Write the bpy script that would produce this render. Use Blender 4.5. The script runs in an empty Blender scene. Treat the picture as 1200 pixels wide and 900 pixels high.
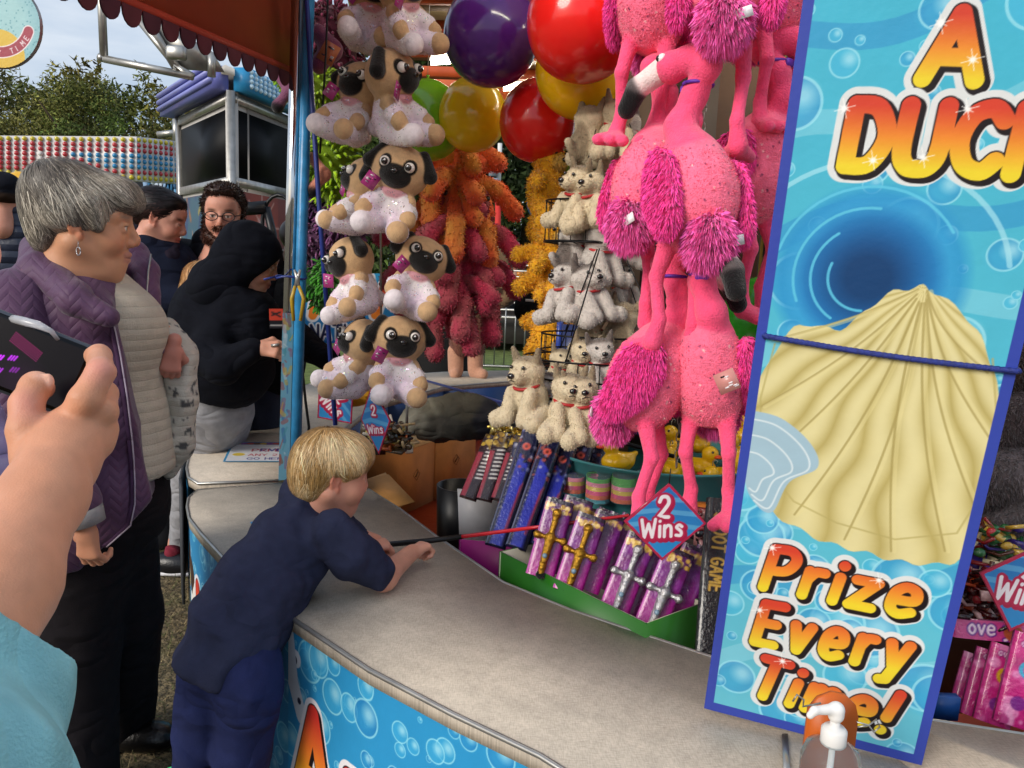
import bpy, math, random
import numpy as np
from mathutils import Matrix, Vector
from mathutils.bvhtree import BVHTree
random.seed(7)
RN = np.random.RandomState(11)
SC = bpy.context.scene
COL = SC.collection
R = math.radians
# ------------------------------------------------------------------ camera
F = 900.0; CH = 1.42; PITCH = R(8.5); ROLL = R(2.5)
cf = np.array([0, math.cos(PITCH), -math.sin(PITCH)]); _r0 = np.array([1., 0, 0]); _u0 = np.cross(_r0, cf)
cr = _r0*math.cos(ROLL) + _u0*math.sin(ROLL); cu = np.cross(cr, cf)
CP = np.array([0, 0, CH])
def ray(px, py): return cf + cr*(px-600)/F + cu*(450-py)/F
def P(px, py, d):
    q = ray(px, py); return CP + q*(d/q[1])
def Z(px, py, z):
    q = ray(px, py); return CP + q*((z-CH)/q[2])
cam_d = bpy.data.cameras.new('camera'); cam = bpy.data.objects.new('camera', cam_d); COL.objects.link(cam)
m = Matrix(((cr[0], cu[0], -cf[0], 0), (cr[1], cu[1], -cf[1], 0), (cr[2], cu[2], -cf[2], CH), (0, 0, 0, 1)))
cam.matrix_world = m
cam_d.sensor_width = 36; cam_d.sensor_fit = 'HORIZONTAL'; cam_d.lens = 36*F/1200; cam_d.clip_start = 0.02; cam_d.clip_end = 600
SC.camera = cam
# ------------------------------------------------------------------ light
SUN_EL, SUN_ROT = R(26), R(-135)
W = bpy.data.worlds.new('World'); SC.world = W; W.use_nodes = True
nt = W.node_tree; nt.nodes.clear()
def NN(nt, t, **k):
    n = nt.nodes.new(t)
    for a, b in k.items(): setattr(n, a, b)
    return n
sky = NN(nt, 'ShaderNodeTexSky', sky_type='NISHITA', sun_disc=False, sun_elevation=SUN_EL, sun_rotation=SUN_ROT)
sky.air_density = 1.3; sky.dust_density = 2.0
tc = NN(nt, 'ShaderNodeTexCoord'); mp = NN(nt, 'ShaderNodeMapping'); mp.inputs['Scale'].default_value = (1.0, 1.0, 4.5)
nz = NN(nt, 'ShaderNodeTexNoise'); nz.inputs['Scale'].default_value = 2.3; nz.inputs['Detail'].default_value = 7; nz.inputs['Roughness'].default_value = .55
nt.links.new(tc.outputs['Generated'], mp.inputs[0]); nt.links.new(mp.outputs[0], nz.inputs['Vector'])
rp = NN(nt, 'ShaderNodeValToRGB'); rp.color_ramp.elements[0].position = .36; rp.color_ramp.elements[1].position = .66
rp.color_ramp.elements[0].color = (3.0, 4.1, 5.9, 1); rp.color_ramp.elements[1].color = (7.4, 7.8, 8.5, 1)
nt.links.new(nz.outputs['Fac'], rp.inputs[0])
mx = NN(nt, 'ShaderNodeMix', data_type='RGBA'); mx.inputs['Factor'].default_value = .72
nt.links.new(sky.outputs[0], mx.inputs['A']); nt.links.new(rp.outputs[0], mx.inputs['B'])
bg = NN(nt, 'ShaderNodeBackground'); bg.inputs['Strength'].default_value = .095
out = NN(nt, 'ShaderNodeOutputWorld')
nt.links.new(mx.outputs['Result'], bg.inputs['Color']); nt.links.new(bg.outputs[0], out.inputs[0])
sd = bpy.data.lights.new('sun', 'SUN'); sd.energy = 2.0; sd.angle = R(28); sd.color = (1, .93, .84)
so = bpy.data.objects.new('sun', sd); COL.objects.link(so)
sv = Vector((math.sin(SUN_ROT)*math.cos(SUN_EL), math.cos(SUN_ROT)*math.cos(SUN_EL), math.sin(SUN_EL)))
so.rotation_euler = sv.to_track_quat('Z', 'Y').to_euler()
SC.view_settings.view_transform = 'Standard'; SC.view_settings.look = 'None'; SC.view_settings.exposure = 0.5
SC.view_settings.gamma = 1
# ------------------------------------------------------------------ colours and materials
def L(c):
    if isinstance(c, str): c = tuple(int(c[i:i+2], 16)/255 for i in (0, 2, 4))
    elif max(c) > 1.001: c = tuple(v/255 for v in c)
    return tuple((v/12.92 if v <= .04045 else ((v+.055)/1.055)**2.4) for v in c[:3])
def LA(a):
    a = np.clip(a, 0, 1); return np.where(a <= .04045, a/12.92, ((a+.055)/1.055)**2.4)
MATS = {}
def mat(name, col=None, rough=.7, var=.12, vs=8., bump=0., bs=60., metal=0., spec=.5, emit=0., trans=0., coat=0., sheen=0., stretch=None, ior=1.45, wave=None, flake=0.):
    if name in MATS: return MATS[name]
    M = bpy.data.materials.new(name); M.use_nodes = True; t = M.node_tree; lk = t.links.new
    b = t.nodes['Principled BSDF']
    tcn = NN(t, 'ShaderNodeTexCoord'); mpn = NN(t, 'ShaderNodeMapping')
    if stretch: mpn.inputs['Scale'].default_value = stretch
    lk(tcn.outputs['Object'], mpn.inputs[0])
    n = NN(t, 'ShaderNodeTexNoise'); n.inputs['Scale'].default_value = vs; n.inputs['Detail'].default_value = 5; lk(mpn.outputs[0], n.inputs['Vector'])
    r = NN(t, 'ShaderNodeMapRange'); r.inputs['From Min'].default_value = .3; r.inputs['From Max'].default_value = .7
    r.inputs['To Min'].default_value = 1-var; r.inputs['To Max'].default_value = 1+var; lk(n.outputs['Fac'], r.inputs[0])
    mm = NN(t, 'ShaderNodeMix', data_type='RGBA', blend_type='MULTIPLY'); mm.inputs['Factor'].default_value = 1
    if col is None:
        a = NN(t, 'ShaderNodeAttribute', attribute_name='Col'); lk(a.outputs['Color'], mm.inputs['A'])
    else: mm.inputs['A'].default_value = (*L(col), 1)
    lk(r.outputs[0], mm.inputs['B']); lk(mm.outputs['Result'], b.inputs['Base Color'])
    b.inputs['Roughness'].default_value = rough; b.inputs['Metallic'].default_value = metal; b.inputs['Specular IOR Level'].default_value = spec
    b.inputs['IOR'].default_value = ior
    if trans: b.inputs['Transmission Weight'].default_value = trans
    if coat: b.inputs['Coat Weight'].default_value = coat; b.inputs['Coat Roughness'].default_value = .08
    if sheen: b.inputs['Sheen Weight'].default_value = sheen
    if emit: b.inputs['Emission Strength'].default_value = emit; lk(mm.outputs['Result'], b.inputs['Emission Color'])
    if flake:      # glitter flakes woven in the cloth
        v = NN(t, 'ShaderNodeTexVoronoi'); v.inputs['Scale'].default_value = 330; lk(tcn.outputs['Object'], v.inputs['Vector'])
        cp = NN(t, 'ShaderNodeMath', operation='GREATER_THAN'); sx = NN(t, 'ShaderNodeSeparateColor'); lk(v.outputs['Color'], sx.inputs[0])
        lk(sx.outputs[0], cp.inputs[0]); cp.inputs[1].default_value = 1-flake
        lk(cp.outputs[0], b.inputs['Metallic']); rm = NN(t, 'ShaderNodeMapRange'); rm.inputs['To Min'].default_value = .92; rm.inputs['To Max'].default_value = .22; lk(cp.outputs[0], rm.inputs[0]); lk(rm.outputs[0], b.inputs['Roughness'])
        hs = NN(t, 'ShaderNodeMix', data_type='RGBA'); lk(cp.outputs[0], hs.inputs['Factor']); lk(mm.outputs['Result'], hs.inputs['A'])
        c2 = NN(t, 'ShaderNodeCombineColor', mode='HSV'); lk(sx.outputs[1], c2.inputs[0]); c2.inputs[1].default_value = .35; c2.inputs[2].default_value = .95
        lk(c2.outputs[0], hs.inputs['B']); lk(hs.outputs['Result'], b.inputs['Base Color'])
        nm = NN(t, 'ShaderNodeBump'); nm.inputs['Strength'].default_value = .8; nm.inputs['Distance'].default_value = .002; lk(sx.outputs[2], nm.inputs['Height']); lk(nm.outputs[0], b.inputs['Normal'])
    if bump:
        n2 = NN(t, 'ShaderNodeTexNoise'); n2.inputs['Scale'].default_value = bs; n2.inputs['Detail'].default_value = 6; lk(mpn.outputs[0], n2.inputs['Vector'])
        bp = NN(t, 'ShaderNodeBump'); bp.inputs['Strength'].default_value = min(1, bump); bp.inputs['Distance'].default_value = .01*max(1, bump)
        lk(n2.outputs['Fac'], bp.inputs['Height']); lk(bp.outputs[0], b.inputs['Normal'])
        if wave:
            sp = NN(t, 'ShaderNodeSeparateXYZ'); lk(tcn.outputs['Object'], sp.inputs[0])
            def mth(op, x, y=None):
                q = NN(t, 'ShaderNodeMath', operation=op)
                for i, s in enumerate((x, y)):
                    if s is None: continue
                    if isinstance(s, (int, float)): q.inputs[i].default_value = s
                    else: lk(s, q.inputs[i])
                return q.outputs[0]
            if wave == 'quilt':
                dg = mth('ADD', sp.outputs['X'], mth('MULTIPLY', sp.outputs['Y'], .6))
                zz = mth('PINGPONG', dg, .025)
                h = mth('PINGPONG', mth('ADD', sp.outputs['Z'], zz), .0125)
                h = mth('POWER', mth('MULTIPLY', h, 80), .45); ds = .0022; st = .8
            elif wave == 'rib':
                h = mth('PINGPONG', mth('ADD', sp.outputs['Z'], mth('MULTIPLY', n.outputs['Fac'], .004)), .0125)
                h = mth('POWER', mth('MULTIPLY', h, 80), .5); ds = .003; st = .9
            elif wave == 'wrinkle':
                n3 = NN(t, 'ShaderNodeTexNoise'); n3.inputs['Scale'].default_value = 5.; n3.inputs['Detail'].default_value = 1.5; n3.inputs['Distortion'].default_value = .7; mq_ = NN(t, 'ShaderNodeMapping'); mq_.inputs['Scale'].default_value = (1, 1, 1.7); lk(tcn.outputs['Object'], mq_.inputs[0]); lk(mq_.outputs[0], n3.inputs['Vector'])
                h = mth('ABSOLUTE', mth('SUBTRACT', n3.outputs['Fac'], .5)); h = mth('MINIMUM', mth('MULTIPLY', h, 7.), 1.); ds = .014; st = .55
            elif wave == 'puff':
                h = mth('PINGPONG', sp.outputs['Z'], .035); h = mth('POWER', mth('MULTIPLY', h, 28), .5); ds = .012; st = 1.
            b2 = NN(t, 'ShaderNodeBump'); b2.inputs['Strength'].default_value = st; b2.inputs['Distance'].default_value = ds
            lk(h, b2.inputs['Height']); lk(bp.outputs[0], b2.inputs['Normal']); lk(b2.outputs[0], b.inputs['Normal'])
    MATS[name] = M
    return M
# ------------------------------------------------------------------ objects
def thing(name, label, cat, loc=(0, 0, 0), group=None, rz=0):
    o = bpy.data.objects.new(name, None); COL.objects.link(o); o.location = tuple(loc); o.rotation_euler = (0, 0, rz)
    o.empty_display_size = .05
    tag(o, label, cat, group); return o
def tag(o, label=None, cat=None, group=None, kind=None):
    if label: o['label'] = label
    if cat: o['category'] = cat
    if group: o['group'] = group
    if kind: o['kind'] = kind
    return o
def wloc(p):
    v = Vector((0, 0, 0))
    while p is not None: v = v + p.location; p = p.parent
    return np.array(v)
def mk(name, V, Fs, mt, parent=None, col=None, smooth=False):
    V = np.asarray(V, dtype=np.float32).reshape(-1, 3)
    if parent is not None: V = V - wloc(parent).astype(np.float32)
    me = bpy.data.meshes.new(name)
    if isinstance(Fs, np.ndarray) and Fs.ndim == 2:
        n, k = Fs.shape; flat = Fs.ravel().astype(np.int32); tot = np.full(n, k, np.int32)
    else:
        tot = np.array([len(f) for f in Fs], np.int32); flat = np.array([i for f in Fs for i in f], np.int32)
    me.vertices.add(len(V)); me.vertices.foreach_set('co', V.ravel())
    me.loops.add(len(flat)); me.loops.foreach_set('vertex_index', flat)
    me.polygons.add(len(tot)); st = np.zeros(len(tot), np.int32); st[1:] = np.cumsum(tot)[:-1]
    me.polygons.foreach_set('loop_start', st)
    if smooth: me.polygons.foreach_set('use_smooth', np.ones(len(tot), bool))
    if col is not None:
        col = np.asarray(col, dtype=np.float32).reshape(len(V), 3)
        ca = me.color_attributes.new('Col', 'FLOAT_COLOR', 'POINT')
        ca.data.foreach_set('color', np.hstack([LA(col).astype(np.float32), np.ones((len(V), 1), np.float32)]).ravel())
    me.update(calc_edges=True); me.validate()
    me.materials.append(mt)
    o = bpy.data.objects.new(name, me); COL.objects.link(o)
    if parent is not None: o.parent = parent
    return o
def C8(c):
    if isinstance(c, str): return tuple(int(c[i:i+2], 16)/255 for i in (0, 2, 4))
    return tuple(v/255 for v in c) if max(c) > 1.001 else tuple(c)
class B:
    def __init__(s, c='808080'): s.V = []; s.F = []; s.C = []; s.c = C8(c)
    def add(s, V, Fs, c=None):
        k = len(s.V); c = C8(c) if c is not None else s.c
        s.V += [tuple(v) for v in V]; s.C += [c]*len(V); s.F += [[i+k for i in f] for f in Fs]; return s
    def box(s, ce, sz, rz=0, c=None, M=None, bev=0):
        x, y, z = [v/2 for v in sz]; b = bev
        if b:
            V = []
            for sz_ in (-1, 1):
                for (ix, iy) in ((-1, -1), (1, -1), (1, 1), (-1, 1)): V.append((ix*(x-b), iy*(y-b), sz_*z))
            for zz in (-(z-b), z-b):
                for (ix, iy) in ((-1, -1), (1, -1), (1, 1), (-1, 1)): V += [(ix*x, iy*(y-b), zz), (ix*(x-b), iy*y, zz)]
            lo = range(8, 16); hi = range(16, 24)
            def ring(o): return [o+1, o+3, o+2, o+4+0, o+5-0, o+7, o+6, o+0]
            V = np.array(V); import itertools
            # convex hull faces through bmesh
            import bmesh
            bm = bmesh.new(); [bm.verts.new(tuple(v)) for v in V]; bmesh.ops.convex_hull(bm, input=bm.verts); bm.verts.index_update()
            bm.verts.ensure_lookup_table(); Vv = [v.co.copy() for v in bm.verts]; Fs = [[v.index for v in f.verts] for f in bm.faces]; bm.free()
        else:
            Vv = [(-x, -y, -z), (x, -y, -z), (x, y, -z), (-x, y, -z), (-x, -y, z), (x, -y, z), (x, y, z), (-x, y, z)]
            Fs = [(0, 3, 2, 1), (4, 5, 6, 7), (0, 1, 5, 4), (1, 2, 6, 5), (2, 3, 7, 6), (3, 0, 4, 7)]
        A = np.array([tuple(v) for v in Vv])
        if M is not None: A = A @ np.array(M).T
        if rz: cz, sn = math.cos(rz), math.sin(rz); A = A @ np.array([[cz, sn, 0], [-sn, cz, 0], [0, 0, 1]])
        return s.add(A + np.array(ce), Fs, c)
    def tube(s, pts, r, n=8, c=None, cap=True, ab=None):
        pts = [np.array(p, float) for p in pts]; rs = r if hasattr(r, '__len__') else [r]*len(pts)
        V = []; Fs = []; up = np.array([.13, .31, .94])
        for i, p in enumerate(pts):
            t = pts[min(i+1, len(pts)-1)] - pts[max(i-1, 0)]; t = t/(np.linalg.norm(t)+1e-9)
            if abs(t@up) > .95: up = np.array([1., 0, 0])
            a = np.cross(t, up); a /= np.linalg.norm(a)+1e-9; b = np.cross(t, a); up = -b if i == 0 else up
            for k in range(n):
                th = 2*math.pi*k/n; V.append(p + (a*math.cos(th) + b*math.sin(th))*rs[i])
        for i in range(len(pts)-1):
            for k in range(n): Fs.append((i*n+k, i*n+(k+1) % n, (i+1)*n+(k+1) % n, (i+1)*n+k))
        if cap: Fs += [tuple(range(n))[::-1], tuple(range((len(pts)-1)*n, len(pts)*n))]
        return s.add(V, Fs, c)
    def lathe(s, ce, prof, n=24, c=None, ax=None):
        V = []; Fs = []
        for (r, z) in prof:
            for k in range(n): th = 2*math.pi*k/n; V.append((r*math.cos(th), r*math.sin(th), z))
        for i in range(len(prof)-1):
            for k in range(n): Fs.append((i*n+k, i*n+(k+1) % n, (i+1)*n+(k+1) % n, (i+1)*n+k))
        A = np.array(V)
        if ax is not None: A = A @ np.array(ax).T
        return s.add(A + np.array(ce), Fs, c)
    def prism(s, poly, up, c=None, c2=None):
        n = len(poly); a = [np.array(p, float) for p in poly]; b = [p+np.array(up) for p in a]
        s.add(a+b, [tuple(range(n))[::-1], tuple(range(n, 2*n))] + [(i, (i+1) % n, n+(i+1) % n, n+i) for i in range(n)], c); return s
    def ball(s, ce, r, n=12, c=None, M=None):
        prof = [(max(1e-4, math.sin(math.pi*i/n)), -math.cos(math.pi*i/n)) for i in range(n+1)]
        r = np.array(r if hasattr(r, '__len__') else (r, r, r)); k = len(s.V); s.lathe((0, 0, 0), prof, n+4, c)
        A = np.array(s.V[k:])*r
        if M is not None: A = A @ np.array(M).T
        A = A + np.array(ce); s.V[k:] = [tuple(v) for v in A]; return s
    def build(s, name, mt, parent=None, smooth=False): return mk(name, s.V, s.F, mt, parent, s.C, smooth)
def frame(f, up=(0, 0, 1)):
    x = np.array(f, float); x /= np.linalg.norm(x); y = np.cross(up, x); y /= np.linalg.norm(y); z = np.cross(x, y)
    return np.array([x, y, z]).T        # columns: forward, left, up
def RZ(a): c, s = math.cos(a), math.sin(a); return np.array([[c, -s, 0], [s, c, 0], [0, 0, 1.]])
def RX(a): c, s = math.cos(a), math.sin(a); return np.array([[1., 0, 0], [0, c, -s], [0, s, c]])
def RY(a): c, s = math.cos(a), math.sin(a); return np.array([[c, 0, s], [0, 1., 0], [-s, 0, c]])
# ------------------------------------------------------------------ smooth-blended bodies (distance field + surface nets)
def noise3(V, sc, seed=0, oc=3):
    rs = np.random.RandomState(seed); o = np.zeros(len(V)); a = 1.
    for _ in range(oc):
        for _ in range(5):
            d = rs.normal(size=3); d /= np.linalg.norm(d); o += a*np.sin(V@d*sc*rs.uniform(.7, 1.5)+rs.uniform(0, 6.28))
        sc *= 2.1; a *= .5
    return o/6
class S:
    def __init__(s, k=.02, c='c08060'): s.p = []; s.pt = []; s.cuts = []; s.k = k; s.c = C8(c); s.o = np.zeros(3); s.R = np.eye(3); s.s = 1.
    def at(s, o=(0, 0, 0), R_=None, sc=1.): s.o = np.array(o, float); s.R = np.eye(3) if R_ is None else np.array(R_); s.s = sc; return s
    def T(s, p): return s.o + s.R@(np.array(p, float)*s.s)
    def cone(s, a, b, ra, rb=None, c=None, k=None, sub=False):
        s.p.append(('c', s.T(a), s.T(b), ra*s.s, (ra if rb is None else rb)*s.s, C8(c) if c else s.c, (s.k if k is None else k), sub)); return s
    def chain(s, pts, rs, c=None, k=None):
        for i in range(len(pts)-1): s.cone(pts[i], pts[i+1], rs[i], rs[i+1], c, k)
        return s
    def ell(s, p, r, c=None, k=None, sub=False, Rl=None):
        r = np.array(r if hasattr(r, '__len__') else (r, r, r), float)*s.s
        s.p.append(('e', s.T(p), r, s.R if Rl is None else s.R@np.array(Rl), 0, C8(c) if c else s.c, (s.k if k is None else k), sub)); return s
    def paint(s, p, r, c, soft=.001, Rl=None):
        r = np.array(r if hasattr(r, '__len__') else (r, r, r), float)*s.s
        s.pt.append((s.T(p), r, s.R if Rl is None else s.R@np.array(Rl), C8(c), soft)); return s
    def cut(s, p, n):
        n = np.array(n, float); n /= np.linalg.norm(n); s.cuts.append((s.T(p), s.R@n)); return s
    @staticmethod
    def dist(q, X, Y, Zz):
        if q[0] == 'c':
            a, b, ra, rb = q[1:5]; ba = b-a; bb = ba@ba+1e-12
            x, y, z = X-a[0], Y-a[1], Zz-a[2]
            h = np.clip((x*ba[0]+y*ba[1]+z*ba[2])/bb, 0, 1)
            return np.sqrt((x-ba[0]*h)**2+(y-ba[1]*h)**2+(z-ba[2]*h)**2) - (ra+(rb-ra)*h)
        c, r, Rm = q[1:4]; x, y, z = X-c[0], Y-c[1], Zz-c[2]
        u = (x*Rm[0, 0]+y*Rm[1, 0]+z*Rm[2, 0]); v = (x*Rm[0, 1]+y*Rm[1, 1]+z*Rm[2, 1]); w = (x*Rm[0, 2]+y*Rm[1, 2]+z*Rm[2, 2])
        k0 = np.sqrt((u/r[0])**2+(v/r[1])**2+(w/r[2])**2); k1 = np.sqrt((u/r[0]**2)**2+(v/r[1]**2)**2+(w/r[2]**2)**2)+1e-9
        return k0*(k0-1)/k1
    def mesh(s, h, tau=None):
        lo = np.full(3, 1e9); hi = -lo
        def bb(q):
            if q[0] == 'c': m_ = max(q[3], q[4]); return np.minimum(q[1], q[2])-m_, np.maximum(q[1], q[2])+m_
            m_ = np.abs(q[3])@q[2]; return q[1]-m_, q[1]+m_
        for q in s.p:
            if not q[7]: a, b = bb(q); lo = np.minimum(lo, a); hi = np.maximum(hi, b)
        lo -= 3*h; hi += 3*h; n = np.ceil((hi-lo)/h).astype(int)+1
        ax = [(lo[i]+h*np.arange(n[i])).astype(np.float32) for i in range(3)]
        D = np.full(tuple(n), 1., np.float32)
        for q in s.p:
            a, b = bb(q); mg = q[6]+4*h; i0 = np.clip(((a-mg-lo)/h).astype(int), 0, n-1); i1 = np.clip(((b+mg-lo)/h).astype(int)+2, 0, n)
            if np.any(i1 <= i0): continue
            sl = tuple(slice(i0[i], i1[i]) for i in range(3))
            d = S.dist(q, ax[0][sl[0]][:, None, None], ax[1][sl[1]][None, :, None], ax[2][sl[2]][None, None, :]).astype(np.float32)
            k = max(q[6], 1e-5); A = D[sl]
            if q[7]:
                d = -d; g = np.maximum(k-np.abs(A-d), 0)/k; D[sl] = np.maximum(A, d)+g*g*k*.25
            else:
                g = np.maximum(k-np.abs(A-d), 0)/k; D[sl] = np.minimum(A, d)-g*g*k*.25
        for p0, nn in s.cuts:
            d = (ax[0][:, None, None]-p0[0])*nn[0]+(ax[1][None, :, None]-p0[1])*nn[1]+(ax[2][None, None, :]-p0[2])*nn[2]
            D = np.maximum(D, d)
        D[0], D[-1], D[:, 0], D[:, -1], D[:, :, 0], D[:, :, -1] = [1.]*6
        ins = D < 0
        cs = [(i, j, k) for i in (0, 1) for j in (0, 1) for k in (0, 1)]
        cnt = sum(ins[i:n[0]-1+i, j:n[1]-1+j, k:n[2]-1+k].astype(np.int8) for i, j, k in cs)
        act = (cnt > 0) & (cnt < 8); I = np.argwhere(act)
        vid = np.full(act.shape, -1, np.int64); vid[act] = np.arange(len(I))
        cv = np.stack([D[I[:, 0]+i, I[:, 1]+j, I[:, 2]+k] for i, j, k in cs], 1)
        acc = np.zeros((len(I), 3)); w = np.zeros(len(I))
        for e0 in range(8):
            for axn in range(3):
                if cs[e0][axn]: continue
                c1 = list(cs[e0]); c1[axn] = 1; e1 = cs.index(tuple(c1)); a = cv[:, e0]; b = cv[:, e1]; m_ = (a < 0) != (b < 0)
                t = np.where(m_, a/(a-b+1e-12), 0)
                pos = np.tile(np.array(cs[e0], float), (len(I), 1)); pos[:, axn] += t
                acc[m_] += pos[m_]; w[m_] += 1
        V = lo + h*(I+acc/np.maximum(w, 1)[:, None])
        Fs = []
        for axn in range(3):
            o1, o2 = [(1, 2), (2, 0), (0, 1)][axn]
            sa = [slice(0, None)]*3; sb = [slice(0, None)]*3; sa[axn] = slice(0, -1); sb[axn] = slice(1, None)
            a = ins[tuple(sa)]; b = ins[tuple(sb)]; E_ = np.argwhere(a != b)
            E_ = E_[(E_[:, o1] > 0) & (E_[:, o2] > 0) & (E_[:, o1] < n[o1]-1) & (E_[:, o2] < n[o2]-1)]
            fl = a[E_[:, 0], E_[:, 1], E_[:, 2]]
            def g(d1, d2):
                q = E_.copy(); q[:, o1] -= d1; q[:, o2] -= d2; return vid[q[:, 0], q[:, 1], q[:, 2]]
            f = np.stack([g(1, 1), g(0, 1), g(0, 0), g(1, 0)], 1); f[~fl] = f[~fl][:, ::-1]; Fs.append(f)
        Fq = np.concatenate(Fs); Fq = Fq[(Fq >= 0).all(1)]
        x, y, z = V.T; tau = tau or h*.35
        best = np.full(len(V), 1e9); ds = [S.dist(q, x, y, z) for q in s.p if not q[7]]; cols = [q[5] for q in s.p if not q[7]]
        for d in ds: best = np.minimum(best, d)
        C = np.zeros((len(V), 3)); wt = np.zeros(len(V))
        for d, c in zip(ds, cols): e = np.exp(-(d-best)/tau); C += e[:, None]*np.array(c); wt += e
        C /= wt[:, None]
        for c0, r, Rm, cc, soft in s.pt:
            d = S.dist(('e', c0, r, Rm), x, y, z); a = np.clip(.5-d/(2*max(soft, h*.4)), 0, 1)[:, None]; C = C*(1-a)+np.array(cc)*a
        return V, Fq, C
def normals(V, Fq):
    n = np.cross(V[Fq[:, 2]]-V[Fq[:, 0]], V[Fq[:, 3]]-V[Fq[:, 1]]); N = np.zeros_like(V)
    for k in range(4):
        for a in range(3): N[:, a] += np.bincount(Fq[:, k], n[:, a], len(V))
    return N/(np.linalg.norm(N, axis=1)[:, None]+1e-12)
def sbuild(s, name, h, mt, parent, disp=0, dsc=25, seed=1, colvar=0, stretch=(1, 1, 1)):
    V, Fq, C = s.mesh(h)
    if disp:
        N = normals(V, Fq); V = V+N*(noise3(V*np.array(stretch), dsc, seed)*disp)[:, None]
    if colvar: C = C*(1+colvar*noise3(V, 40, seed+3)[:, None])
    o = mk(name, V, Fq, mt, parent, C, True); return o, V, Fq, C
def joinarr(*parts):
    Vs, Fs, Cs = [], [], []; k = 0
    for V, Fq, C in parts: Vs.append(V); Fs.append(np.asarray(Fq)+k); Cs.append(C); k += len(V)
    return np.concatenate(Vs), np.concatenate(Fs), np.concatenate(Cs)
def fur(V, Fq, C, n, ln, wd, sel=None, droop=.3, jit=.35, cj=.12, seed=0):
    """short tapered tufts standing out of a surface, as extra faces"""
    rs = np.random.RandomState(seed); N = normals(V, Fq); idx = np.arange(len(Fq))
    if sel is not None: idx = idx[sel(V[Fq].mean(1), C[Fq[:, 0]])]
    if len(idx) == 0: return V, Fq, C
    f = Fq[rs.choice(idx, n)]; w = rs.dirichlet((1, 1, 1, 1), n)
    p = (V[f]*w[:, :, None]).sum(1); nn = N[f[:, 0]]; c = C[f[:, 0]]*(1+cj*rs.normal(size=(n, 1)))
    d = nn+rs.normal(size=(n, 3))*jit*.75+np.array([0, 0, -droop]); d /= np.linalg.norm(d, axis=1)[:, None]
    sd_ = np.cross(d, rs.normal(size=(n, 3))); sd_ /= np.linalg.norm(sd_, axis=1)[:, None]
    l = ln*rs.uniform(.6, 1.3, (n, 1)); wv = wd*rs.uniform(.7, 1.3, (n, 1)); p0 = p-nn*.001
    mid = p0+d*l*.55; tip = p0+d*l+np.array([0, 0, -droop*.3])*l
    NV = np.stack([p0-sd_*wv, p0+sd_*wv, mid+sd_*wv*.7, tip], 1).reshape(-1, 3); k = len(V)
    NF = k+np.arange(4*n).reshape(n, 4); return np.concatenate([V, NV]), np.concatenate([Fq, NF]), np.concatenate([C, np.repeat(c, 4, 0)])
def copy_tree(o, loc=None, rot=None, sc=None, label=None, group=None, parent=None):
    c = o.copy(); COL.objects.link(c); c.parent = parent
    if loc is not None: c.location = tuple(loc)
    if rot is not None: c.rotation_euler = rot
    if sc is not None: c.scale = (sc, sc, sc)
    if label: c['label'] = label
    if group: c['group'] = group
    for ch in list(o.children): copy_tree(ch, parent=c)
    return c
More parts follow.
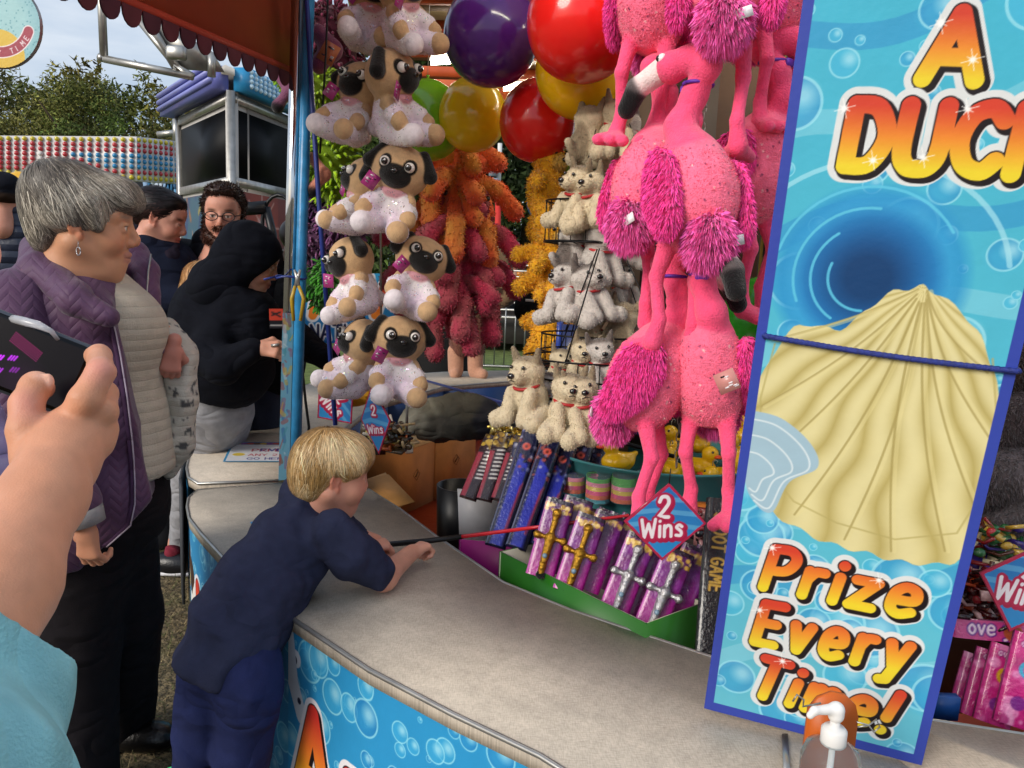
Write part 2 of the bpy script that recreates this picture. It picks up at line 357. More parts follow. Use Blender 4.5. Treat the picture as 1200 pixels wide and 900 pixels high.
# ------------------------------------------------------------------ stroke lettering
GL = {
'A': '0,0 .3,1 .6,0|.12,.34 .48,.34', 'B': '0,0 0,1|~0,1 .4,.95 .42,.6 0,.53|~0,.53 .48,.47 .48,.08 0,0', 'C': '~.55,.82 .38,.99 .12,.88 0,.5 .12,.12 .38,.01 .55,.18',
'D': '0,0 0,1|~0,1 .35,.95 .54,.5 .35,.05 0,0', 'E': '.5,1 0,1 0,0 .5,0|0,.52 .42,.52', 'G': '~.55,.82 .35,1 .1,.85 0,.5 .12,.12 .38,0 .56,.2|.56,.2 .56,.45 .34,.45',
'H': '0,0 0,1|.5,0 .5,1|0,.5 .5,.5', 'I': '0,0 0,1', 'K': '0,0 0,1|.52,1 .03,.48|.1,.55 .55,0', 'M': '0,0 .08,1 .35,.35 .62,1 .7,0', 'N': '0,0 0,1 .5,0 .5,1',
'O': '~.28,1 .06,.8 0,.5 .06,.2 .28,0 .5,.2 .56,.5 .5,.8 .28,1', 'P': '0,0 0,1|~0,1 .35,1 .5,.78 .35,.5 0,.45', 'R': '0,0 0,1|~0,1 .38,.97 .48,.75 .35,.52 0,.48|.22,.5 .52,0', 'S': '~.48,.86 .28,1 .06,.85 .12,.6 .4,.45 .5,.2 .28,0 .02,.12',
'T': '.28,0 .28,1|0,1 .56,1', 'U': '~0,1 0,.3 .1,.05 .27,0 .44,.05 .54,.3 .54,1', 'V': '0,1 .28,0 .56,1', 'W': '0,1 .16,0 .38,.75 .6,0 .76,1', 'Y': '0,1 .28,.5 .56,1|.28,.5 .28,0', 'L': '0,1 0,0 .45,0', 'F': '0,0 0,1 .5,1|0,.52 .4,.52',
'p': '', 'r': '0,0 0,.62|~0,.4 .12,.6 .3,.62', 'i': '0,0 0,.6|0,.88 .005,.89', 'z': '0,.62 .42,.62 0,0 .44,0', 'e': '~.03,.33 .42,.36 .4,.58 .2,.66 .03,.5 .02,.15 .2,0 .43,.08', 'v': '0,.62 .2,0 .42,.62', 'y': '0,.62 .2,.08|.44,.62 .14,-.28 0,-.3',
'm': '0,0 0,.62|~0,.42 .15,.63 .27,.5 .28,0|~.28,.42 .43,.63 .55,.5 .56,0', 'n': '0,0 0,.62|~0,.42 .18,.63 .36,.52 .38,0', 's': '~.34,.54 .18,.64 .04,.5 .3,.26 .28,.04 .02,.06', 'w': '0,.62 .12,0 .29,.5 .46,0 .58,.62', 'o': '~.2,.64 .02,.45 .02,.18 .2,0 .38,.18 .38,.45 .2,.64',
'!': '0,.34 .05,1|0,.0 .005,.01', '2': '~.02,.74 .12,.97 .36,.97 .46,.72 .3,.4 .04,.04|.04,.02 .5,.02', '1': '.0,.8 .2,1 .2,0', '3': '~.02,.85 .25,1 .45,.78 .2,.53 .48,.28 .25,0 .0,.15', 'a': '~.38,.55 .18,.64 .02,.4 .05,.08 .25,.02 .38,.2|.38,.62 .38,0', 't': '.15,.9 .15,.1 .3,0|0,.62 .32,.62', 'k': '0,0 0,1|.36,.62 .02,.28 .38,0', 'g': '~.38,.55 .18,.64 .02,.4 .18,.1 .38,.25|.38,.62 .36,-.2 .05,-.25', '*': '0,.3 .2,.6'}
def _sm(pts):
    out_ = []; n = len(pts)
    for i in range(n-1):
        p0, p1, p2, p3 = pts[max(i-1, 0)], pts[i], pts[i+1], pts[min(i+2, n-1)]
        for k in range(6):
            t = k/6; out_.append(tuple(.5*((2*p1[j])+(-p0[j]+p2[j])*t+(2*p0[j]-5*p1[j]+4*p2[j]-p3[j])*t*t+(-p0[j]+3*p1[j]-3*p2[j]+p3[j])*t**3) for j in (0, 1)))
    return out_+[pts[-1]]
def glyph(ch):
    r = []
    for st in GL.get(ch, '').split('|'):
        if not st: continue
        sm = st[0] == '~'; pts = [tuple(float(v) for v in q.split(',')) for q in st.strip('~').split()]
        r.append(_sm(pts) if sm else pts)
    return r
def gw(ch):
    g = glyph(ch); return max([p[0] for s_ in g for p in s_] or [.25])
class Cv:
    """a flat print: colours are painted per vertex of a fine grid, then laid on a surface"""
    def __init__(s, w, h, res, c='ffffff'):
        s.w, s.h, s.res = w, h, res; s.nx = max(2, int(w/res)+1); s.ny = max(2, int(h/res)+1)
        s.x = np.linspace(0, w, s.nx); s.y = np.linspace(0, h, s.ny); s.X, s.Y = np.meshgrid(s.x, s.y)
        s.C = np.tile(np.array(C8(c)), (s.ny, s.nx, 1)).astype(float); s.mask = np.ones((s.ny, s.nx), bool)
    def _sl(s, x0, y0, x1, y1):
        i0 = int(max(0, x0/s.res-1)); i1 = int(min(s.nx, x1/s.res+3)); j0 = int(max(0, y0/s.res-1)); j1 = int(min(s.ny, y1/s.res+3))
        return (slice(j0, max(j0, j1)), slice(i0, max(i0, i1)))
    def put(s, sl, d, c, al=1., soft=None):
        a = np.clip(.5-d/(soft or s.res), 0, 1)[..., None]*al; cc = np.array(C8(c)) if not callable(c) else c(s.X[sl], s.Y[sl]); s.C[sl] = s.C[sl]*(1-a)+cc*a
    def disc(s, x, y, r, c, al=1., soft=None, e=1.):
        sl = s._sl(x-r-.01, y-r*e-.01, x+r+.01, y+r*e+.01)
        if s.X[sl].size: s.put(sl, np.hypot(s.X[sl]-x, (s.Y[sl]-y)/e)-r, c, al, soft)
    def ring(s, x, y, r, w, c, al=1.):
        sl = s._sl(x-r-w, y-r-w, x+r+w, y+r+w)
        if s.X[sl].size: s.put(sl, np.abs(np.hypot(s.X[sl]-x, s.Y[sl]-y)-r)-w/2, c, al)
    def rect(s, x0, y0, x1, y1, c): s.C[(s.Y >= y0) & (s.Y <= y1) & (s.X >= x0) & (s.X <= x1)] = C8(c)
    def poly(s, pts, c, al=1.):
        xs = [p[0] for p in pts]; ys = [p[1] for p in pts]; sl = s._sl(min(xs), min(ys), max(xs), max(ys)); X, Y = s.X[sl], s.Y[sl]
        if not X.size: return
        ins = np.zeros(X.shape, bool); d = np.full(X.shape, 9.)
        for i in range(len(pts)):
            (x0, y0), (x1, y1) = pts[i-1], pts[i]
            t = ((y0 > Y) != (y1 > Y)) & (X < (x1-x0)*(Y-y0)/((y1-y0) or 1e-9)+x0); ins ^= t
            d = np.minimum(d, s._seg(X, Y, (x0, y0), (x1, y1)))
        s.put(sl, np.where(ins, -d, d), c, al)
    @staticmethod
    def _seg(X, Y, a, b):
        bx, by = b[0]-a[0], b[1]-a[1]; x, y = X-a[0], Y-a[1]; h = np.clip((x*bx+y*by)/(bx*bx+by*by+1e-12), 0, 1); return np.hypot(x-bx*h, y-by*h)
    def line(s, pts, w, c, al=1.):
        xs = [p[0] for p in pts]; ys = [p[1] for p in pts]; sl = s._sl(min(xs)-w, min(ys)-w, max(xs)+w, max(ys)+w)
        if not s.X[sl].size: return
        d = np.full(s.X[sl].shape, 9.)
        for a, b in zip(pts, pts[1:]): d = np.minimum(d, s._seg(s.X[sl], s.Y[sl], a, b))
        s.put(sl, d-w/2, c, al)
    def text(s, t, x, y, sz, w, layers, slant=0., ang=0., gap=.22, xs=1., wob=0.):
        """layers: list of (extra width, dx, dy, colour) ; colour may be ('g', top, bottom)"""
        ca, sa = math.cos(ang), math.sin(ang); L_ = []; cx = 0
        for i, ch in enumerate(t):
            dy = wob*math.sin(i*2.1)
            for st in glyph(ch):
                L_.append([(x+ca*(cx+px*xs+slant*py)*sz-sa*(py+dy)*sz, y+sa*(cx+px*xs+slant*py)*sz+ca*(py+dy)*sz) for px, py in st])
            cx += gw(ch)*xs+gap
        xs_ = [p[0] for q in L_ for p in q]; ys_ = [p[1] for q in L_ for p in q]
        if not xs_: return cx*sz
        m_ = w+.03*sz+max(l[0] for l in layers); sl = s._sl(min(xs_)-m_, min(ys_)-m_, max(xs_)+m_, max(ys_)+m_)
        X, Y = s.X[sl], s.Y[sl]
        if not X.size: return cx*sz
        for ex, dx, dy, c in layers:
            d = np.full(X.shape, 9.)
            for q in L_:
                for a, b in zip(q, q[1:]): d = np.minimum(d, s._seg(X-dx, Y-dy, a, b))
            if isinstance(c, tuple) and c[0] == 'g':
                c1, c2 = np.array(C8(c[1])), np.array(C8(c[2])); cm = np.array(C8(c[3])) if len(c) > 3 else (c1+c2)/2
                h = np.clip((-(X-x)*sa+(Y-y)*ca)/sz, 0, 1)[..., None]; cc = np.where(h > .5, cm+(c1-cm)*(h-.5)*2, c2+(cm-c2)*h*2)
                a_ = np.clip(.5-(d-w/2-ex)/s.res, 0, 1)[..., None]; s.C[sl] = s.C[sl]*(1-a_)+cc*a_
            else: s.put(sl, d-w/2-ex, c)
        return cx*sz
    def build(s, name, mt, parent, fn):
        V = fn(s.X.ravel(), s.Y.ravel()); k = np.arange(s.nx*s.ny).reshape(s.ny, s.nx)
        Fq = np.stack([k[:-1, :-1], k[:-1, 1:], k[1:, 1:], k[1:, :-1]], -1); mk_ = s.mask[:-1, :-1] & s.mask[1:, 1:] & s.mask[:-1, 1:] & s.mask[1:, :-1]
        return mk(name, V, Fq[mk_].reshape(-1, 4), mt, parent, s.C.reshape(-1, 3))
def planefn(o, u, v):
    o, u, v = np.array(o), np.array(u), np.array(v); return lambda x, y: o[None]+x[:, None]*u[None]+y[:, None]*v[None]
def bubbles(cv, n, seed, r0=.008, r1=.05, base=('2f9ccc', '1565a8'), x0=0, x1=None, y0=0, y1=None):
    rs = random.Random(seed); x1 = x1 or cv.w; y1 = y1 or cv.h
    for i in range(n):
        r = r0+(r1-r0)*rs.random()**2.2; x = rs.uniform(x0, x1); y = rs.uniform(y0, y1)
        cv.disc(x, y, r, base[1] if rs.random() < .55 else base[0], .55)
        cv.disc(x-r*.15, y-r*.15, r*.8, base[0], .5, soft=r*.8)
        cv.disc(x+r*.3, y+r*.3, r*.45, 'a8dcea', .7, soft=r*.6)
        cv.ring(x, y, r, r*.09+.0008, '9adcea', .75)
# ------------------------------------------------------------------ ground
def ground_mat():
    M = bpy.data.materials.new('ground_turf'); M.use_nodes = True; t = M.node_tree; lk = t.links.new; b = t.nodes['Principled BSDF']
    g = NN(t, 'ShaderNodeNewGeometry')
    def noise(s, d=6):
        n = NN(t, 'ShaderNodeTexNoise'); n.inputs['Scale'].default_value = s; n.inputs['Detail'].default_value = d; lk(g.outputs['Position'], n.inputs['Vector']); return n.outputs['Fac']
    def ramp(f, a, ca, b_, cb):
        r = NN(t, 'ShaderNodeValToRGB'); e = r.color_ramp.elements; e[0].position = a; e[1].position = b_; e[0].color = (*L(ca), 1); e[1].color = (*L(cb), 1); lk(f, r.inputs[0]); return r.outputs[0]
    dry = ramp(noise(38, 9), .35, '4a4030', .68, '93815f'); gr = ramp(noise(9, 8), .3, '4a5a28', .7, '7c8a45')
    mk_ = NN(t, 'ShaderNodeMix', data_type='RGBA')
    sp = NN(t, 'ShaderNodeSeparateXYZ'); lk(g.outputs['Position'], sp.inputs[0])
    mr = NN(t, 'ShaderNodeMapRange'); mr.inputs['From Min'].default_value = 3.2; mr.inputs['From Max'].default_value = 6; lk(sp.outputs['Y'], mr.inputs[0])
    ad = NN(t, 'ShaderNodeMath', operation='ADD', use_clamp=True); n2 = NN(t, 'ShaderNodeMapRange'); n2.inputs['From Min'].default_value = .55; n2.inputs['From Max'].default_value = .75; n2.inputs['To Max'].default_value = .4; lk(noise(2.4), n2.inputs[0])
    lk(mr.outputs[0], ad.inputs[0]); lk(n2.outputs[0], ad.inputs[1]); lk(ad.outputs[0], mk_.inputs['Factor']); lk(dry, mk_.inputs['A']); lk(gr, mk_.inputs['B'])
    lk(mk_.outputs['Result'], b.inputs['Base Color']); b.inputs['Roughness'].default_value = .95
    bp = NN(t, 'ShaderNodeBump'); bp.inputs['Distance'].default_value = .03; lk(noise(60, 8), bp.inputs['Height']); lk(bp.outputs[0], b.inputs['Normal'])
    return M
g_ = B().add([(-300, -200, 0), (300, -200, 0), (300, 400, 0), (-300, 400, 0)], [(0, 1, 2, 3)]).build('ground', ground_mat()); tag(g_, kind='structure')
rs = RN; n = 26000; V = np.zeros((n, 3, 3)); x = rs.uniform(-2.3, -.55, n); y = rs.uniform(1.2, 4.3, n); a = rs.uniform(0, 6.28, n); ln = rs.uniform(.008, .04, n); lay = rs.uniform(0, 1, n)
d = np.stack([np.cos(a), np.sin(a), np.where(lay < .65, .15, 1.)], 1)*ln[:, None]; b0 = np.stack([x, y, np.full(n, .003)], 1); pr = np.stack([-np.sin(a), np.cos(a), a*0], 1)*.0016
V[:, 0] = b0-pr; V[:, 1] = b0+pr; V[:, 2] = b0+d
cc = np.where((rs.rand(n) < .3)[:, None], [[.36, .4, .2]], [[.56, .49, .35]])*rs.uniform(.5, 1.2, (n, 1))
o = mk('grass', V.reshape(-1, 3), np.arange(3*n).reshape(n, 3), mat('grass_blades', None, .9, .15), None, np.repeat(cc, 3, 0)); tag(o, 'short dry trampled grass beside the stall', 'grass', kind='stuff')
# ------------------------------------------------------------------ trees
LEAF = mat('leaf_foliage', None, .75, .3, 1.2, spec=.2)
BARK = mat('bark', '4a3c2c', .9, .3, 6, .6, 20)
def tree(x, y, h, w, cols, label, group, nleaf=5000, seed=0, leaf=.22, low=.1, clumps=26):
    rs = np.random.RandomState(seed); t = thing('tree', label, 'tree', (x, y, 0), group)
    b = B(); b.tube([(x, y, 0), (x+.1, y, h*.35), (x-.1, y, h*.75)], [w*.06, w*.045, w*.015], 8)
    for i in range(7):
        a = rs.uniform(0, 6.28); z0 = h*rs.uniform(.25, .6); b.tube([(x, y, z0), (x+math.cos(a)*w*.2, y+math.sin(a)*w*.2, z0+h*.12), (x+math.cos(a)*w*.38, y+math.sin(a)*w*.38, z0+h*.25)], [w*.02, w*.012, w*.004], 5)
    b.build('trunk', BARK, t)
    cl = []
    for i in range(clumps):
        zz = low+(1-low)*rs.uniform(0, 1)**.8; rr = math.sin(math.pi*min(1, .15+.8*(zz-low)/(1-low)))*w*.5*rs.uniform(.35, 1); a = rs.uniform(0, 6.28)
        cl.append((x+math.cos(a)*rr, y+math.sin(a)*rr, zz*h*.95, w*rs.uniform(.09, .2), cols[rs.randint(len(cols))], rs.uniform(.75, 1.25)))
    k = nleaf//clumps; Vs = []; Cs = []
    for cx, cy, cz, r, c, br in cl:
        u = rs.normal(size=(k, 3)); u /= np.linalg.norm(u, axis=1)[:, None]; p = np.array([cx, cy, cz])+u*r*rs.uniform(.45, 1.1, (k, 1))*[1, 1, .75]
        a1 = rs.normal(size=(k, 3)); a1 /= np.linalg.norm(a1, axis=1)[:, None]; a2 = np.cross(a1, rs.normal(size=(k, 3))); a2 /= np.linalg.norm(a2, axis=1)[:, None]
        s_ = leaf*rs.uniform(.5, 1.2, (k, 1)); Vs.append(np.stack([p, p+a1*s_+a2*s_*.3, p+a1*s_*1.2-a2*s_*.3], 1).reshape(-1, 3))
        Cs.append(np.repeat(np.array(C8(c))*br*rs.uniform(.7, 1.3, (k, 1)), 3, 0))
    Vs = np.concatenate(Vs); mk('crown', Vs, np.arange(len(Vs)).reshape(-1, 3), LEAF, t, np.concatenate(Cs)); return t
gl = [('5c6232', '6b6a35', '4c5a2c'), ('6f6c38', '7d7440', '5d6232'), ('4a5a2e', '56602f'), ('74703f', '66683a')]
hz = [(-49, 48, 11.5, 12), (-42, 52, 10.5, 11), (-36, 50, 10.6, 10), (-31, 52, 11.6, 10), (-27.5, 50, 12.2, 9), (-24.5, 54, 10.2, 10), (-21, 52, 8.8, 10), (-17, 50, 8.8, 9), (-57, 50, 13, 12), (-11, 54, 10, 8), (-6, 56, 10, 8)]
desc = ['broad olive tree at the left end of the far treeline', 'rounded dull green tree in the far treeline beside the leftmost one', 'tall mixed green tree over the middle of the lit ride board', 'tallest airy topped tree in the treeline above the grey haired woman', 'yellowish green tree sloping down from the tallest one', 'lower green tree in the dip of the far treeline', 'low green tree between the dip of the treeline and the ticket booth', 'small tree just left of the ticket booth roof', 'treeline tree at the very left of the photo', 'far tree behind the ticket booth', 'far tree behind the stall post']
for i, (x, y, h, w) in enumerate(hz): tree(x, y, h, w, gl[i % 4], desc[i], 'trees in the far treeline', 24000, 20+i, .2, .0, 90)
dk = ('2c3a1c', '384722', '46552a', '24301a')
for i, (x, y, h, w, lb) in enumerate([(-2.6, 23, 9.5, 6, 'dark green tree behind the orange hanging plush column'), (.3, 25, 10.5, 6.5, 'dark green tree seen between the red balloon and the red pole'), (3.0, 26, 10, 6.5, 'dark green tree behind the yellow plush toys'), (6.5, 27, 11, 7, 'dark green tree hidden mostly by the puppies and flamingos')]):
    tree(x, y, h, w, dk, lb, 'dark trees behind the stall', 26000, 60+i, .2, .0, 90)
hd = B('3a4526'); rs2 = random.Random(5)
t = thing('hedge', 'long dark hedge closing the field behind the fence', 'hedge', (0, 34, 0)); nl = 16000
u = RN.rand(nl, 3)*[60, 3, 3.2]+[-25, 33, 0]; a1 = RN.normal(size=(nl, 3))*.22; a2 = RN.normal(size=(nl, 3))*.22
mk('crown', np.stack([u, u+a1, u+a2], 1).reshape(-1, 3), np.arange(3*nl).reshape(nl, 3), LEAF, t, np.repeat(np.array([[.2, .24, .13]])*RN.uniform(.5, 1.6, (nl, 1)), 3, 0))
t = thing('hedge', 'low scrubby wood filling the gaps between the far treeline trees', 'hedge', (-30, 60, 0)); nl = 80000
u = RN.rand(nl, 3)*[66, 4, 1]+[-66, 57, 0]; u[:, 2] = RN.rand(nl)**.7*(np.interp(u[:, 0], [-66, -40, -32, -27, -22, -16, 0], [12.5, 13.2, 14.2, 13.2, 11.3, 10.3, 10])+.7*np.sin(u[:, 0]*1.1)+.5*np.sin(u[:, 0]*2.9)+.3*np.sin(u[:, 0]*7)); a1 = RN.normal(size=(nl, 3))*.2; a2 = RN.normal(size=(nl, 3))*.2
mk('crown', np.stack([u, u+a1, u+a2], 1).reshape(-1, 3), np.arange(3*nl).reshape(nl, 3), LEAF, t, np.repeat((np.array([[.40, .40, .2]])+.07*np.stack([np.sin(u[:, 0]*.9), np.sin(u[:, 0]*.9+.5)*.6, u[:, 0]*0], 1))*RN.uniform(.6, 1.4, (nl, 1)), 3, 0))
# ------------------------------------------------------------------ ride with the bulb board
PAINT = mat('gloss_paint', None, .35, .06, 5); MATT = mat('matt_paint', None, .7, .1, 6, .15, 60); METAL = mat('brushed_steel', 'a9a8a4', .38, .15, 20, metal=.8)
PRINT = mat('vinyl_print', None, .42, .03, 20, .05, 90, spec=.4); BULB = mat('bulb_plastic', None, .22, .08, 30, coat=.5)
ride = thing('fairground_ride', 'fairground ride with rows of red, blue and yellow bulbs on a long white board', 'fairground ride', P(160, 190, 10)*[1, 1, 0])
pts = [(P(-120, 158, 10.6), P(-120, 200, 10.6)), (P(160, 160, 10), P(160, 212, 10)), (P(204, 165, 10.8), P(204, 215, 10.8)), (P(245, 171, 11.8), P(245, 217, 11.8))]
bd = B('c9c6c4')
for i in range(3):
    (a, b_), (c, d_) = pts[i], pts[i+1]; bk = np.array([0, .12, 0]); bd.add([a, b_, d_, c, a+bk, b_+bk, d_+bk, c+bk], [(0, 1, 2, 3), (7, 6, 5, 4), (0, 3, 7, 4), (1, 5, 6, 2)])
bd.build('board', PAINT, ride)
rows = ['c9b52e', 'b8323c', 'b8323c', '2b84b4', '2b84b4', '2b84b4', 'b8323c', 'c9b52e']
for r_ in range(8):
    b = B(rows[r_])
    for i in range(3):
        (a, b_), (c, d_) = pts[i], pts[i+1]; L_ = np.linalg.norm(c-a); m_ = int(L_/.115)
        for k in range(m_):
            u_ = (k+.5)/m_; w_ = (r_+.6)/8.2; p = (a*(1-u_)+c*u_)*(1-w_)+(b_*(1-u_)+d_*u_)*w_
            cc_ = rows[r_]
            if i == 0 and r_ in (3, 4, 5) and k < m_*(.72+.06*(r_-3)): cc_ = 'b8323c' if k % 9 else 'c9c6c4'
            b.ball(p+[0, -.02, 0], .031, 5, cc_)
    b.build('bulb_row', BULB, ride, True)
bx = B('15161a'); bx.box(P(60, 250, 13)+[0, .5, -.3], (9, 1., 2.4), c='17181c')  # near-black box stands in for the shaded hollow under the bulb board
bx.box(P(10, 208, 12)+[0, 0, -.1], (3, .1, .5), c='8c9396')
bx.build('platform', MATT, ride)
rr = random.Random(3)
for i in range(16):
    p = P(172+i*4.2, 219+rr.random()*5, 11.5); b = B(rr.choice(['2d6f9e', '88a7c8', '27557c', 'b9c6d6'])); b.box(p, (.07, .05, .2), c=None, M=RY(rr.uniform(-.5, .5))); b.ball(p+[0, 0, .12], .045, 6); 
    b.build('hanging_prize', MATT, ride)
for x_ in (206, 216, 226, 236):
    b = B('5f8fb2'); b.tube([P(x_, 222, 9), P(x_-2, 300, 9)], .022, 6); b.build('rail', BULB, ride)
b = B('2f7fae'); b.box(P(222, 262, 9.2), (.6, .05, .3)); 
for i in range(5): b.ball(P(212+i*5, 268, 9.1), .03, 6, 'a7dbe8')
b.build('light_panel', BULB, ride)
b = B('7c7f80'); b.tube([P(185, 158, 12), P(212, 155, 12)], .05); b.tube([P(207, 140, 12), P(207, 166, 12)], .06, 8, '2a2c30'); b.tube([P(211, 142, 12), P(211, 166, 12)], .06, 8, '3a3c40'); b.build('mast', METAL, ride)
# ------------------------------------------------------------------ ticket booth
bo = P(272, 300, 6.0); booth = thing('ticket_booth', 'white framed ticket booth with black windows and a blue studded roof rim', 'booth', bo*[1, 1, 0])
def seg(pa, pb, da, db): return P(*pa, da), P(*pb, db)
cA = P(272, 200, 6.0); lx = P(212, 200, 7.2); rx = P(345, 200, 7.0)
nL = (lx-cA)*[1, 1, 0]; nR = (rx-cA)*[1, 1, 0]; zt, zb = P(272, 107, 6.0)[2], .2
def face(u0, u1, z0, z1, base, dr, off, c, name, mt, thick=.02):
    n_ = np.cross(dr, [0, 0, 1]); n_ /= np.linalg.norm(n_); n_ = n_ if n_[1] < 0 else -n_
    o_ = np.array([base[0], base[1], 0]); a = o_+dr*u0+n_*off; b_ = o_+dr*u1+n_*off
    q = [a+[0, 0, z0], b_+[0, 0, z0], b_+[0, 0, z1], a+[0, 0, z1]]; b = B(c); b.prism(q, -n_*thick); return b.build(name, mt, booth)
GLS = mat('dark_glass', '0b0c0f', .45, .3, 3, spec=.12)
zt0 = zt
face(0, 1, zb, zt, cA, nL, 0, 'b9b6b2', 'wall', MATT, .05); face(0, 1, zb, zt, cA, nR, 0, 'b9b6b2', 'wall', MATT, .05)
z_m = P(272, 213, 6)[2]; z_m2 = P(272, 218, 6)[2]
face(.05, .94, z_m+.04, zt-.12, cA, nL, .012, '101114', 'window', GLS); face(.06, .95, z_m+.04, zt-.12, cA, nR, .012, '0c0c10', 'window', GLS)
face(.05, .94, .4, z_m-.06, cA, nL, .012, '4a4a5c', 'panel', PRINT)
LL = np.linalg.norm(nL); nl_ = np.cross(nL, [0, 0, 1.]); nl_ /= np.linalg.norm(nl_); nl_ = nl_ if nl_[1] < 0 else -nl_
cv = Cv(LL*.88, z_m-.06-.42, .012, '3a5a6c')
for i in range(40): x_, y_ = random.random()*cv.w, random.random()*cv.h; cv.line([(x_, y_), (x_+random.uniform(-.3, .3), y_+random.uniform(.1, .6))], random.uniform(.02, .09), random.choice(['b8602c', 'c9a03a', '2a6a7a', '7a2a3a', '3a8a5a', '2a3a6a', 'c88a6a']), .6)
cv.build('painted_panel', PRINT, booth, planefn(np.array([cA[0], cA[1], .41])+nL*.06+nl_*.02, nL/LL, (0, 0, 1)))
# airbrushed panel on the right side
n_ = np.cross(nR, [0, 0, 1]); n_ /= np.linalg.norm(n_); n_ = n_ if n_[1] < 0 else -n_
LR = np.linalg.norm(nR); cv = Cv(LR*.9, z_m-.06-.3, .012, '2a1418')
cv.C[:] = (np.array([.42, .13, .10])[None, None]*(np.clip(cv.Y/cv.h*1.3-.1, 0, 1))[..., None]+np.array([.05, .25, .28])*(1-np.clip(cv.Y/cv.h*1.3-.1, 0, 1))[..., None])
for i in range(6): cv.line([(-.1, .3+i*.16), (.5, .5+i*.12), (1.4, .2+i*.2)], .05, ['8fa32a', '2c8a6a', 'b59a22', '3a6ab0', '8fa32a', 'a83a2a'][i], .8)
cv.disc(.33, cv.h-.25, .25, 'b04a2c', .8, .4); cv.disc(.35, cv.h-.25, .05, 'e9e0ff', .9, .12)
for a in (0, .8, 1.57, 2.4): cv.line([(.35-.28*math.cos(a), cv.h-.25-.28*math.sin(a)), (.35+.28*math.cos(a), cv.h-.25+.28*math.sin(a))], .012, 'd9c8c0', .8)
cv.build('painted_panel', PRINT, booth, planefn(np.array([cA[0], cA[1], .3])+nR*.06+n_*.02, nR/LR, (0, 0, 1)))
b = B('c2bfba')
for base, dr in ((cA, nL), (cA, nR)):
    pass
b.box((cA[0], cA[1]-.01, (zb+zt)/2), (.06, .06, zt-zb), .3)
for dr in (nL, nR):
    n2_ = np.cross(dr, [0, 0, 1]); n2_ /= np.linalg.norm(n2_); n2_ = n2_ if n2_[1] < 0 else -n2_; o_ = np.array([cA[0], cA[1], 0])
    for z_ in (z_m, zt-.05, .35): b.prism([o_+dr*.02+n2_*.03+[0, 0, z_-.03], o_+dr*1.02+n2_*.03+[0, 0, z_-.03], o_+dr*1.02+n2_*.03+[0, 0, z_+.035], o_+dr*.02+n2_*.03+[0, 0, z_+.035]], -n2_*.028)
    b.prism([o_+dr*.97+n2_*.032+[0, 0, zb], o_+dr*1.03+n2_*.032+[0, 0, zb], o_+dr*1.03+n2_*.032+[0, 0, zt], o_+dr*.97+n2_*.032+[0, 0, zt]], -n2_*.03)
b.build('frame', METAL, booth)
zr = P(272, 79, 6.0)[2]
for dr, cbase, cdot in ((nL, '6a6fb4', None), (nR, '2c86b8', 'b9d8e8')):
    n2_ = np.cross(dr, [0, 0, 1]); n2_ /= np.linalg.norm(n2_); n2_ = n2_ if n2_[1] < 0 else -n2_; o_ = np.array([cA[0], cA[1], 0])+n2_*.14
    LR2 = np.linalg.norm(dr)
    b = B(cbase); b.prism([o_+[0, 0, zt+.0], o_+dr*1.08+[0, 0, zt], o_+dr*1.08+[0, 0, zr], o_+[0, 0, zr]], -n2_*.12); b.build('roof_rim', PAINT, booth)
    if cdot:
        b = B(cdot)
        for r_ in range(4):
            for k in range(16): b.ball(o_+dr*((k+.5)/16*1.06)+n2_*.005+[0, 0, zt+.04+(zr-zt-.06)*r_/3.2], .02, 5)
        b.build('stud_row', BULB, booth)
    else:
        for r_ in range(3): b = B('7f84c6'); zz = zt+.04+(zr-zt)*r_/3; b.tube([o_+n2_*.01+[0, 0, zz+.02], o_+dr*1.08+n2_*.01+[0, 0, zz+.02]], .022, 8); b.build('rim_tube', PAINT, booth)
B('cfccc6').prism([np.array([cA[0], cA[1]-.12, zr-.01]), np.array([rx[0]+.1, rx[1], zr-.01]), np.array([cA[0]+nL[0]+nR[0], cA[1]+nL[1]+nR[1], zr-.01]), np.array([lx[0]-.1, lx[1], zr-.01])], (0, 0, -.05)).build('roof', MATT, booth)
B('8e8a86').prism([np.array([cA[0]+.05, cA[1]+.2, .2]), np.array([rx[0], rx[1], .2]), np.array([cA[0]+nL[0]+nR[0], cA[1]+nL[1]+nR[1], .2]), np.array([lx[0], lx[1], .2])], (0, 0, 2.4)).build('cabin', MATT, booth)
# steering wheel like ring and dark rail before the booth panel
b = B('14161a'); ce = P(327, 262, 5.6); b.tube([ce+np.array([.12*math.cos(a), 0, .2*math.sin(a)]) for a in np.linspace(0, 2*math.pi, 20)], .014, 6)
b.tube([P(272, 246, 5.6), P(312, 243, 5.6)], .05); b.tube([P(312, 243, 5.6), P(320, 275, 5.6), P(322, 330, 5.6)], .03)
o = b.build('ride_rail', mat('black_steel', '15171b', .35, .2, 6, metal=.3)); tag(o, 'black bent ride rail with a ring in front of the ticket booth panel', 'rail')
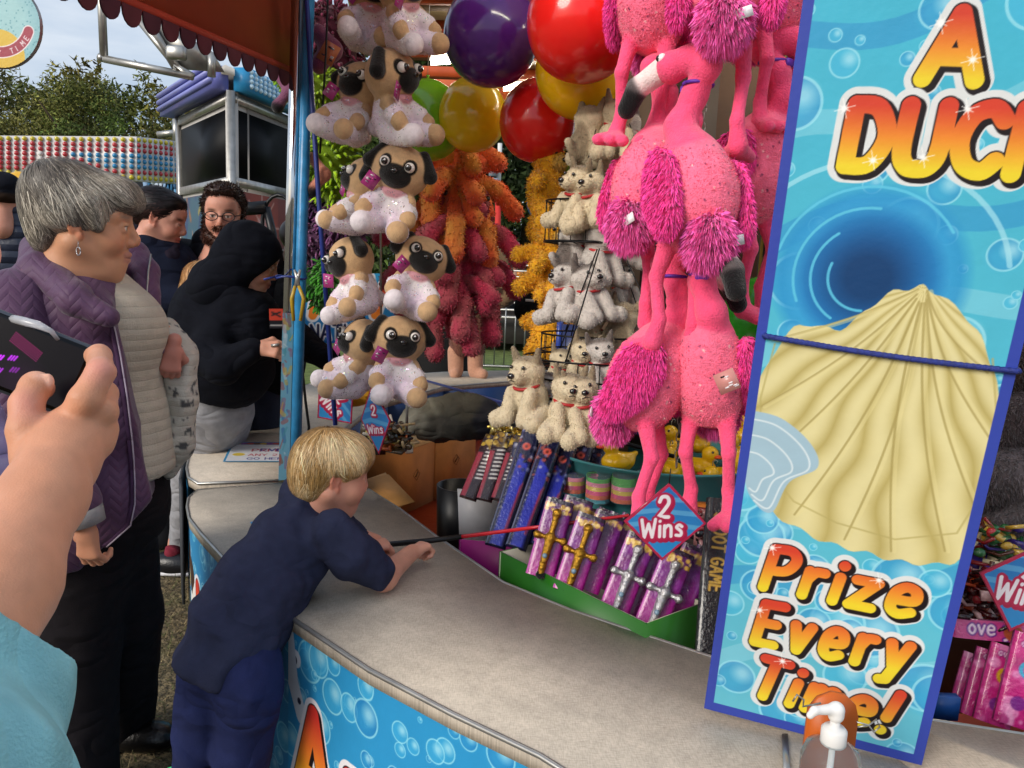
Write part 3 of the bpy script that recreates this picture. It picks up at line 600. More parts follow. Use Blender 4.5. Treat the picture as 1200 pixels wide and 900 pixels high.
# white steel lighting frame, top left
fr = thing('light_frame', 'rusty white steel frame with a small floodlight against the sky', 'frame', P(122, 68, 4.5))
b = B('b4aea3')
for a, c in (((116, -60), (122, 69)), ((122, 69), (226, 90)), ((152, -10), (205, 78)), ((162, 22), (212, 84)), ((205, 78), (226, 90)), ((248, 62), (248, 90)), ((122, 69), (116, 66))): b.tube([P(*a, 4.5), P(*c, 4.5)], .022, 8)
b.build('bar', METAL, fr)
b = B('a9a69e'); b.prism([P(158, 10, 4.52), P(180, 20, 4.52), P(248, 60, 4.52), P(262, 84, 4.52), P(205, 80, 4.52)], (0, .02, 0)); b.build('plate', METAL, fr)
b = B('8d8c88'); b.box(P(207, 62, 4.4), (.1, .06, .07), bev=.01); b.build('floodlight', METAL, fr)
# round hanging sign, top left
dc = P(-2, 28, 2.4); dsg = thing('round_sign', 'round hanging sign with a red ribbon reading EVERY TIME', 'sign', dc)
B('6f7a80').lathe(dc+[0, .012, 0], [(0, 0), (.126, 0), (.128, -.008), (0, -.008)], 40, ax=RX(-math.pi/2)).build('backing', METAL, dsg)
cv = Cv(.26, .26, .0016, '7fb4bf'); cv.disc(.13, .13, .11, '9cc9cc', 1, .06)
for i in range(160):
    a = random.random()*6.28; r_ = .122*math.sqrt(random.random()); cv.disc(.13+r_*math.cos(a), .13+r_*math.sin(a)*1, .0022, '4f8f9c', .7)
cv.disc(.13, .04, .075, 'd9b53a', 1)
ar = [(.13+.095*math.cos(a), .145+.095*math.sin(a)) for a in np.linspace(-2.7, -.35, 24)]; cv.line(ar, .034, 'f0e6e6'); cv.line(ar, .028, '9e2f45')
for i, ch in enumerate('EVERY TIME'):
    a = -2.45+i*.205; cv.text(ch, .13+.104*math.cos(a), .145+.104*math.sin(a), .014, .0022, [(0, 0, 0, 'f2eeee')], ang=a+math.pi/2)
cv.mask = np.hypot(cv.X-.13, cv.Y-.13) < .125
cv.build('print', PRINT, dsg, planefn(dc+[-.13, -.001, -.13], (1, 0, 0), (0, 0, 1)))
b = B('5c5c5c'); b.tube([dc+[0, 0, .12], dc+[0, 0, .5]], .003); b.build('hanger', METAL, dsg)
# ------------------------------------------------------------------ the stall
stall = thing('game_stall', 'round fairground prize stall with blue posts, beige counters and bubble printed front panels', 'stall', (1.1, 3.8, 0))
CT = .6
oA = [Z(*p, CT) for p in [(331, 566), (231, 574), (221, 583), (219.5, 593), (222, 607), (235, 624), (262, 653), (298, 690), (336, 719), (433, 784), (530, 835), (633, 884)]]+[np.array(v+(CT,)) for v in [(.2, 1.09), (.5, .99), (.82, .96)]]
iA = [Z(*p, CT) for p in [(432, 573), (470, 597), (510, 627), (590, 682), (668, 714), (745, 740), (830, 768), (917, 794)]]
oB = [Z(*p, CT) for p in [(330, 562), (232, 566), (221, 559), (219, 548), (222, 533), (240, 508), (268, 487), (320, 464), (362, 450)]]
iB = [Z(*p, CT) for p in [(404, 545), (398, 505), (428, 482), (455, 470)]]
DK = .035
def slab(outer, inner, name, z=CT):
    poly = outer+inner[::-1]; V = [np.array([p[0], p[1], z]) for p in poly]
    b = B('b9b1a4'); b.prism([v-[0, 0, DK] for v in V], (0, 0, DK)); o_ = b.build(name, TOP, stall)
    e = B('8f8d88'); 
    for ring in (outer, inner):
        e.tube([np.array([p[0], p[1], z-.003]) for p in ring], .0055, 6)
        e.tube([np.array([p[0], p[1], z+.001]) for p in ring], .002, 5, '5a544e')
    e.build('edge_trim', METAL, o_); return o_
def top_mat():
    M = mat('counter_vinyl', 'b3a899', .55, .06, 9, .12, 120)
    t = M.node_tree; lk = t.links.new; b = t.nodes['Principled BSDF']; tc_ = NN(t, 'ShaderNodeTexCoord'); prev = b.inputs['Base Color'].links[0].from_socket
    for sc_, am in (((40, 280, 1), .15), ((280, 40, 1), .13), ((2.5, 2.5, 1), .06), ((14, 14, 1), .06)):
        mp_ = NN(t, 'ShaderNodeMapping'); mp_.inputs['Scale'].default_value = sc_; mp_.inputs['Rotation'].default_value = (0, 0, .5); lk(tc_.outputs['Object'], mp_.inputs[0])
        n = NN(t, 'ShaderNodeTexNoise'); n.inputs['Scale'].default_value = 1.6; n.inputs['Detail'].default_value = 6; lk(mp_.outputs[0], n.inputs['Vector'])
        r = NN(t, 'ShaderNodeMapRange'); r.inputs['From Min'].default_value = .32; r.inputs['From Max'].default_value = .6; r.inputs['To Min'].default_value = 1-am*1.3; r.inputs['To Max'].default_value = 1.06; lk(n.outputs['Fac'], r.inputs[0])
        m_ = NN(t, 'ShaderNodeMix', data_type='RGBA', blend_type='MULTIPLY'); m_.inputs['Factor'].default_value = 1; lk(prev, m_.inputs['A']); lk(r.outputs[0], m_.inputs['B']); prev = m_.outputs['Result']
    lk(prev, b.inputs['Base Color']); return M
TOP = top_mat()
slab(oA, iA, 'counter_top'); slab(oB, iB, 'counter_top')
oC = [oB[-1]+[.004, .004, 0]]+[Z(430, 442, CT), Z(520, 436, CT), Z(612, 434, CT)]+[np.array(v+(CT,)) for v in [(1.6, 6.6), (3.0, 5.9)]]; iC = [iB[-1]+[.004, .004, 0], Z(520, 452.5, CT), Z(605, 446, CT)]+[np.array(v+(CT,)) for v in [(1.5, 6.1), (2.6, 5.5)]]
slab(oC, iC, 'counter_top')
oD = [np.array(v+(CT,)) for v in [(.826, .958), (1.2, .97), (1.7, 1.1), (2.4, 1.5), (3.2, 2.6), (3.6, 4.2), (3.02, 5.88)]]; iD = [Z(920.5, 795, CT), Z(1000, 820, CT), Z(1090, 843, CT), Z(1200, 860, CT)]+[np.array(v+(CT,)) for v in [(1.6, 1.6), (2.3, 2.3), (2.9, 3.2), (3.1, 4.4), (2.62, 5.48)]]
slab(oD, iD, 'counter_top')
# inner skirt, blue
b = B('1c3a6e')
for ring in (iA, iB, iC, iD):
    for p, q in zip(ring, ring[1:]): b.prism([np.array([p[0], p[1], .12]), np.array([q[0], q[1], .12]), np.array([q[0], q[1], CT-.036]), np.array([p[0], p[1], CT-.036])], ((p[1]-q[1])*.0+.0, .012, 0))
b.build('inner_panel', mat('blue_paint', None, .4, .15, 5), stall)
# floor of the stall
V = [(-1.0, 3.2, .2), (-.5, 2.3, .2), (.1, 1.7, .2), (.9, 1.3, .2), (1.6, 1.5, .2), (2.6, 2.6, .2), (3.0, 4.4, .2), (2.5, 5.5, .2), (.2, 5.8, .2), (-1., 4.6, .2)]
b = B('a84a28'); b.prism([np.array(v)-[0, 0, .08] for v in V], (0, 0, .08))
for k in range(16): b.box((-.9+k*.24, 3.6, .2015), (.006, 4.2, .002), .3, c='50240f') if False else None
b.build('floor', mat('orange_boards', 'a8401c', .5, .2, 4, .2, 30), stall)
# printed front panels
def curvefn(ring, ztop, out_=.004):
    Rg = np.array([[p[0], p[1]] for p in ring]); sl = np.r_[0, np.cumsum(np.linalg.norm(np.diff(Rg, axis=0), axis=1))]
    def fn(x, y):
        px = np.interp(x, sl, Rg[:, 0]); py = np.interp(x, sl, Rg[:, 1]); e = .01
        tx = np.interp(x+e, sl, Rg[:, 0])-np.interp(x-e, sl, Rg[:, 0]); ty = np.interp(x+e, sl, Rg[:, 1])-np.interp(x-e, sl, Rg[:, 1]); l = np.hypot(tx, ty)+1e-9
        return np.stack([px+ty/l*(-out_)*-1*-1, py-tx/l*(-out_)*-1*-1, ztop+y], 1)
    return fn, sl[-1]
LET = [(.016, 0, 0, 'e6e2e6'), (.0065, .006, -.007, '1a1214'), (.003, 0, 0, '1a1214'), (0, 0, 0, ('g', 'c8342c', 'ecd42c', 'e8842a'))]
def dense(ring, m_=60):
    Rg = np.array(ring); sl = np.r_[0, np.cumsum(np.linalg.norm(np.diff(Rg[:, :2], axis=0), axis=1))]; t = np.linspace(0, sl[-1], m_)
    q = np.stack([np.interp(t, sl, Rg[:, i]) for i in range(3)], 1)
    for _ in range(3): q[1:-1] = (q[:-2]+q[1:-1]*2+q[2:])/4
    return list(q)
ringA2 = dense(oA[8:]+[np.array((.9, .955, CT))], 80)
fn, Lg = curvefn(ringA2, .1); cv = Cv(Lg, .462, .0016, '2b8fc4')
bubbles(cv, 260, 4, .006, .05, ('3aa2d2', '1a6cb0'))
cv.disc(.035, .40, .022, 'e9e9ec'); cv.disc(.028, .395, .012, '141a3a'); cv.line([(.0, .45), (.02, .34), (.06, .27)], .05, 'cfd4dc')
cv.disc(.05, .3, .008, '141a3a')
cv.text('A', .035, .055, .24, .047, LET, ang=-.02); cv.text('DUCK', .255, -.005, .22, .042, LET, gap=.25)
cv.build('front_panel', PRINT, stall, fn)
ringA1 = dense(oA[2:9], 60); fn, Lg = curvefn(ringA1, .1); cv = Cv(Lg, .462, .002, '2a86ba'); bubbles(cv, 190, 9, .006, .04, ('49a8cc', '1b68a4'))
cv.disc(.12, .34, .05, '5a3a22', 1); cv.disc(.1, .26, .035, 'd9b443'); cv.disc(.2, .3, .06, '3a2418'); cv.disc(.2, .2, .045, 'e4e0da'); cv.line([(.17, .12), (.24, .25), (.3, .32)], .03, 'e2ddd8')
cv.text('HO', .3, .1, .2, .045, LET); cv.build('front_panel', PRINT, stall, fn)
ringB = dense(oB[2:8], 60); fn, Lg = curvefn(ringB, .1); cv = Cv(Lg, .462, .0035, '2a86ba'); bubbles(cv, 120, 19, .01, .05, ('49a8cc', '1b68a4')); cv.build('front_panel', PRINT, stall, fn)
# backing body under the counters
b = B('3a3d42')
for ring in (oA[2:], oB[2:], oC, oD):
    for p, q in zip(ring, ring[1:]):
        n_ = np.array([q[1]-p[1], -(q[0]-p[0]), 0]); n_ = -n_/(np.linalg.norm(n_)+1e-9)*.02
        b.prism([np.array([p[0], p[1], .1])+n_, np.array([q[0], q[1], .1])+n_, np.array([q[0], q[1], CT-.04])+n_, np.array([p[0], p[1], CT-.04])+n_], n_*.5)
b.build('base_frame', MATT, stall)
# corner post: blue tube with mirror strip
post0 = Z(346, 566, CT); pb = np.array([post0[0], post0[1]-.005, 0])
tp = P(362, 0, pb[1]); lean = (tp[0]-pb[0])/(tp[2]-CT)
b = B('2f86b4'); b.tube([pb+[0, 0, CT], pb+[lean*.75, 0, CT+.75], pb+[lean*2.1, 0, CT+2.1]], .0195, 16); b.build('post', mat('blue_chipped_paint', '2a7cae', .3, .3, 14, .2, 30), stall)
b = B('c8ccd0'); q = pb+[-.042, .0, 0]; b.prism([q+[-.018, 0, CT], q+[.02, .012, CT], q+[.02+lean*2.1, .012, CT+2.1], q+[-.018+lean*2.1, 0, CT+2.1]], (0, .006, 0)); b.build('mirror_strip', mat('mirror_sheet', 'c4cad0', .05, .05, 6, .03, 5, metal=1), stall)
# colour streaks painted low on the mirror strip as its blurred reflections
cv = Cv(.036, .62, .0015, '5f8fa4'); 
for i in range(50): x_, y_ = random.random()*.036, random.random()*.62; cv.line([(x_, y_), (x_+.012*random.uniform(-1, 1), y_+.05*random.random())], .004+.012*random.random(), random.choice(['b09443', '8a4a4a', '2f5a88', '7a5a70', 'a9b6bc', '3f7f8a', '6a4a34']), .6)
cv.build('reflection_print', PRINT, stall, lambda x, y: np.stack([q[0]-.018+lean*y+x, np.full_like(x, q[1]-.0035)+.012*x/.038, CT+.01+y], 1))
# near top roof panel (awning) and scalloped edge
ROOFM = mat('awning_vinyl', 'a8482c', .5, .25, 2.5, .15, 8); 
Q0 = P(339, 82, 2.80); Q1 = P(118, -12, 1.95); dv = (Q1-Q0); Q2 = Q0+dv*2.6
b = B('a04a30'); rin = P(352, -60, 2.95); r2 = np.array([1.2, 1.9, 2.75]); 
Q3 = Q0+dv*1.35; b.add([Q0, Q3, Q3+np.array([.45, .05, .2]), np.array([-.15, 1.75, 2.62]), rin+[0, 0, .1]], [(0, 1, 2, 3, 4)]); b.build('awning', ROOFM, stall)
b = B('6a2a28'); nsc = 16; nsc_seg = dv*1.35/nsc; up_ = np.array([0, 0, 1.])
for i in range(nsc):
    a = Q0+nsc_seg*i; e = Q0+nsc_seg*(i+1); V = [a, e]; m_ = 8
    for k in range(m_+1):
        th = math.pi*k/m_; V.append((a+e)/2-(e-a)/2*(-math.cos(th))*.92+[0, 0, -.02-.04*math.sin(th)])
    b.add([v+[.0, .0, 0] for v in V]+[v+np.array([.006, -.004, 0]) for v in V], [tuple(range(len(V))), tuple(range(2*len(V)-1, len(V)-1, -1))], '4a2030' if i % 2 else '5a2632')
b.build('scalloped_trim', mat('scallop_cloth', None, .8, .15, 20), stall)
b = B('b4603a'); b.tube([Q0, Q0+dv*1.35], .012, 8, 'a83a26'); b.build('edge_pipe', MATT, stall)
# main ceiling
CZ = 2.78; b = B('c2b089')
cp_ = [(-.75, 3.0), (-1.0, 4.6), (-.3, 5.9), (1.5, 6.4), (3.3, 5.7), (3.5, 3.4), (2.4, 1.4), (.9, 1.7), (.2, 2.2)]
b.prism([np.array(v+(CZ,)) for v in cp_], (0, 0, .08)); b.build('ceiling', mat('ceiling_board', 'c0ab80', .6, .12, 3), stall)
b = B('a8471f')
for k in range(7): y_ = 3.0+k*.5; b.box((1.2, y_, CZ-.035), (4.2 if k < 6 else 2.5, .05, .065), -.04)
b.box((.9, 5.95, CZ-.06), (3.6, .06, .14), .0, 'b5552a'); b.build('beam', mat('orange_beam', None, .5, .2, 6), stall)
b = B('6b4a2c')
for k in range(6): y_ = 3.2+k*.5; b.box((1.2, y_, CZ-.012), (4.2, .12, .02), -.04)
b.build('beam', mat('brown_batten', None, .6, .2, 6), stall)
TUBE = mat('lit_tube', 'fff4e0', .5, .02, 4, emit=24.)
def tubelight(a, c, r=.02):
    f_ = B('b8b4a8'); m_ = (a+c)/2; d_ = c-a; n_ = np.cross(d_, [0, 0, 1]); n_ /= np.linalg.norm(n_)
    f_.prism([a+n_*.04+[0, 0, .03], c+n_*.04+[0, 0, .03], c-n_*.04+[0, 0, .03], a-n_*.04+[0, 0, .03]], (0, 0, .05)); o_ = f_.build('light_fitting', MATT, stall)
    B('fff4e0').tube([a, c], r, 10).build('light_tube', TUBE, o_)
tubelight(P(505, 72, 4.6), P(640, 62, 4.75)); tubelight(P(590, 103, 5.6), P(700, 97, 5.6)); tubelight(P(925, -5, 2.9), P(968, 13, 2.9), .022); tubelight(np.array([.3, 3.2, 2.6]), np.array([1.5, 3.1, 2.6])); tubelight(np.array([1.6, 2.2, 2.6]), np.array([2.2, 3.2, 2.6])); tubelight(np.array([-.1, 1.75, 2.62]), np.array([1.0, 1.5, 2.62]))  # tubes set by world coordinates lie out of view, added to brighten the toys
# right hand back wall, brown
b = B('3c2416'); b.prism([np.array([.75, 3.35, .2]), np.array([3.0, 3.0, .2]), np.array([3.0, 3.0, CZ]), np.array([.75, 3.35, CZ])], (0, .04, 0)); b.build('back_wall', mat('brown_ply', '3e2717', .6, .3, 4, .2, 20), stall)
# strap, cables and rails by the post
b = B('1f2f86'); p0 = P(364, 60, 2.72); b.tube([P(358, -30, 2.74), P(366, 120, 2.74), P(374, 240, 2.74), P(393, 498, 2.74)], .0085, 8); o = b.build('blue_rail', mat('blue_bar', '24357e', .35, .15, 9)); tag(o, 'thin dark blue bar running from the roof down behind the blue post', 'rail')
b = B('0e0e10'); b.tube([P(385, -20, 2.76), P(382, 60, 2.76), P(375, 180, 2.76)], .004, 6); o = b.build('cable', mat('black_rubber', '101012', .5, .1, 9)); tag(o, 'thin black cable hanging left of the top pug toys', 'cable')
b = B('0e0e10'); b.tube([P(354, 240, 2.82), P(353, 420, 2.82), P(358, 470, 2.82), P(362, 500, 2.82), P(360, 545, 2.82)], .0055, 6); o = b.build('power_cable', MATS['black_rubber']); tag(o, 'black power cable hanging behind the blue post down to the counter', 'cable')
b = B('1c2c7a'); b.tube([Z(487, 450, .5)+[0, 0, .05], P(600, 475, 3.3), P(775, 513, 2.55)], .008, 8); o = b.build('blue_rail', MATS['blue_bar']); tag(o, 'dark blue bar crossing the stall under the pugs and the puppies', 'rail')
pl = thing('pliers', 'yellow handled pliers hooked on the blue post', 'pliers', P(348, 330, 2.66)); b = B('a88a22')
b.tube([P(346, 335, 2.66), P(342, 350, 2.66), P(344, 376, 2.66)], [.006, .007, .006]); b.tube([P(350, 335, 2.66), P(356, 350, 2.66), P(352, 376, 2.66)], [.006, .007, .006]); b.build('handle', PAINT, pl, True)
b = B('999999'); b.tube([P(346, 337, 2.66), P(349, 326, 2.66), P(345, 316, 2.66)], [.005, .009, .004]); b.tube([P(350, 337, 2.66), P(349, 326, 2.66), P(352, 316, 2.66)], [.005, .007, .004]); b.build('jaw', METAL, pl, True)
b = B('2a3aa0'); ce = pb+[lean*.55-.01, -.0, P(340, 325, pb[1])[2]]
b.tube([ce+np.array([.055*math.cos(a)-.02, .032*math.sin(a), .004*math.sin(3*a)]) for a in np.linspace(0, 6.28, 24)], .004, 6); b.tube([ce+[-.07, -.02, 0], ce+[-.1, -.05, -.01]], .004, 6); o = b.build('cable_tie', MATS['blue_bar']); tag(o, 'blue cord tied round the blue post', 'cord')
# ================================================================== soft toys
PL = mat('plush', None, .9, .1, 60, .5, 260, spec=.15, sheen=.25)
PLS = mat('plush_long', None, .85, .12, 60, spec=.15, sheen=.3)
GLIT = mat('glitter_fleece', None, .6, .06, 30, flake=.05)
EYE = mat('toy_eye', None, .12, .02, 5, coat=1); CARD = mat('printed_card', None, .35, .05, 30, coat=.3)
RIB = mat('ribbon', None, .5, .1, 40)
def tagcard(parent, ce, w, h, c, M=None, name='paper_tag', c2='e8e0e4'):
    b = B(c); M = np.eye(3) if M is None else M
    b.box(ce, (w, .0015, h), c=c, M=M)
    for i in range(7): b.box(np.array(ce)+np.array(M)@np.array([(random.random()-.5)*w*.7, -.0012, (random.random()-.5)*h*.75]), (w*.2, .0006, h*.07), c=random.choice([c2, '2a1622', c2]), M=M)
    return b.build(name, CARD, parent)
# ---- pug in a sparkling suit
def make_pug():
    t = thing('plush_pug', 'x', 'plush toy'); s = S(.02, 'c9a67c'); T_ = 'c8a378'; Wt = 'e9dfe2'
    # sits facing -y; head centre z .17
    s.ell((0, 0, .172), (.094, .078, .082), T_, .02); s.ell((0, -.058, .156), (.046, .036, .036), '17130f', .015)
    s.paint((0, -.062, .156), (.052, .045, .038), '14110f', .002); s.paint((-.04, -.06, .19), (.022, .04, .025), '14110f'); s.paint((.04, -.06, .19), (.022, .04, .025), '14110f')
    for sg in (-1, 1): s.cone((sg*.064, -.005, .235), (sg*.1, -.02, .18), .018, .024, '14110f', .01)
    for sg in (-1, 1):
        s.cone((sg*.05, -.02, .085), (sg*.075, -.075, .03), .026, .026, T_, .01); s.cone((sg*.035, -.02, -.0), (sg*.06, -.11, -.01), .032, .03, Wt, .012)
        s.ell((sg*.06, -.115, -.008), (.034, .03, .034), T_ if sg > 0 else Wt, .008)
    s.ell((0, .01, .06), (.06, .055, .08), T_, .02)
    V, Fq, C = s.mesh(.0042); mk('body', V, Fq, PL, t, C, True)
    s = S(.015, Wt); s.ell((0, .008, .052), (.068, .06, .082), Wt); s.cone((-.02, .0, .1), (-.066, -.052, .05), .032, .031, Wt); s.cone((.02, 0, .1), (.066, -.052, .05), .032, .031, Wt)
    for sg in (-1, 1): s.cone((sg*.03, .0, .0), (sg*.056, -.092, -.008), .038, .036, Wt)
    s.ell((0, .07, .02), (.03, .03, .03), Wt)
    s.ell((0, -.025, .105), (.045, .035, .022), 'd99aa6', .008)
    V, Fq, C = s.mesh(.0045); V = V+normals(V, Fq)*(noise3(V, 60, 3)*.003+noise3(V, 240, 5, 2)*.0012)[:, None]
    C = C*(1+.05*noise3(V, 25, 9)[:, None]*np.array([0, -1.2, .3])); V, Fq, C = fur(V, Fq, C, 5000, .0045, .0013, None, .2, .6, .05, 6); mk('suit', V, Fq, GLIT, t, C, True)
    for sg in (-1, 1):
        e = B('e6e0d8').ball((sg*.041, -.072, .19), .0165, 10); e.ball((sg*.039, -.084, .19), .011, 10, '151210'); e.ball((sg*.037, -.093, .194), .003, 6, 'ffffff'); e.build('eye', EYE, t, True)
    B('0c0a0a').ball((0, -.094, .17), (.011, .007, .008), 8).build('nose', EYE, t, True)
    tagcard(t, (-.07, -.07, .12), .045, .05, 'a8357a', RY(.4)@RZ(.3)); return t
pug = make_pug(); used = [False]
def place(proto, flag, loc, rot, label, group, sc=1.):
    if not flag: 
        proto.location = tuple(loc); proto.rotation_euler = rot; proto['label'] = label; proto['group'] = group; proto.scale = (sc,)*3; flag.append(1); return proto
    return copy_tree(proto, loc, rot, sc, label, group)
fl = []
pugs = [(428, 50, 0, 'pug toy cut by the top edge, left of the topmost pair', .1, 1.), (472, 48, 0, 'pug toy at the photo top edge, right one of the topmost pair', .5, 1.),
 (410, 152, 0, 'pug toy, left of the second pair from the top', -.5, 1.0), (463, 150, 0, 'pug toy with big black muzzle, right of the second pair from the top', .45, 1.06),
 (417, 258, 0, 'pug toy half hidden, left of the third pair from the top', -.9, .95), (455, 256, 0, 'pug toy looking left, right of the third pair from the top', -.25, 1.06),
 (426, 352, 0, 'pug toy with tag over its face, left of the fourth pair from the top', -.4, 1.), (476, 352, 0, 'pug toy staring out, right of the fourth pair from the top', .25, 1.0),
 (414, 446, 0, 'pug toy with pink bandana turned away, left of the lowest pair', -1.0, 1.0), (462, 450, 0, 'pug toy with glittering chest, right of the lowest pair hanging over the counter', -.05, 1.04)]
ry = [.1, -.15, .12, -.1, .05, .15, -.2, .2, .1, .05]
for i, (px, py, _, lb, yaw, sc) in enumerate(pugs):
    place(pug, fl, P(px, py+(6 if i > 1 else 0), 2.42+.08*(i % 2 == 0)), (random.uniform(-.25, .15), ry[i]*1.6, yaw*1.5+.12+random.uniform(-.3, .3)), 'plush '+lb, 'pug toys hanging behind the blue post', sc*.89)
b = B('2a2a2c'); b.tube([P(445, -30, 2.62), P(447, 480, 2.62)], .004, 6); b.tube([P(478, 440, 2.7), P(476, 520, 2.7)], .006, 6, '0c0c0e'); o = b.build('hanging_chain', METAL); tag(o, 'dark chain on which the pug toys hang', 'chain')
# ---- flamingo
HOT = 'ff4aa6'; PK = 'fa5582'
def make_flamingo():
    t = thing('plush_flamingo', 'x', 'plush toy'); BD = 'ff7496'
    s = S(.03, PK); s.ell((0, .01, -.265), (.088, .09, .118), BD, .03, Rl=RX(.2)); s.ell((0, -.02, -.2), (.062, .066, .07), BD, .03)
    s.chain([(.015, -.01, -.17), (.02, -.05, -.115), (.0, -.04, -.05), (.0, 0., .0)], [.044, .031, .025, .024], PK, .02)
    s.chain([(.0, 0, .0), (.02, -.04, .022), (.04, -.075, .008)], [.025, .026, .034], PK, .015)
    for sg in (-1, 1):
        x = sg*.04; s.chain([(x, -.005, -.35), (x*1.2, -.03, -.43), (x*1.05, -.008, -.52), (x*1.2, -.016, -.565)], [.022, .0145, .0135, .02], PK, .01)
        for a in (-.55, 0, .55): s.cone((x*1.2, -.018, -.57), (x*1.2+.055*math.sin(a), -.062-.012*math.cos(a), -.584), .0165, .013, PK, .006)
    V, Fq, C = s.mesh(.0048)
    bodysel = (V[:, 2] < -.16) & (V[:, 2] > -.375) & (np.abs(C[:, 1]-C8(BD)[1]) < .12)
    st = RN.rand(len(V)); C[(st < .01) & bodysel] = (.45, .16, .34); C[(st > .996) & bodysel] = (1, .8, .8)
    V = V+normals(V, Fq)*((noise3(V, 120, 5, 2)*.0016)*bodysel)[:, None]+normals(V, Fq)*(noise3(V*[1, 1, 1.6], 26, 8, 2)*.0022)[:, None]
    V2, F2, C2 = fur(V, Fq, C, 5000, .0045, .0012, lambda c, k: (c[:, 2] < -.17) & (c[:, 2] > -.37), .1, .35, .05, 1)
    mk('body', V2, F2, PL, t, C2, True)
    for sg in (-1, 1):
        s = S(.02, HOT); s.ell((sg*.086, .015, -.25), (.019, .05, .082), HOT, .02, Rl=RX(.45)); s.ell((sg*.088, .048, -.31), (.014, .028, .04), HOT, .02, Rl=RX(.45))
        V, Fq, C = s.mesh(.005); V = V+normals(V, Fq)*(noise3(V, 70, 4)*.004)[:, None]; V, Fq, C = fur(V, Fq, C, 12000, .015, .0015, None, 1.1, .3, .06, 2); mk('wing', V, Fq, PLS, t, C, True)
    s = S(.02, 'ff5cb6'); s.ell((0, .078, -.345), (.042, .036, .05), 'ff66b8', .02); V, Fq, C = s.mesh(.005); V, Fq, C = fur(V, Fq, C, 9000, .024, .0016, None, 1., .35, .07, 3); mk('tail', V, Fq, PLS, t, C, True)
    s = S(.01, 'f2d6d4'); s.cone((.052, -.095, .004), (.082, -.14, -.03), .026, .023, 'f2dad8'); s.cone((.082, -.14, -.03), (.092, -.158, -.072), .024, .021, '141214', .006); V, Fq, C = s.mesh(.0035); mk('beak', V, Fq, PL, t, C, True)
    for sg in (-1, 1):
        c0 = np.array([.04, -.078, .014])+np.array([.026*sg, .02*sg*.6-.008, .006])
        e = B('f0e8e8').ball(c0, .011, 8); e.ball(c0+np.array([.005*sg, -.003, 0]), .008, 8, '0e0c0e'); e.build('eye', EYE, t, True)
    b = B('5a2aa0'); b.tube([np.array([.0+.03*math.cos(a), -.03+.03*math.sin(a), -.03]) for a in np.linspace(0, 6.28, 14)], .004, 6); b.box((.005, -.066, -.035), (.03, .01, .018), c='6a34b4', bev=.004); b.build('bow', RIB, t)
    tagcard(t, (.06, -.1, -.26), .045, .045, 'c98a84', RY(-.4)); b = B('e4dfe0'); b.box((-.03, .118, -.35), (.045, .0015, .02), c='e4dfe0', M=RY(.3)); b.build('care_label', CARD, t)
    return t
fm = make_flamingo(); fl = []
#  (px,py) of body centre ; D ; yaw ; tilt
fls = [(752, 438, 1.74, 1.15, .12, 'flamingo toy with big side wing, left of the lowest pair', 1.0), (830, 436, 1.70, -.45, -.10, 'flamingo toy, right one of the lowest pair, beside the green balloon', .98),
 (740, 214, 1.80, 2.2, .12, 'flamingo toy beside the puppies, leftmost of the middle row', 1.0), (826, 226, 1.64, 3.5, -.05, 'flamingo toy seen from behind, centre of the middle row', 1.0), (888, 196, 1.88, .75, -.06, 'flamingo toy with curved beak, rightmost of the middle row', 1.05),
 (768, -10, 1.82, -.3, .06, 'flamingo toy cut by the top edge, leftmost of the top row', 1.), (852, -22, 1.66, 2.9, 0., 'flamingo toy cut by the top edge, middle of the top row', 1.), (912, -25, 1.86, .5, -.06, 'flamingo toy cut by the top edge, rightmost of the top row', 1.)]
for i, (px, py, D_, yaw, tilt, lb, sc) in enumerate(fls):
    c = P(px, py, D_); place(fm, fl, c+np.array([tilt*.25, 0, .25*sc]), (0, tilt, yaw), 'pink plush '+lb, 'pink flamingo toys hanging in a bunch', sc)
b = B('6c6a66')
for k in range(64):
    z = 2.3-k*.021; x_ = P(805, 400, 1.79)[0]; a = (k % 2)*math.pi/2
    b.tube([np.array([x_+.006*math.cos(q)*math.cos(a), 1.80+.006*math.cos(q)*math.sin(a), z+.013*math.sin(q)]) for q in np.linspace(0, 6.28, 9)], .0016, 4)
o = b.build('hanging_chain', METAL); tag(o, 'steel link chain running down through the flamingo toys', 'chain')
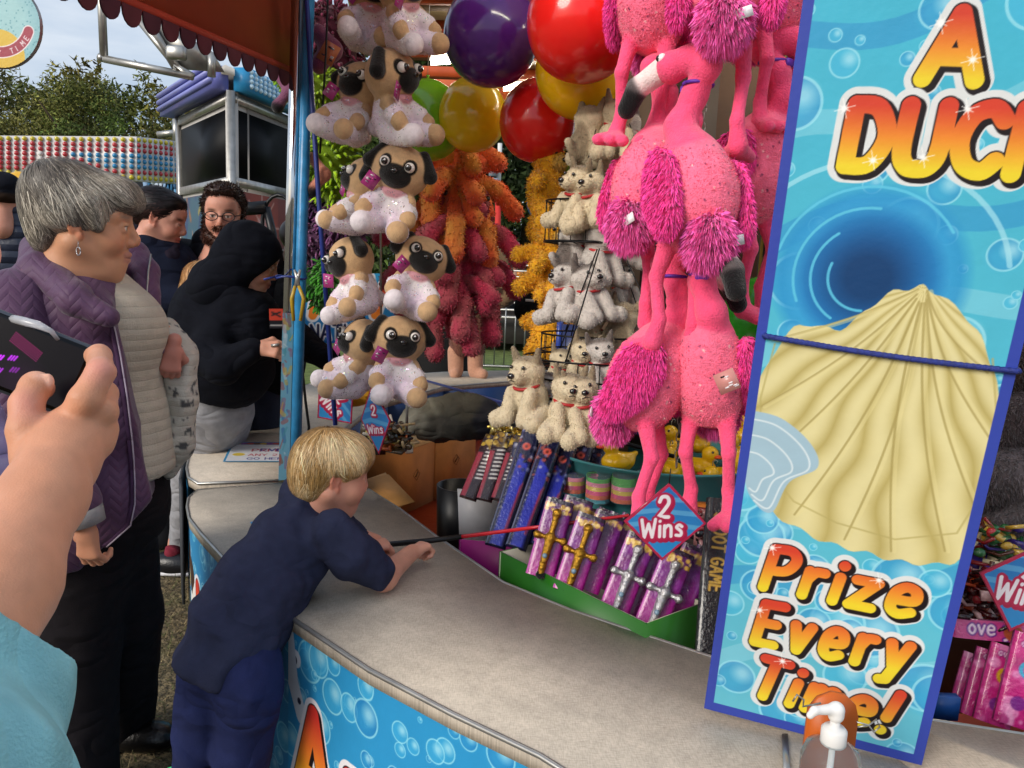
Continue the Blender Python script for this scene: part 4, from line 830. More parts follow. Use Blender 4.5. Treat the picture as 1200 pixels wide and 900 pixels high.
# ---- puppy, seated
def make_pup(c1, c2, nm):
    t = thing('plush_puppy', 'x', 'plush toy'); s = S(.014, c1)
    s.ell((0, 0, .13), (.047, .043, .04), c1); s.ell((0, -.042, .122), (.025, .026, .02), c1, .012); s.ell((0, .006, .052), (.05, .046, .062), c1, .02)
    for sg in (-1, 1):
        s.cone((sg*.03, -.03, .075), (sg*.028, -.06, .012), .019, .02, c1, .008); s.cone((sg*.045, 0, .02), (sg*.06, -.06, .008), .026, .024, c1, .01)
        s.cone((sg*.034, .0, .16), (sg*.042, -.005, .19), .012, .006, c2, .006)
    s.cone((0, .05, .02), (.01, .075, .06), .014, .012, c1); s.paint((0, .02, .165), (.052, .05, .03), c2, .006); s.paint((0, .05, .06), (.04, .03, .06), c2, .006)
    V, Fq, C = s.mesh(.0042); V, Fq, C = fur(V, Fq, C, 5000, .0045, .0013, None, .3, .6, .04, 5); mk('body', V, Fq, PL, t, C, True)
    B('100c0c').ball((0, -.068, .128), (.0105, .008, .008), 8).build('nose', EYE, t, True)
    for sg in (-1, 1): B('0c0a0a').ball((sg*.02, -.041, .146), .0052, 8).build('eye', EYE, t, True)
    b = B('b02a2c'); b.tube([np.array([.036*math.cos(a), -.006+.034*math.sin(a), .094-.006*math.sin(a)*-1]) for a in np.linspace(0, 6.283, 20)], .0045, 6, cap=False); b.build('collar', RIB, t)
    b = B('2a1c18'); b.tube([(-.009, -.064, .114), (0, -.068, .117), (.009, -.064, .114)], .0016, 4); b.build('mouth', PL, t)
    return t
pc = make_pup('cdbd9e', '8a7a62', 'cream'); pg = make_pup('c4bcb4', '6a605a', 'grey'); f1, f2 = [], []
gdog = 'puppy toys hanging in wire baskets'
dogs = [(623, 442, 2.0, -.7, 1.25, 0, 'grey eared puppy toy with an orange tag at the left end of the front basket'), (664, 462, 1.94, .1, 1.2, 0, 'white puppy toy with nose in the air sitting second in the front basket'), (692, 466, 1.92, .1, 1.18, 0, 'puppy toy with orange flower tag sitting beside the flamingo tail in the front basket'),
 (644, 455, 2.05, -.5, .95, 1, 'small puppy toy squeezed between two bigger ones in the front basket'), (680, 418, 2.12, -.1, 1.05, 0, 'cream puppy toy with red bow looking over the basket wire'), (708, 416, 2.1, .15, 1.05, 1, 'grey faced puppy toy looking over the basket wire beside the flamingo wing'), (655, 425, 2.2, .3, .9, 0, 'cream puppy toy lying behind the front basket row'),
 (688, 148, 2.35, 2.4, 1.25, 0, 'puppy toy with its back turned under the yellow balloon'), (718, 140, 2.33, .2, 1.2, 0, 'cream puppy toy with smiling mouth beside the top flamingo feet'), (742, 150, 2.42, -.6, 1.1, 1, 'puppy toy half hidden behind the upper flamingo feet'),
 (678, 218, 2.3, -1.0, 1.25, 0, 'cream puppy toy lying in the upper wire basket'), (700, 222, 2.25, -.5, 1.2, 0, 'cream puppy toy with red collar at the flamingo wing in the upper basket'), (672, 282, 2.3, 2.3, 1.2, 1, 'grey puppy toy with dark back below the upper basket'), (702, 285, 2.28, .7, 1.25, 1, 'grey puppy toy with white paper label on its face'), (728, 268, 2.36, .1, 1.1, 1, 'puppy toy tucked behind the flamingo tail'),
 (668, 330, 2.24, -.8, 1.2, 1, 'grey husky puppy toy with red collar on the left of its row'), (696, 332, 2.22, .6, 1.2, 1, 'grey husky puppy toy with red collar leaning on its neighbour'), (690, 378, 2.28, 2.6, 1.15, 0, 'white pawed puppy toy upside behind the front basket'), (722, 376, 2.25, 2.8, 1.25, 0, 'big cream puppy toy seen from behind above the front basket'), (735, 330, 2.4, .2, 1.1, 1, 'brown puppy toy peering out between flamingo legs'), (745, 400, 2.3, .4, 1.0, 1, 'brown puppy toy next to the flamingo shoulder')]
for (px, py, D_, yaw, sc, kd, lb) in dogs:
    c = P(px, py, D_); place(pg if kd else pc, f2 if kd else f1, c-np.array([0, 0, .09*sc]), (random.uniform(-.15, .15), random.uniform(-.2, .2), yaw), lb, gdog, sc*.8)
def basket(ce, rx_, ry_, h, lb):
    b = B('141416'); 
    for z in (0, h*.5, h): b.tube([np.array(ce)+[rx_*math.cos(a), ry_*math.sin(a), z] for a in np.linspace(0, 6.283, 36)], .0028 if z else .004, 5, cap=False)
    for a in np.linspace(0, 6.283, 24)[:-1]: b.tube([np.array(ce)+[rx_*math.cos(a), ry_*math.sin(a), h], np.array(ce)+[rx_*math.cos(a), ry_*math.sin(a), 0], np.array(ce)+[rx_*.3*math.cos(a), ry_*.3*math.sin(a), -.02]], .0016, 4)
    for a in (0, 2.1, 4.2): b.tube([np.array(ce)+[rx_*math.cos(a), ry_*math.sin(a), h], np.array(ce)+[rx_*.2*math.cos(a), ry_*.2*math.sin(a), h+.3]], .002, 4)
    o = b.build('wire_basket', mat('black_wire', '121214', .4, .1, 9, metal=.5)); tag(o, lb, 'basket', 'black wire baskets'); return o
basket(P(700, 462, 2.12)-[0, 0, .0], .21, .15, .1, 'black wire basket holding the lowest row of puppy toys'); basket(P(705, 262, 2.36)-[0, 0, .06], .17, .13, .12, 'black wire basket in the upper part of the puppy column')
basket(P(696, 408, 2.3)-[0, 0, .06], .16, .12, .1, 'black wire basket behind the front row of puppy toys')
b = B('19191b'); b.tube([P(590, 496, 2.15), P(690, 508, 2.0), P(790, 535, 1.98)], .006, 6); o = b.build('shelf_rail', MATS['black_wire']); tag(o, 'dark rail under the white puppies', 'rail')
# ---- dark inner column that the toys hang on (brown centre pole)
b = B('5a4430'); b.box((.34, 2.65, 1.3), (.14, .12, 2.6)); b.box((.52, 2.8, 1.3), (.3, .05, 2.2), c='3a2a20'); b.build('centre_column', mat('brown_column', None, .6, .2, 6), stall)
# ---- yellow bears
def make_bear():
    t = thing('plush_bear', 'x', 'plush toy'); c = 'f0b028'; s = S(.014, c)
    s.ell((0, 0, .13), (.045, .04, .04), c); s.ell((0, 0, .05), (.045, .038, .06), c); s.ell((0, -.035, .12), (.022, .018, .018), 'd3a850')
    for sg in (-1, 1): s.ell((sg*.038, 0, .168), (.016, .01, .016), c, .006); s.cone((sg*.035, 0, .08), (sg*.075, -.03, .06), .02, .018, c, .01); s.cone((sg*.025, 0, .01), (sg*.045, -.045, -.02), .024, .021, c, .01)
    V, Fq, C = s.mesh(.0048); V, Fq, C = fur(V, Fq, C, 4000, .009, .0018, None, .3, .6, .1, 8); mk('body', V, Fq, PL, t, C, True)
    B('120c0a').ball((0, -.052, .126), .006, 8).build('nose', EYE, t, True)
    for sg in (-1, 1): B('0c0a0a').ball((sg*.018, -.038, .143), .005, 8).build('eye', EYE, t, True)
    return t
be = make_bear(); fl = []
for (px, py, D_, yaw, sc, lb) in [(641, 205, 2.7, .8, 1.3, 'yellow green plush bear just under the red balloon'), (650, 248, 2.68, 2.4, 1.4, 'yellow plush bear with its back turned in front of a blue disc'), (640, 290, 2.66, -.5, 1.3, 'orange yellow plush bear on the left edge of its bunch'), (662, 292, 2.62, .3, 1.3, 'orange yellow plush bear showing its face beside the grey puppies'), (653, 330, 2.64, .6, 1.2, 'yellow plush bear between the grey husky and the backpack'), (640, 372, 2.6, 2.8, 1.3, 'lowest yellow plush bear hanging by the black backpack')]:
    place(be, fl, P(px, py, D_)-np.array([0, 0, .09*sc]), (0, random.uniform(-.3, .3), yaw), lb, 'yellow bear toys', sc)
b = B('3f84b4'); b.lathe(P(640, 238, 2.8), [(0, 0), (.07, 0), (.07, -.004), (0, -.004)], 30, ax=RX(-math.pi/2)); b.text = None; o = b.build('round_card', CARD); tag(o, 'pale blue round card tucked behind the yellow bears', 'card')
b = B('2c3a68'); b.box(P(675, 420, 2.5), (.1, .04, .22)); b.box(P(655, 400, 2.55), (.02, .02, .2), c='2f49a0'); o = b.build('prize_carton', CARD); tag(o, 'narrow dark blue carton standing behind the puppy basket', 'carton')
b = B('7a5a3c'); b.box(P(655, 370, 2.75), (.07, .06, .34)); o = b.build('cardboard_post', MATT); tag(o, 'brown cardboard upright behind the lowest yellow bear', 'post')
# ---- tie dye long limbed toys
def make_dye(ca, cb, nm):
    t = thing('plush_octopus', 'x', 'plush toy'); s = S(.014, ca); s.ell((0, 0, .12), (.045, .042, .045), ca); s.ell((0, -.04, .105), (.026, .03, .022), cb, .012); s.ell((0, 0, .05), (.042, .038, .055), ca, .02)
    for sg in (-1, 1):
        s.chain([(sg*.03, 0, .08), (sg*.08, -.03, .06), (sg*.12, -.05, .02)], [.019, .019, .021], ca, .01); s.chain([(sg*.02, 0, .02), (sg*.045, -.05, -.04), (sg*.05, -.06, -.1)], [.022, .02, .023], ca, .01)
        s.cone((sg*.03, 0, .15), (sg*.055, 0, .18), .012, .007, cb, .008); s.ell((sg*.12, -.052, .015), .021, cb, .006); s.ell((sg*.05, -.062, -.105), .023, cb, .006)
    s.chain([(0, .03, .02), (0, .05, -.06), (.02, .05, -.11)], [.015, .014, .012], ca, .01)
    V, Fq, C = s.mesh(.005); n_ = noise3(V, 45, 3); a = np.clip(n_*1.6+.3, 0, 1)[:, None]; C = C*(1-a)+np.array(C8('e8a04c') if nm == 'orange' else C8('a85a5c'))*a
    V, Fq, C = fur(V, Fq, C, 4500, .007, .0018, None, .3, .6, .08, 9); mk('body', V, Fq, PL, t, C, True)
    for sg in (-1, 1): B('100c0c').ball((sg*.022, -.042, .135), .0065, 8).build('eye', EYE, t, True)
    return t
d1 = make_dye('f0703c', 'e05a38', 'orange'); d2 = make_dye('c83c5c', 'b03a54', 'red'); f1, f2 = [], []
for (px, py, D_, yaw, sc, kd, lb) in [(522, 195, 3.3, .2, 1.75, 0, 'orange tie dye limbed toy, topmost of its column under the yellow balloon'), (538, 190, 3.4, 1.5, 1.75, 0, 'orange limbed toy pointing an arm right, under the yellow balloon'), (515, 232, 3.34, -.4, 1.8, 0, 'orange tie dye limbed toy second from the top, arms towards the pugs'), (540, 235, 3.3, .7, 1.8, 0, 'orange tie dye limbed toy second from the top, arms towards the trees'),
    (512, 285, 3.36, -.3, 1.85, 1, 'dark red limbed toy in the middle of the column, nearer the pugs'), (542, 290, 3.3, .5, 1.85, 1, 'dark red limbed toy in the middle of the column, nearer the trees'), (520, 325, 3.34, .1, 1.85, 1, 'magenta red limbed toy with spread arms, second from the bottom'), (545, 328, 3.32, .8, 1.8, 1, 'magenta red limbed toy reaching right over the leopard print'), (530, 352, 3.3, -.1, 1.6, 1, 'lowest dark pink limbed toy above the brown legs')]:
    place(d2 if kd else d1, f2 if kd else f1, P(px, py, D_)-np.array([0, 0, .04]), (0, random.uniform(-.2, .2), yaw), 'long '+lb, 'tie dye limbed toys in a column', sc)
# ---- shaggy balls behind the post
def shaggy(px, py, D_, r, c, lb, seed, eyes=True, g='shaggy noodle haired toys behind the post'):
    t = thing('plush_monster', lb, 'plush toy', P(px, py, D_), g); ce = P(px, py, D_); s = S(.02, c); s.ell(ce, (r, r, r*.9), c); s.ell(ce+[r*.3, 0, -r*.9], (r*.6, r*.6, r*.6), c)
    V, Fq, C = s.mesh(r/9); N = normals(V, Fq); b = B(c); rs_ = np.random.RandomState(seed)
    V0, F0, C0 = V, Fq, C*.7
    for i in rs_.choice(len(V), min(len(V), 420), replace=False):
        cc_ = np.clip(np.array(C8(c))*rs_.uniform(.7, 1.25), 0, 1); d_ = N[i]+rs_.normal(size=3)*.25+[0, 0, -.2]; b.tube([V[i], V[i]+d_*r*.16, V[i]+d_*r*.27+[0, 0, -r*.05]], [r*.05, r*.055, r*.02], 5, tuple(cc_))
    k = len(b.V); b.V += [tuple(v) for v in V0]; b.C += [tuple(c_) for c_ in C0]; b.F += [[int(j)+k for j in f] for f in F0]
    b.build('body', PL, t, True)
    if eyes:
        for sg in (-1, 1): B('6a3a6a').ball(ce+[sg*r*.4, -r*.85, r*.3], r*.28, 8).ball(ce+[sg*r*.4, -r*1.05, r*.3], r*.16, 8, 'b89a5a').ball(ce+[sg*r*.4, -r*1.15, r*.3], r*.09, 8, '141214').build('eye', EYE, t, True)
for i, (px, py, r, c, lb, ey) in enumerate([(372, 105, .10, '96b81e', 'lime green shaggy toy below the maroon plush by the post top', 0), (388, 40, .12, '6e2440', 'maroon shaggy toy at the top between post and pugs', 0), (392, 92, .10, '3a6a78', 'teal shaggy toy left of the second pug pair', 0), (385, 190, .12, '9ac21c', 'bright lime shaggy toy level with the third pug pair', 0),
  (392, 160, .08, '35687a', 'teal shaggy toy tucked above the bright lime one', 0), (378, 240, .10, '5c3266', 'purple goggle eyed shaggy toy left of the third pug pair', 1), (400, 262, .09, '74426e', 'mauve shaggy toy under the purple goggle eyed one', 1), (372, 285, .09, '7a4a72', 'dusty mauve shaggy toy hanging behind the dark blue bar', 0), (372, 325, .09, '3f8a2c', 'grass green shaggy toy above the banner, left one', 0), (396, 322, .09, '4a9a2e', 'grass green shaggy toy above the banner, right one', 0), (385, 298, .07, '26466a', 'navy blue shaggy toy above the two grass green ones', 0),
  (338, 88, .055, '86b428', 'lime shaggy toy peeping out left of the post under the awning', 0)]):
    shaggy(px, py, 3.05+.05*(i % 3), r*.95, c, lb, i, ey)
for i, (px, py, D_, c, lb) in enumerate([(380, 60, 2.85, '7a3a5a', 'purple folded plush arm with an orange tag by the post top'), (332, 108, 2.9, '7a4a66', 'small mauve plush paw hanging under the awning corner'), (372, 205, 2.8, 'd08a72', 'pale pink plush paw hanging in front of the lime toy')]):
    t = thing('hanging_plush', lb, 'plush toy', P(px, py, D_)); ce = P(px, py, D_); s = S(.02, c); s.chain([ce+[-.02, 0, .06], ce+[.03, -.02, .0], ce+[-.01, -.03, -.05]], [.03, .035, .03] if i == 0 else [.018, .02, .017], c); s.ell(ce+[-.012, -.03, -.06], .02, '141014' if i else 'c98a5a')
    sbuild(s, 'body', .006, PL, t)
    if i == 0: tagcard(t, ce+[.03, -.06, -.02], .06, .07, 'c9744a', RY(.5))
# ---- big brown standing toy with leopard coat on the far counter
sb = Z(545, 441, CT); t = thing('plush_giraffe', 'big standing plush toy with leopard coat and tan boots on the far counter', 'plush toy', sb)
D0 = sb[1]; s = S(.03, '6e4436'); 
for px, tx in ((538, -.0), (557, .0)): s.chain([P(px+1, 375, D0), P(px, 410, D0)], [.085, .07], '70463a', .02)
V, Fq, C = s.mesh(.014); V, Fq, C = fur(V, Fq, C, 2500, .012, .003, None, .4, .6, .12, 4); mk('leg', V, Fq, PL, t, C, True)
for px in (534, 557): 
    s = S(.03, 'b98a72'); s.chain([P(px, 412, D0), P(px, 433, D0)], [.062, .058], 'b98a72', .02); s.cone(P(px, 438, D0), P(px+(9 if px > 545 else -1), 438.5, D0-.06), .045, .04, 'b98a72', .02); s.cut(P(540, 442.5, D0), (0, 0, -1)); sbuild(s, 'boot', .011, PL, t)
s = S(.05, '8a7256'); s.ell(P(550, 320, D0), (.33, .22, .36), '8a7256'); s.cone(P(575, 320, D0), P(590, 345, D0-.1), .12, .1, '8a7256'); s.ell(P(545, 240, D0), (.16, .16, .2), '8a7256')
V, Fq, C = s.mesh(.018); nn_ = noise3(V, 55, 7, 2); C = np.where((nn_ > .25)[:, None], np.array([[.2, .14, .1]]), C); mk('coat', V, Fq, PL, t, C, True)
# black draped bin with white top
t = thing('draped_table', 'black draped round table with a pale top on the far side of the stall', 'table', P(610-85, 400, 7.2)*[1, 1, 0]); c0 = P(517, 400, 7.0)
b = B('141416'); b.lathe((c0[0], c0[1], 0), [(.34, 0), (.32, .6), (.3, c0[2]+.16)], 28); b.build('drape', mat('black_cloth', None, .85, .2, 10, .3, 20), t, True)
b = B('b9b2ac'); b.lathe((c0[0], c0[1], c0[2]+.16), [(0, .09), (.31, .09), (.33, .03), (.31, -.02), (0, -.02)], 28); b.build('table_top', MATT, t, True)
# ---- balloons
BAL = mat('latex', None, .2, .04, 5, coat=.5, spec=.4); BAL.node_tree.nodes['Principled BSDF'].inputs['Subsurface Weight'].default_value = .7; BAL.node_tree.nodes['Principled BSDF'].inputs['Subsurface Radius'].default_value = (.12, .1, .08)
def balloon(px, py, D_, rp, c, lb, ang=0.):
    t = thing('balloon', lb, 'balloon', P(px, py, D_), 'party balloons tied under the stall roof'); r = rp*D_/900; ce = P(px, py, D_)
    M_ = RY(ang); prof = []
    for i in range(25):
        th = math.pi*i/24; rr = r*math.sin(th)*(1-.06*math.cos(th)*-1); prof.append((max(rr, 1e-4), -r*1.04*math.cos(th)*(1.06 if math.cos(th) > 0 else 1)))
    B(c).lathe(ce, prof, 40, ax=M_).build('skin', BAL, t, True)
    up = M_@np.array([0, 0, 1.]); k = B(c); k.tube([ce+up*r*1.03, ce+up*r*1.09, ce+up*r*1.13], [r*.05, r*.025, r*.06], 8); k.build('knot', BAL, t, True)
    k = B('c9c0b8'); k.tube([ce+up*r*1.1, ce+up*r*1.1+[0, 0, .25]], .0012, 4); k.build('string', RIB, t)
balloon(576, 38, 2.55, 53, '52207a', 'dark purple balloon under the stall ceiling'); balloon(554, 133, 2.9, 38.5, 'ffd21c', 'smaller yellow balloon with a smudged print below the purple one'); balloon(683, 22, 2.2, 62, 'e0201c', 'largest red balloon at the top edge of the photo')
balloon(682, 78, 2.45, 52, 'f8c010', 'yellow balloon mostly covered by the big red one'); balloon(630, 140, 2.7, 43, 'ea2420', 'smaller red balloon with window shaped highlights beside the puppies', .0); balloon(500, 140, 3.0, 42, '86d024', 'light green balloon half behind the second pug pair'); balloon(893, 372, 2.2, 47, '24881c', 'dark green balloon between the lowest flamingo and the blue sign', .2)
balloon(655, 200, 2.9, 20, '7a9a20', 'small olive balloon behind the upper puppy basket')
# ================================================================== the big sign
A0 = np.array(Z(825, 830, .625)); B0 = np.array(Z(1080, 897, .607)); su = B0-A0; SW = np.linalg.norm(su); su /= SW
hn = np.cross(su, [0, 0, 1.]); hn /= np.linalg.norm(hn); hn = hn if hn[1] < 0 else -hn     # towards the camera
def signv(a): 
    v = np.cross(su, -hn); v = v if v[2] > 0 else -v; v = v/np.linalg.norm(v); return v*math.cos(a)+hn*math.sin(a)
best = None
def prj(p): q = np.array(p)-CP; return 600+F*(q@cr)/(q@cf), 450-F*(q@cu)/(q@cf)
for a in np.linspace(-.5, .5, 101):
    v = signv(a); e = 0
    for (qx, qy), base in (((975, 0), A0), ((900, 430), A0), ((1192, 440), B0), ((1140, 655), B0)):
        d0 = min((abs(prj(base+v*t)[1]-qy), prj(base+v*t)[0]-qx) for t in np.linspace(.05, 1.6, 120))[1]; e += d0*d0
    if best is None or e < best[0]: best = (e, a)
sv_ = signv(best[1]); sn = np.cross(su, sv_); sn = sn if sn@hn > 0 else -sn
def S2(px, py):
    q = ray(px, py); t = ((A0-CP)@sn)/(q@sn); p = CP+q*t-A0; return p@su, p@sv_
SH = max(S2(1100, -70)[1], S2(1000, -70)[1])+.06
sign = thing('sign_board', 'tall blue bordered bubble sign reading A DUCK and Prize Every Time', 'sign', A0)
b = B('d8d6d0'); b.prism([A0-sn*.002, A0+su*SW-sn*.002, A0+su*SW+sv_*SH-sn*.002, A0+sv_*SH-sn*.002], -sn*.01); b.build('backing', MATT, sign)
RES = .00125; cv = Cv(SW, SH, RES, '3aa6cf')
g = np.clip(cv.Y/SH, 0, 1)[..., None]; cv.C = np.array(C8('62b8cc'))*(1-g)+np.array(C8('3fb0cc'))*g
for i in range(9):
    y0_ = .1+i*.15; pts_ = [(x, y0_+.12*x/SW+.03*math.sin(x*14+i*1.3)) for x in np.linspace(-.02, SW+.02, 20)]; cv.line(pts_, .035, '2c86c2' if i % 2 else '8ccede', .5)
bubbles(cv, 170, 12, .006, .045, ('45b2d6', '2a80bf'))
sx, sy = S2(1012, 325)           # dark swirl
for r_, c_ in ((.13, '2c8fc8'), (.11, '3b9fd2'), (.098, '2173b2'), (.08, '1c5f9c'), (.06, '174a80'), (.04, '123a68')): cv.disc(sx+.006, sy, r_*1.02, c_, .8, .02)
for r_, a0_, a1_ in ((.13, .6, 2.9), (.10, 1.5, 3.6), (.075, 2.2, 4.2), (.05, 2.8, 4.8)): cv.line([(sx+r_*math.cos(a), sy+r_*math.sin(a)*1.02) for a in np.linspace(a0_, a1_, 18)], .004, '5cc0de', .9)
cv.line([(sx+.19*math.cos(a), sy+.17*math.sin(a)) for a in np.linspace(.2, 2.8, 26)], .007, 'a4dcea', .7)
# plain pale yellow scallop shell in the middle of the sign
top = S2(1085, 335); bl_ = [S2(*q) for q in ((880, 470), (872, 560), (905, 600), (960, 632), (1015, 648), (1070, 660), (1125, 655), (1150, 600), (1172, 520), (1168, 450), (1140, 380))]
def cat(pts, n=8):
    pts = [pts[0]]+pts+[pts[-1]]; o_ = []
    for i in range(1, len(pts)-2):
        for k in range(n):
            t = k/n; p0, p1, p2, p3 = pts[i-1:i+3]; o_.append(tuple(.5*((2*p1[j])+(-p0[j]+p2[j])*t+(2*p0[j]-5*p1[j]+4*p2[j]-p3[j])*t*t+(-p0[j]+3*p1[j]-3*p2[j]+p3[j])*t**3) for j in (0, 1)))
    return o_+[pts[-2]]
shl = cat([top, S2(1040, 345), S2(985, 385), S2(930, 385)]+bl_+[top]); shl = [(x, y+.004*math.sin(i*1.1)) for i, (x, y) in enumerate(shl)]
cv.poly(shl, 'cfc182'); 
an_ = np.arctan2(cv.X-top[0], top[1]-cv.Y); rd_ = np.hypot(cv.X-top[0], cv.Y-top[1]); sw_ = (an_*5.2+.12*np.sin(rd_*40)) % 1.0; ins_ = np.abs(cv.C-np.array(C8('cfc182'))).max(2) < .02
tn_ = (np.abs(sw_-.5)*2)[..., None]; fold_ = np.array(C8('dcd19a'))*(1-tn_**2)+np.array(C8('b5a564'))*tn_**2; cv.C = np.where(ins_[..., None], fold_, cv.C)
cen = (np.mean([p[0] for p in shl]), np.mean([p[1] for p in shl]))
for i, q in enumerate([(900, 400), (885, 480), (880, 555), (925, 610), (985, 640), (1045, 655), (1110, 655), (1145, 600), (1165, 520), (1162, 440)]):
    e_ = S2(*q); n_ = 14; mid = [(top[0]*(1-t)+e_[0]*t+.018*math.sin(t*3.1)*(1 if i < 5 else -1), top[1]*(1-t)+e_[1]*t) for t in np.linspace(.06, .97, n_)]
    cv.line(mid, .0035, 'a8985c', .8); cv.line([(x+.005, y) for x, y in mid], .006, 'ddd196', .5)
for k_ in (.9,):
    cv.line([(top[0]+(S2(*q)[0]-top[0])*k_, top[1]+(S2(*q)[1]-top[1])*k_) for q in [(890, 410), (872, 480), (872, 560), (915, 612), (970, 640), (1045, 662), (1125, 655), (1160, 600), (1178, 520), (1172, 430)]], .003, 'b3a566', .7)
fx = [S2(*q) for q in ((875, 480), (915, 490), (950, 520), (958, 548), (925, 565), (905, 600), (885, 590), (873, 560))]; cv.poly(cat(fx+[fx[0]]), '9fbccb')
for k_ in (.4, .65, .88): cv.line(cat([(fx[-1][0]*(1-k_)+q[0]*k_, fx[-1][1]*(1-k_)+q[1]*k_) for q in fx[0:7]]), .003, 'd6e2e6', .85)
# words
GR = ('g', 'd0412c', 'e8cf30', 'e6892e')
SL = [(.0115, .0, .0, 'd9dcdc'), (.0035, .0045, -.004, '1c1418'), (.002, 0, 0, '1c1418'), (0, 0, 0, GR)]
def word(t, pbl, ptl, pend, w, gap, slant, caps=1., xs=None, wob=0):
    """fit a word: baseline start, cap top above the start, baseline end, in photo pixels of the flat sign"""
    a = np.array(S2(*pbl)); c = np.array(S2(*ptl)); e = np.array(S2(*pend)); ang = math.atan2(e[1]-a[1], e[0]-a[0]); n_ = np.array([-math.sin(ang), math.cos(ang)]); sz = abs((c-a)@n_)/caps
    L_ = np.linalg.norm(e-a); raw = sum(gw(ch) for ch in t); xs = xs or (L_/sz-gap*(len(t)-1))/raw
    cv.text(t, a[0], a[1], sz, w, SL, slant=slant, ang=ang, gap=gap, xs=xs, wob=wob)
word('A', (1081, 92), (1088, 15), (1142, 94), .024, .2, .0)
word('DUCK', (990, 194), (998, 122), (1232, 206), .025, .27, .03)
word('Prize', (894, 688), (908, 643), (1066, 722), .0185, .33, .16)
word('Every', (884, 752), (894, 707), (1056, 786), .019, .33, .16)
word('Time!', (880, 812), (884, 768), (1034, 856), .019, .33, .16)
for q in ((1103, 27), (1140, 70), (990, 127), (1082, 185), (1134, 128), (1023, 188), (905, 642), (890, 715), (1030, 680), (917, 775)):
    x, y = S2(*q); cv.disc(x, y, .004, 'ffffff', .9, .004)
    for a in (.3, 1.87, 1.1, 2.7): l_ = .014 if a < 2 and a != 1.1 else .008; cv.line([(x-l_*math.cos(a), y-l_*math.sin(a)), (x+l_*math.cos(a), y+l_*math.sin(a))], .0012, 'f4f4f0', .8)
bw = .0155
bo_ = (cv.X < bw) | (cv.X > SW-bw) | (cv.Y < bw*1.2) | (cv.Y > SH-bw); cv.C[bo_] = C8('3546a2')
cv.build('print', PRINT, sign, planefn(A0, su, sv_))
# elastic cord round the sign
c0, c1 = S2(898, 393), S2(1191, 434); pa = A0+su*(c0[0]-.002)+sv_*c0[1]; pb_ = A0+su*(c1[0]+.002)+sv_*c1[1]
b = B('1f2c78'); n_ = 90
pts_ = [pa-sn*.02]+[pa+(pb_-pa)*t+sn*(.006)+np.array([0, 0, -.004*math.sin(t*3.14)]) for t in np.linspace(0, 1, n_)]+[pb_-sn*.02]
b.tube(pts_, [.0042+.0007*(i % 2) for i in range(len(pts_))], 8)
o = b.build('elastic_cord', mat('braided_cord', '22307e', .5, .35, 160, .4, 500), None, True); tag(o, 'dark blue elastic cord stretched round the tall sign', 'cord')
# hand sanitiser in its wire and orange holder
hp = P(972, 905, 1.0); bt = thing('sanitiser_bottle', 'clear pump bottle of hand sanitiser in front of the tall sign', 'bottle', hp)
CLR = mat('clear_plastic', 'dfe6ea', .05, .02, 5, trans=.92, ior=1.15)
B('ffffff').lathe(hp, [(.0, -.06), (.036, -.06), (.04, -.05), (.041, .02), (.036, .036), (.02, .046), (.014, .05), (.0, .05)], 28).build('bottle_body', CLR, bt, True)
b = B('e6e4e0'); b.lathe(hp, [(.0165, .044), (.0175, .046), (.0175, .066), (.014, .07), (.007, .072), (.006, .09), (.0, .09)], 24); b.build('pump_collar', PAINT, bt, True)
s = S(.004, 'ebe9e6'); s.cone(hp+[0, 0, .088], hp+[0, 0, .096], .011, .011); s.cone(hp+[0, 0, .097], hp+[-.034, -.008, .098], .0085, .0055); s.cone(hp+[-.034, -.008, .098], hp+[-.04, -.009, .091], .0055, .005); sbuild(s, 'pump_head', .0015, PAINT, bt)
B('e4e2de').tube([hp+[0, 0, .045], hp+[0, 0, .0], hp+[.004, 0, -.055]], .0038, 10).build('dip_tube', PAINT, bt, True)
cv = Cv(.062, .07, .001, 'dfe4e6'); cv.disc(.03, .045, .014, '8fc3da', .8, .01); cv.text('Clean', .012, .028, .012, .0016, [(0, 0, 0, '24303a')]); cv.text('HANDS', .012, .012, .009, .0014, [(0, 0, 0, '3a6a8a')])
cv.build('label', CARD, bt, lambda x, y: np.stack([hp[0]+.0425*np.sin((x-.031)/.0425), hp[1]-.0425*np.cos((x-.031)/.0425), hp[2]-.058+y], 1))
hc = P(975, 850, 1.045); t = thing('bottle_holder', 'orange plastic holder behind the hand sanitiser bottle', 'holder', hc); b = B('c8621e')
oct_ = [(-.5, -1.6), (.5, -1.6), (.5, .25), (.42, .6), (.22, .85), (-.05, .92), (-.32, .75), (-.48, .4)]; b.prism([hc+np.array([x*.075, .0, y*.055]) for x, y in oct_], (0, .008, 0)); b.build('plate', mat('orange_plastic', 'c8601c', .4, .1, 12, .1, 20), t)
b = B('8a8580')
for pts_ in ([(929, 822), (934, 814), (942, 820), (941, 828), (952, 826), (962, 824)], [(1005, 852), (1018, 850), (1024, 858), (1031, 852), (1027, 843), (1018, 850), (1004, 846)]): b.tube([P(x, y, 1.03) for x, y in pts_], .0014, 6)
b.build('wire_hook', METAL, t)
o = B('6a6c6e').prism([Z(916, 862, CT+.002), Z(923, 862, CT+.002), Z(926, 905, CT+.002), Z(918, 905, CT+.002)], (0, 0, .004)).build('counter_joint', METAL, stall)
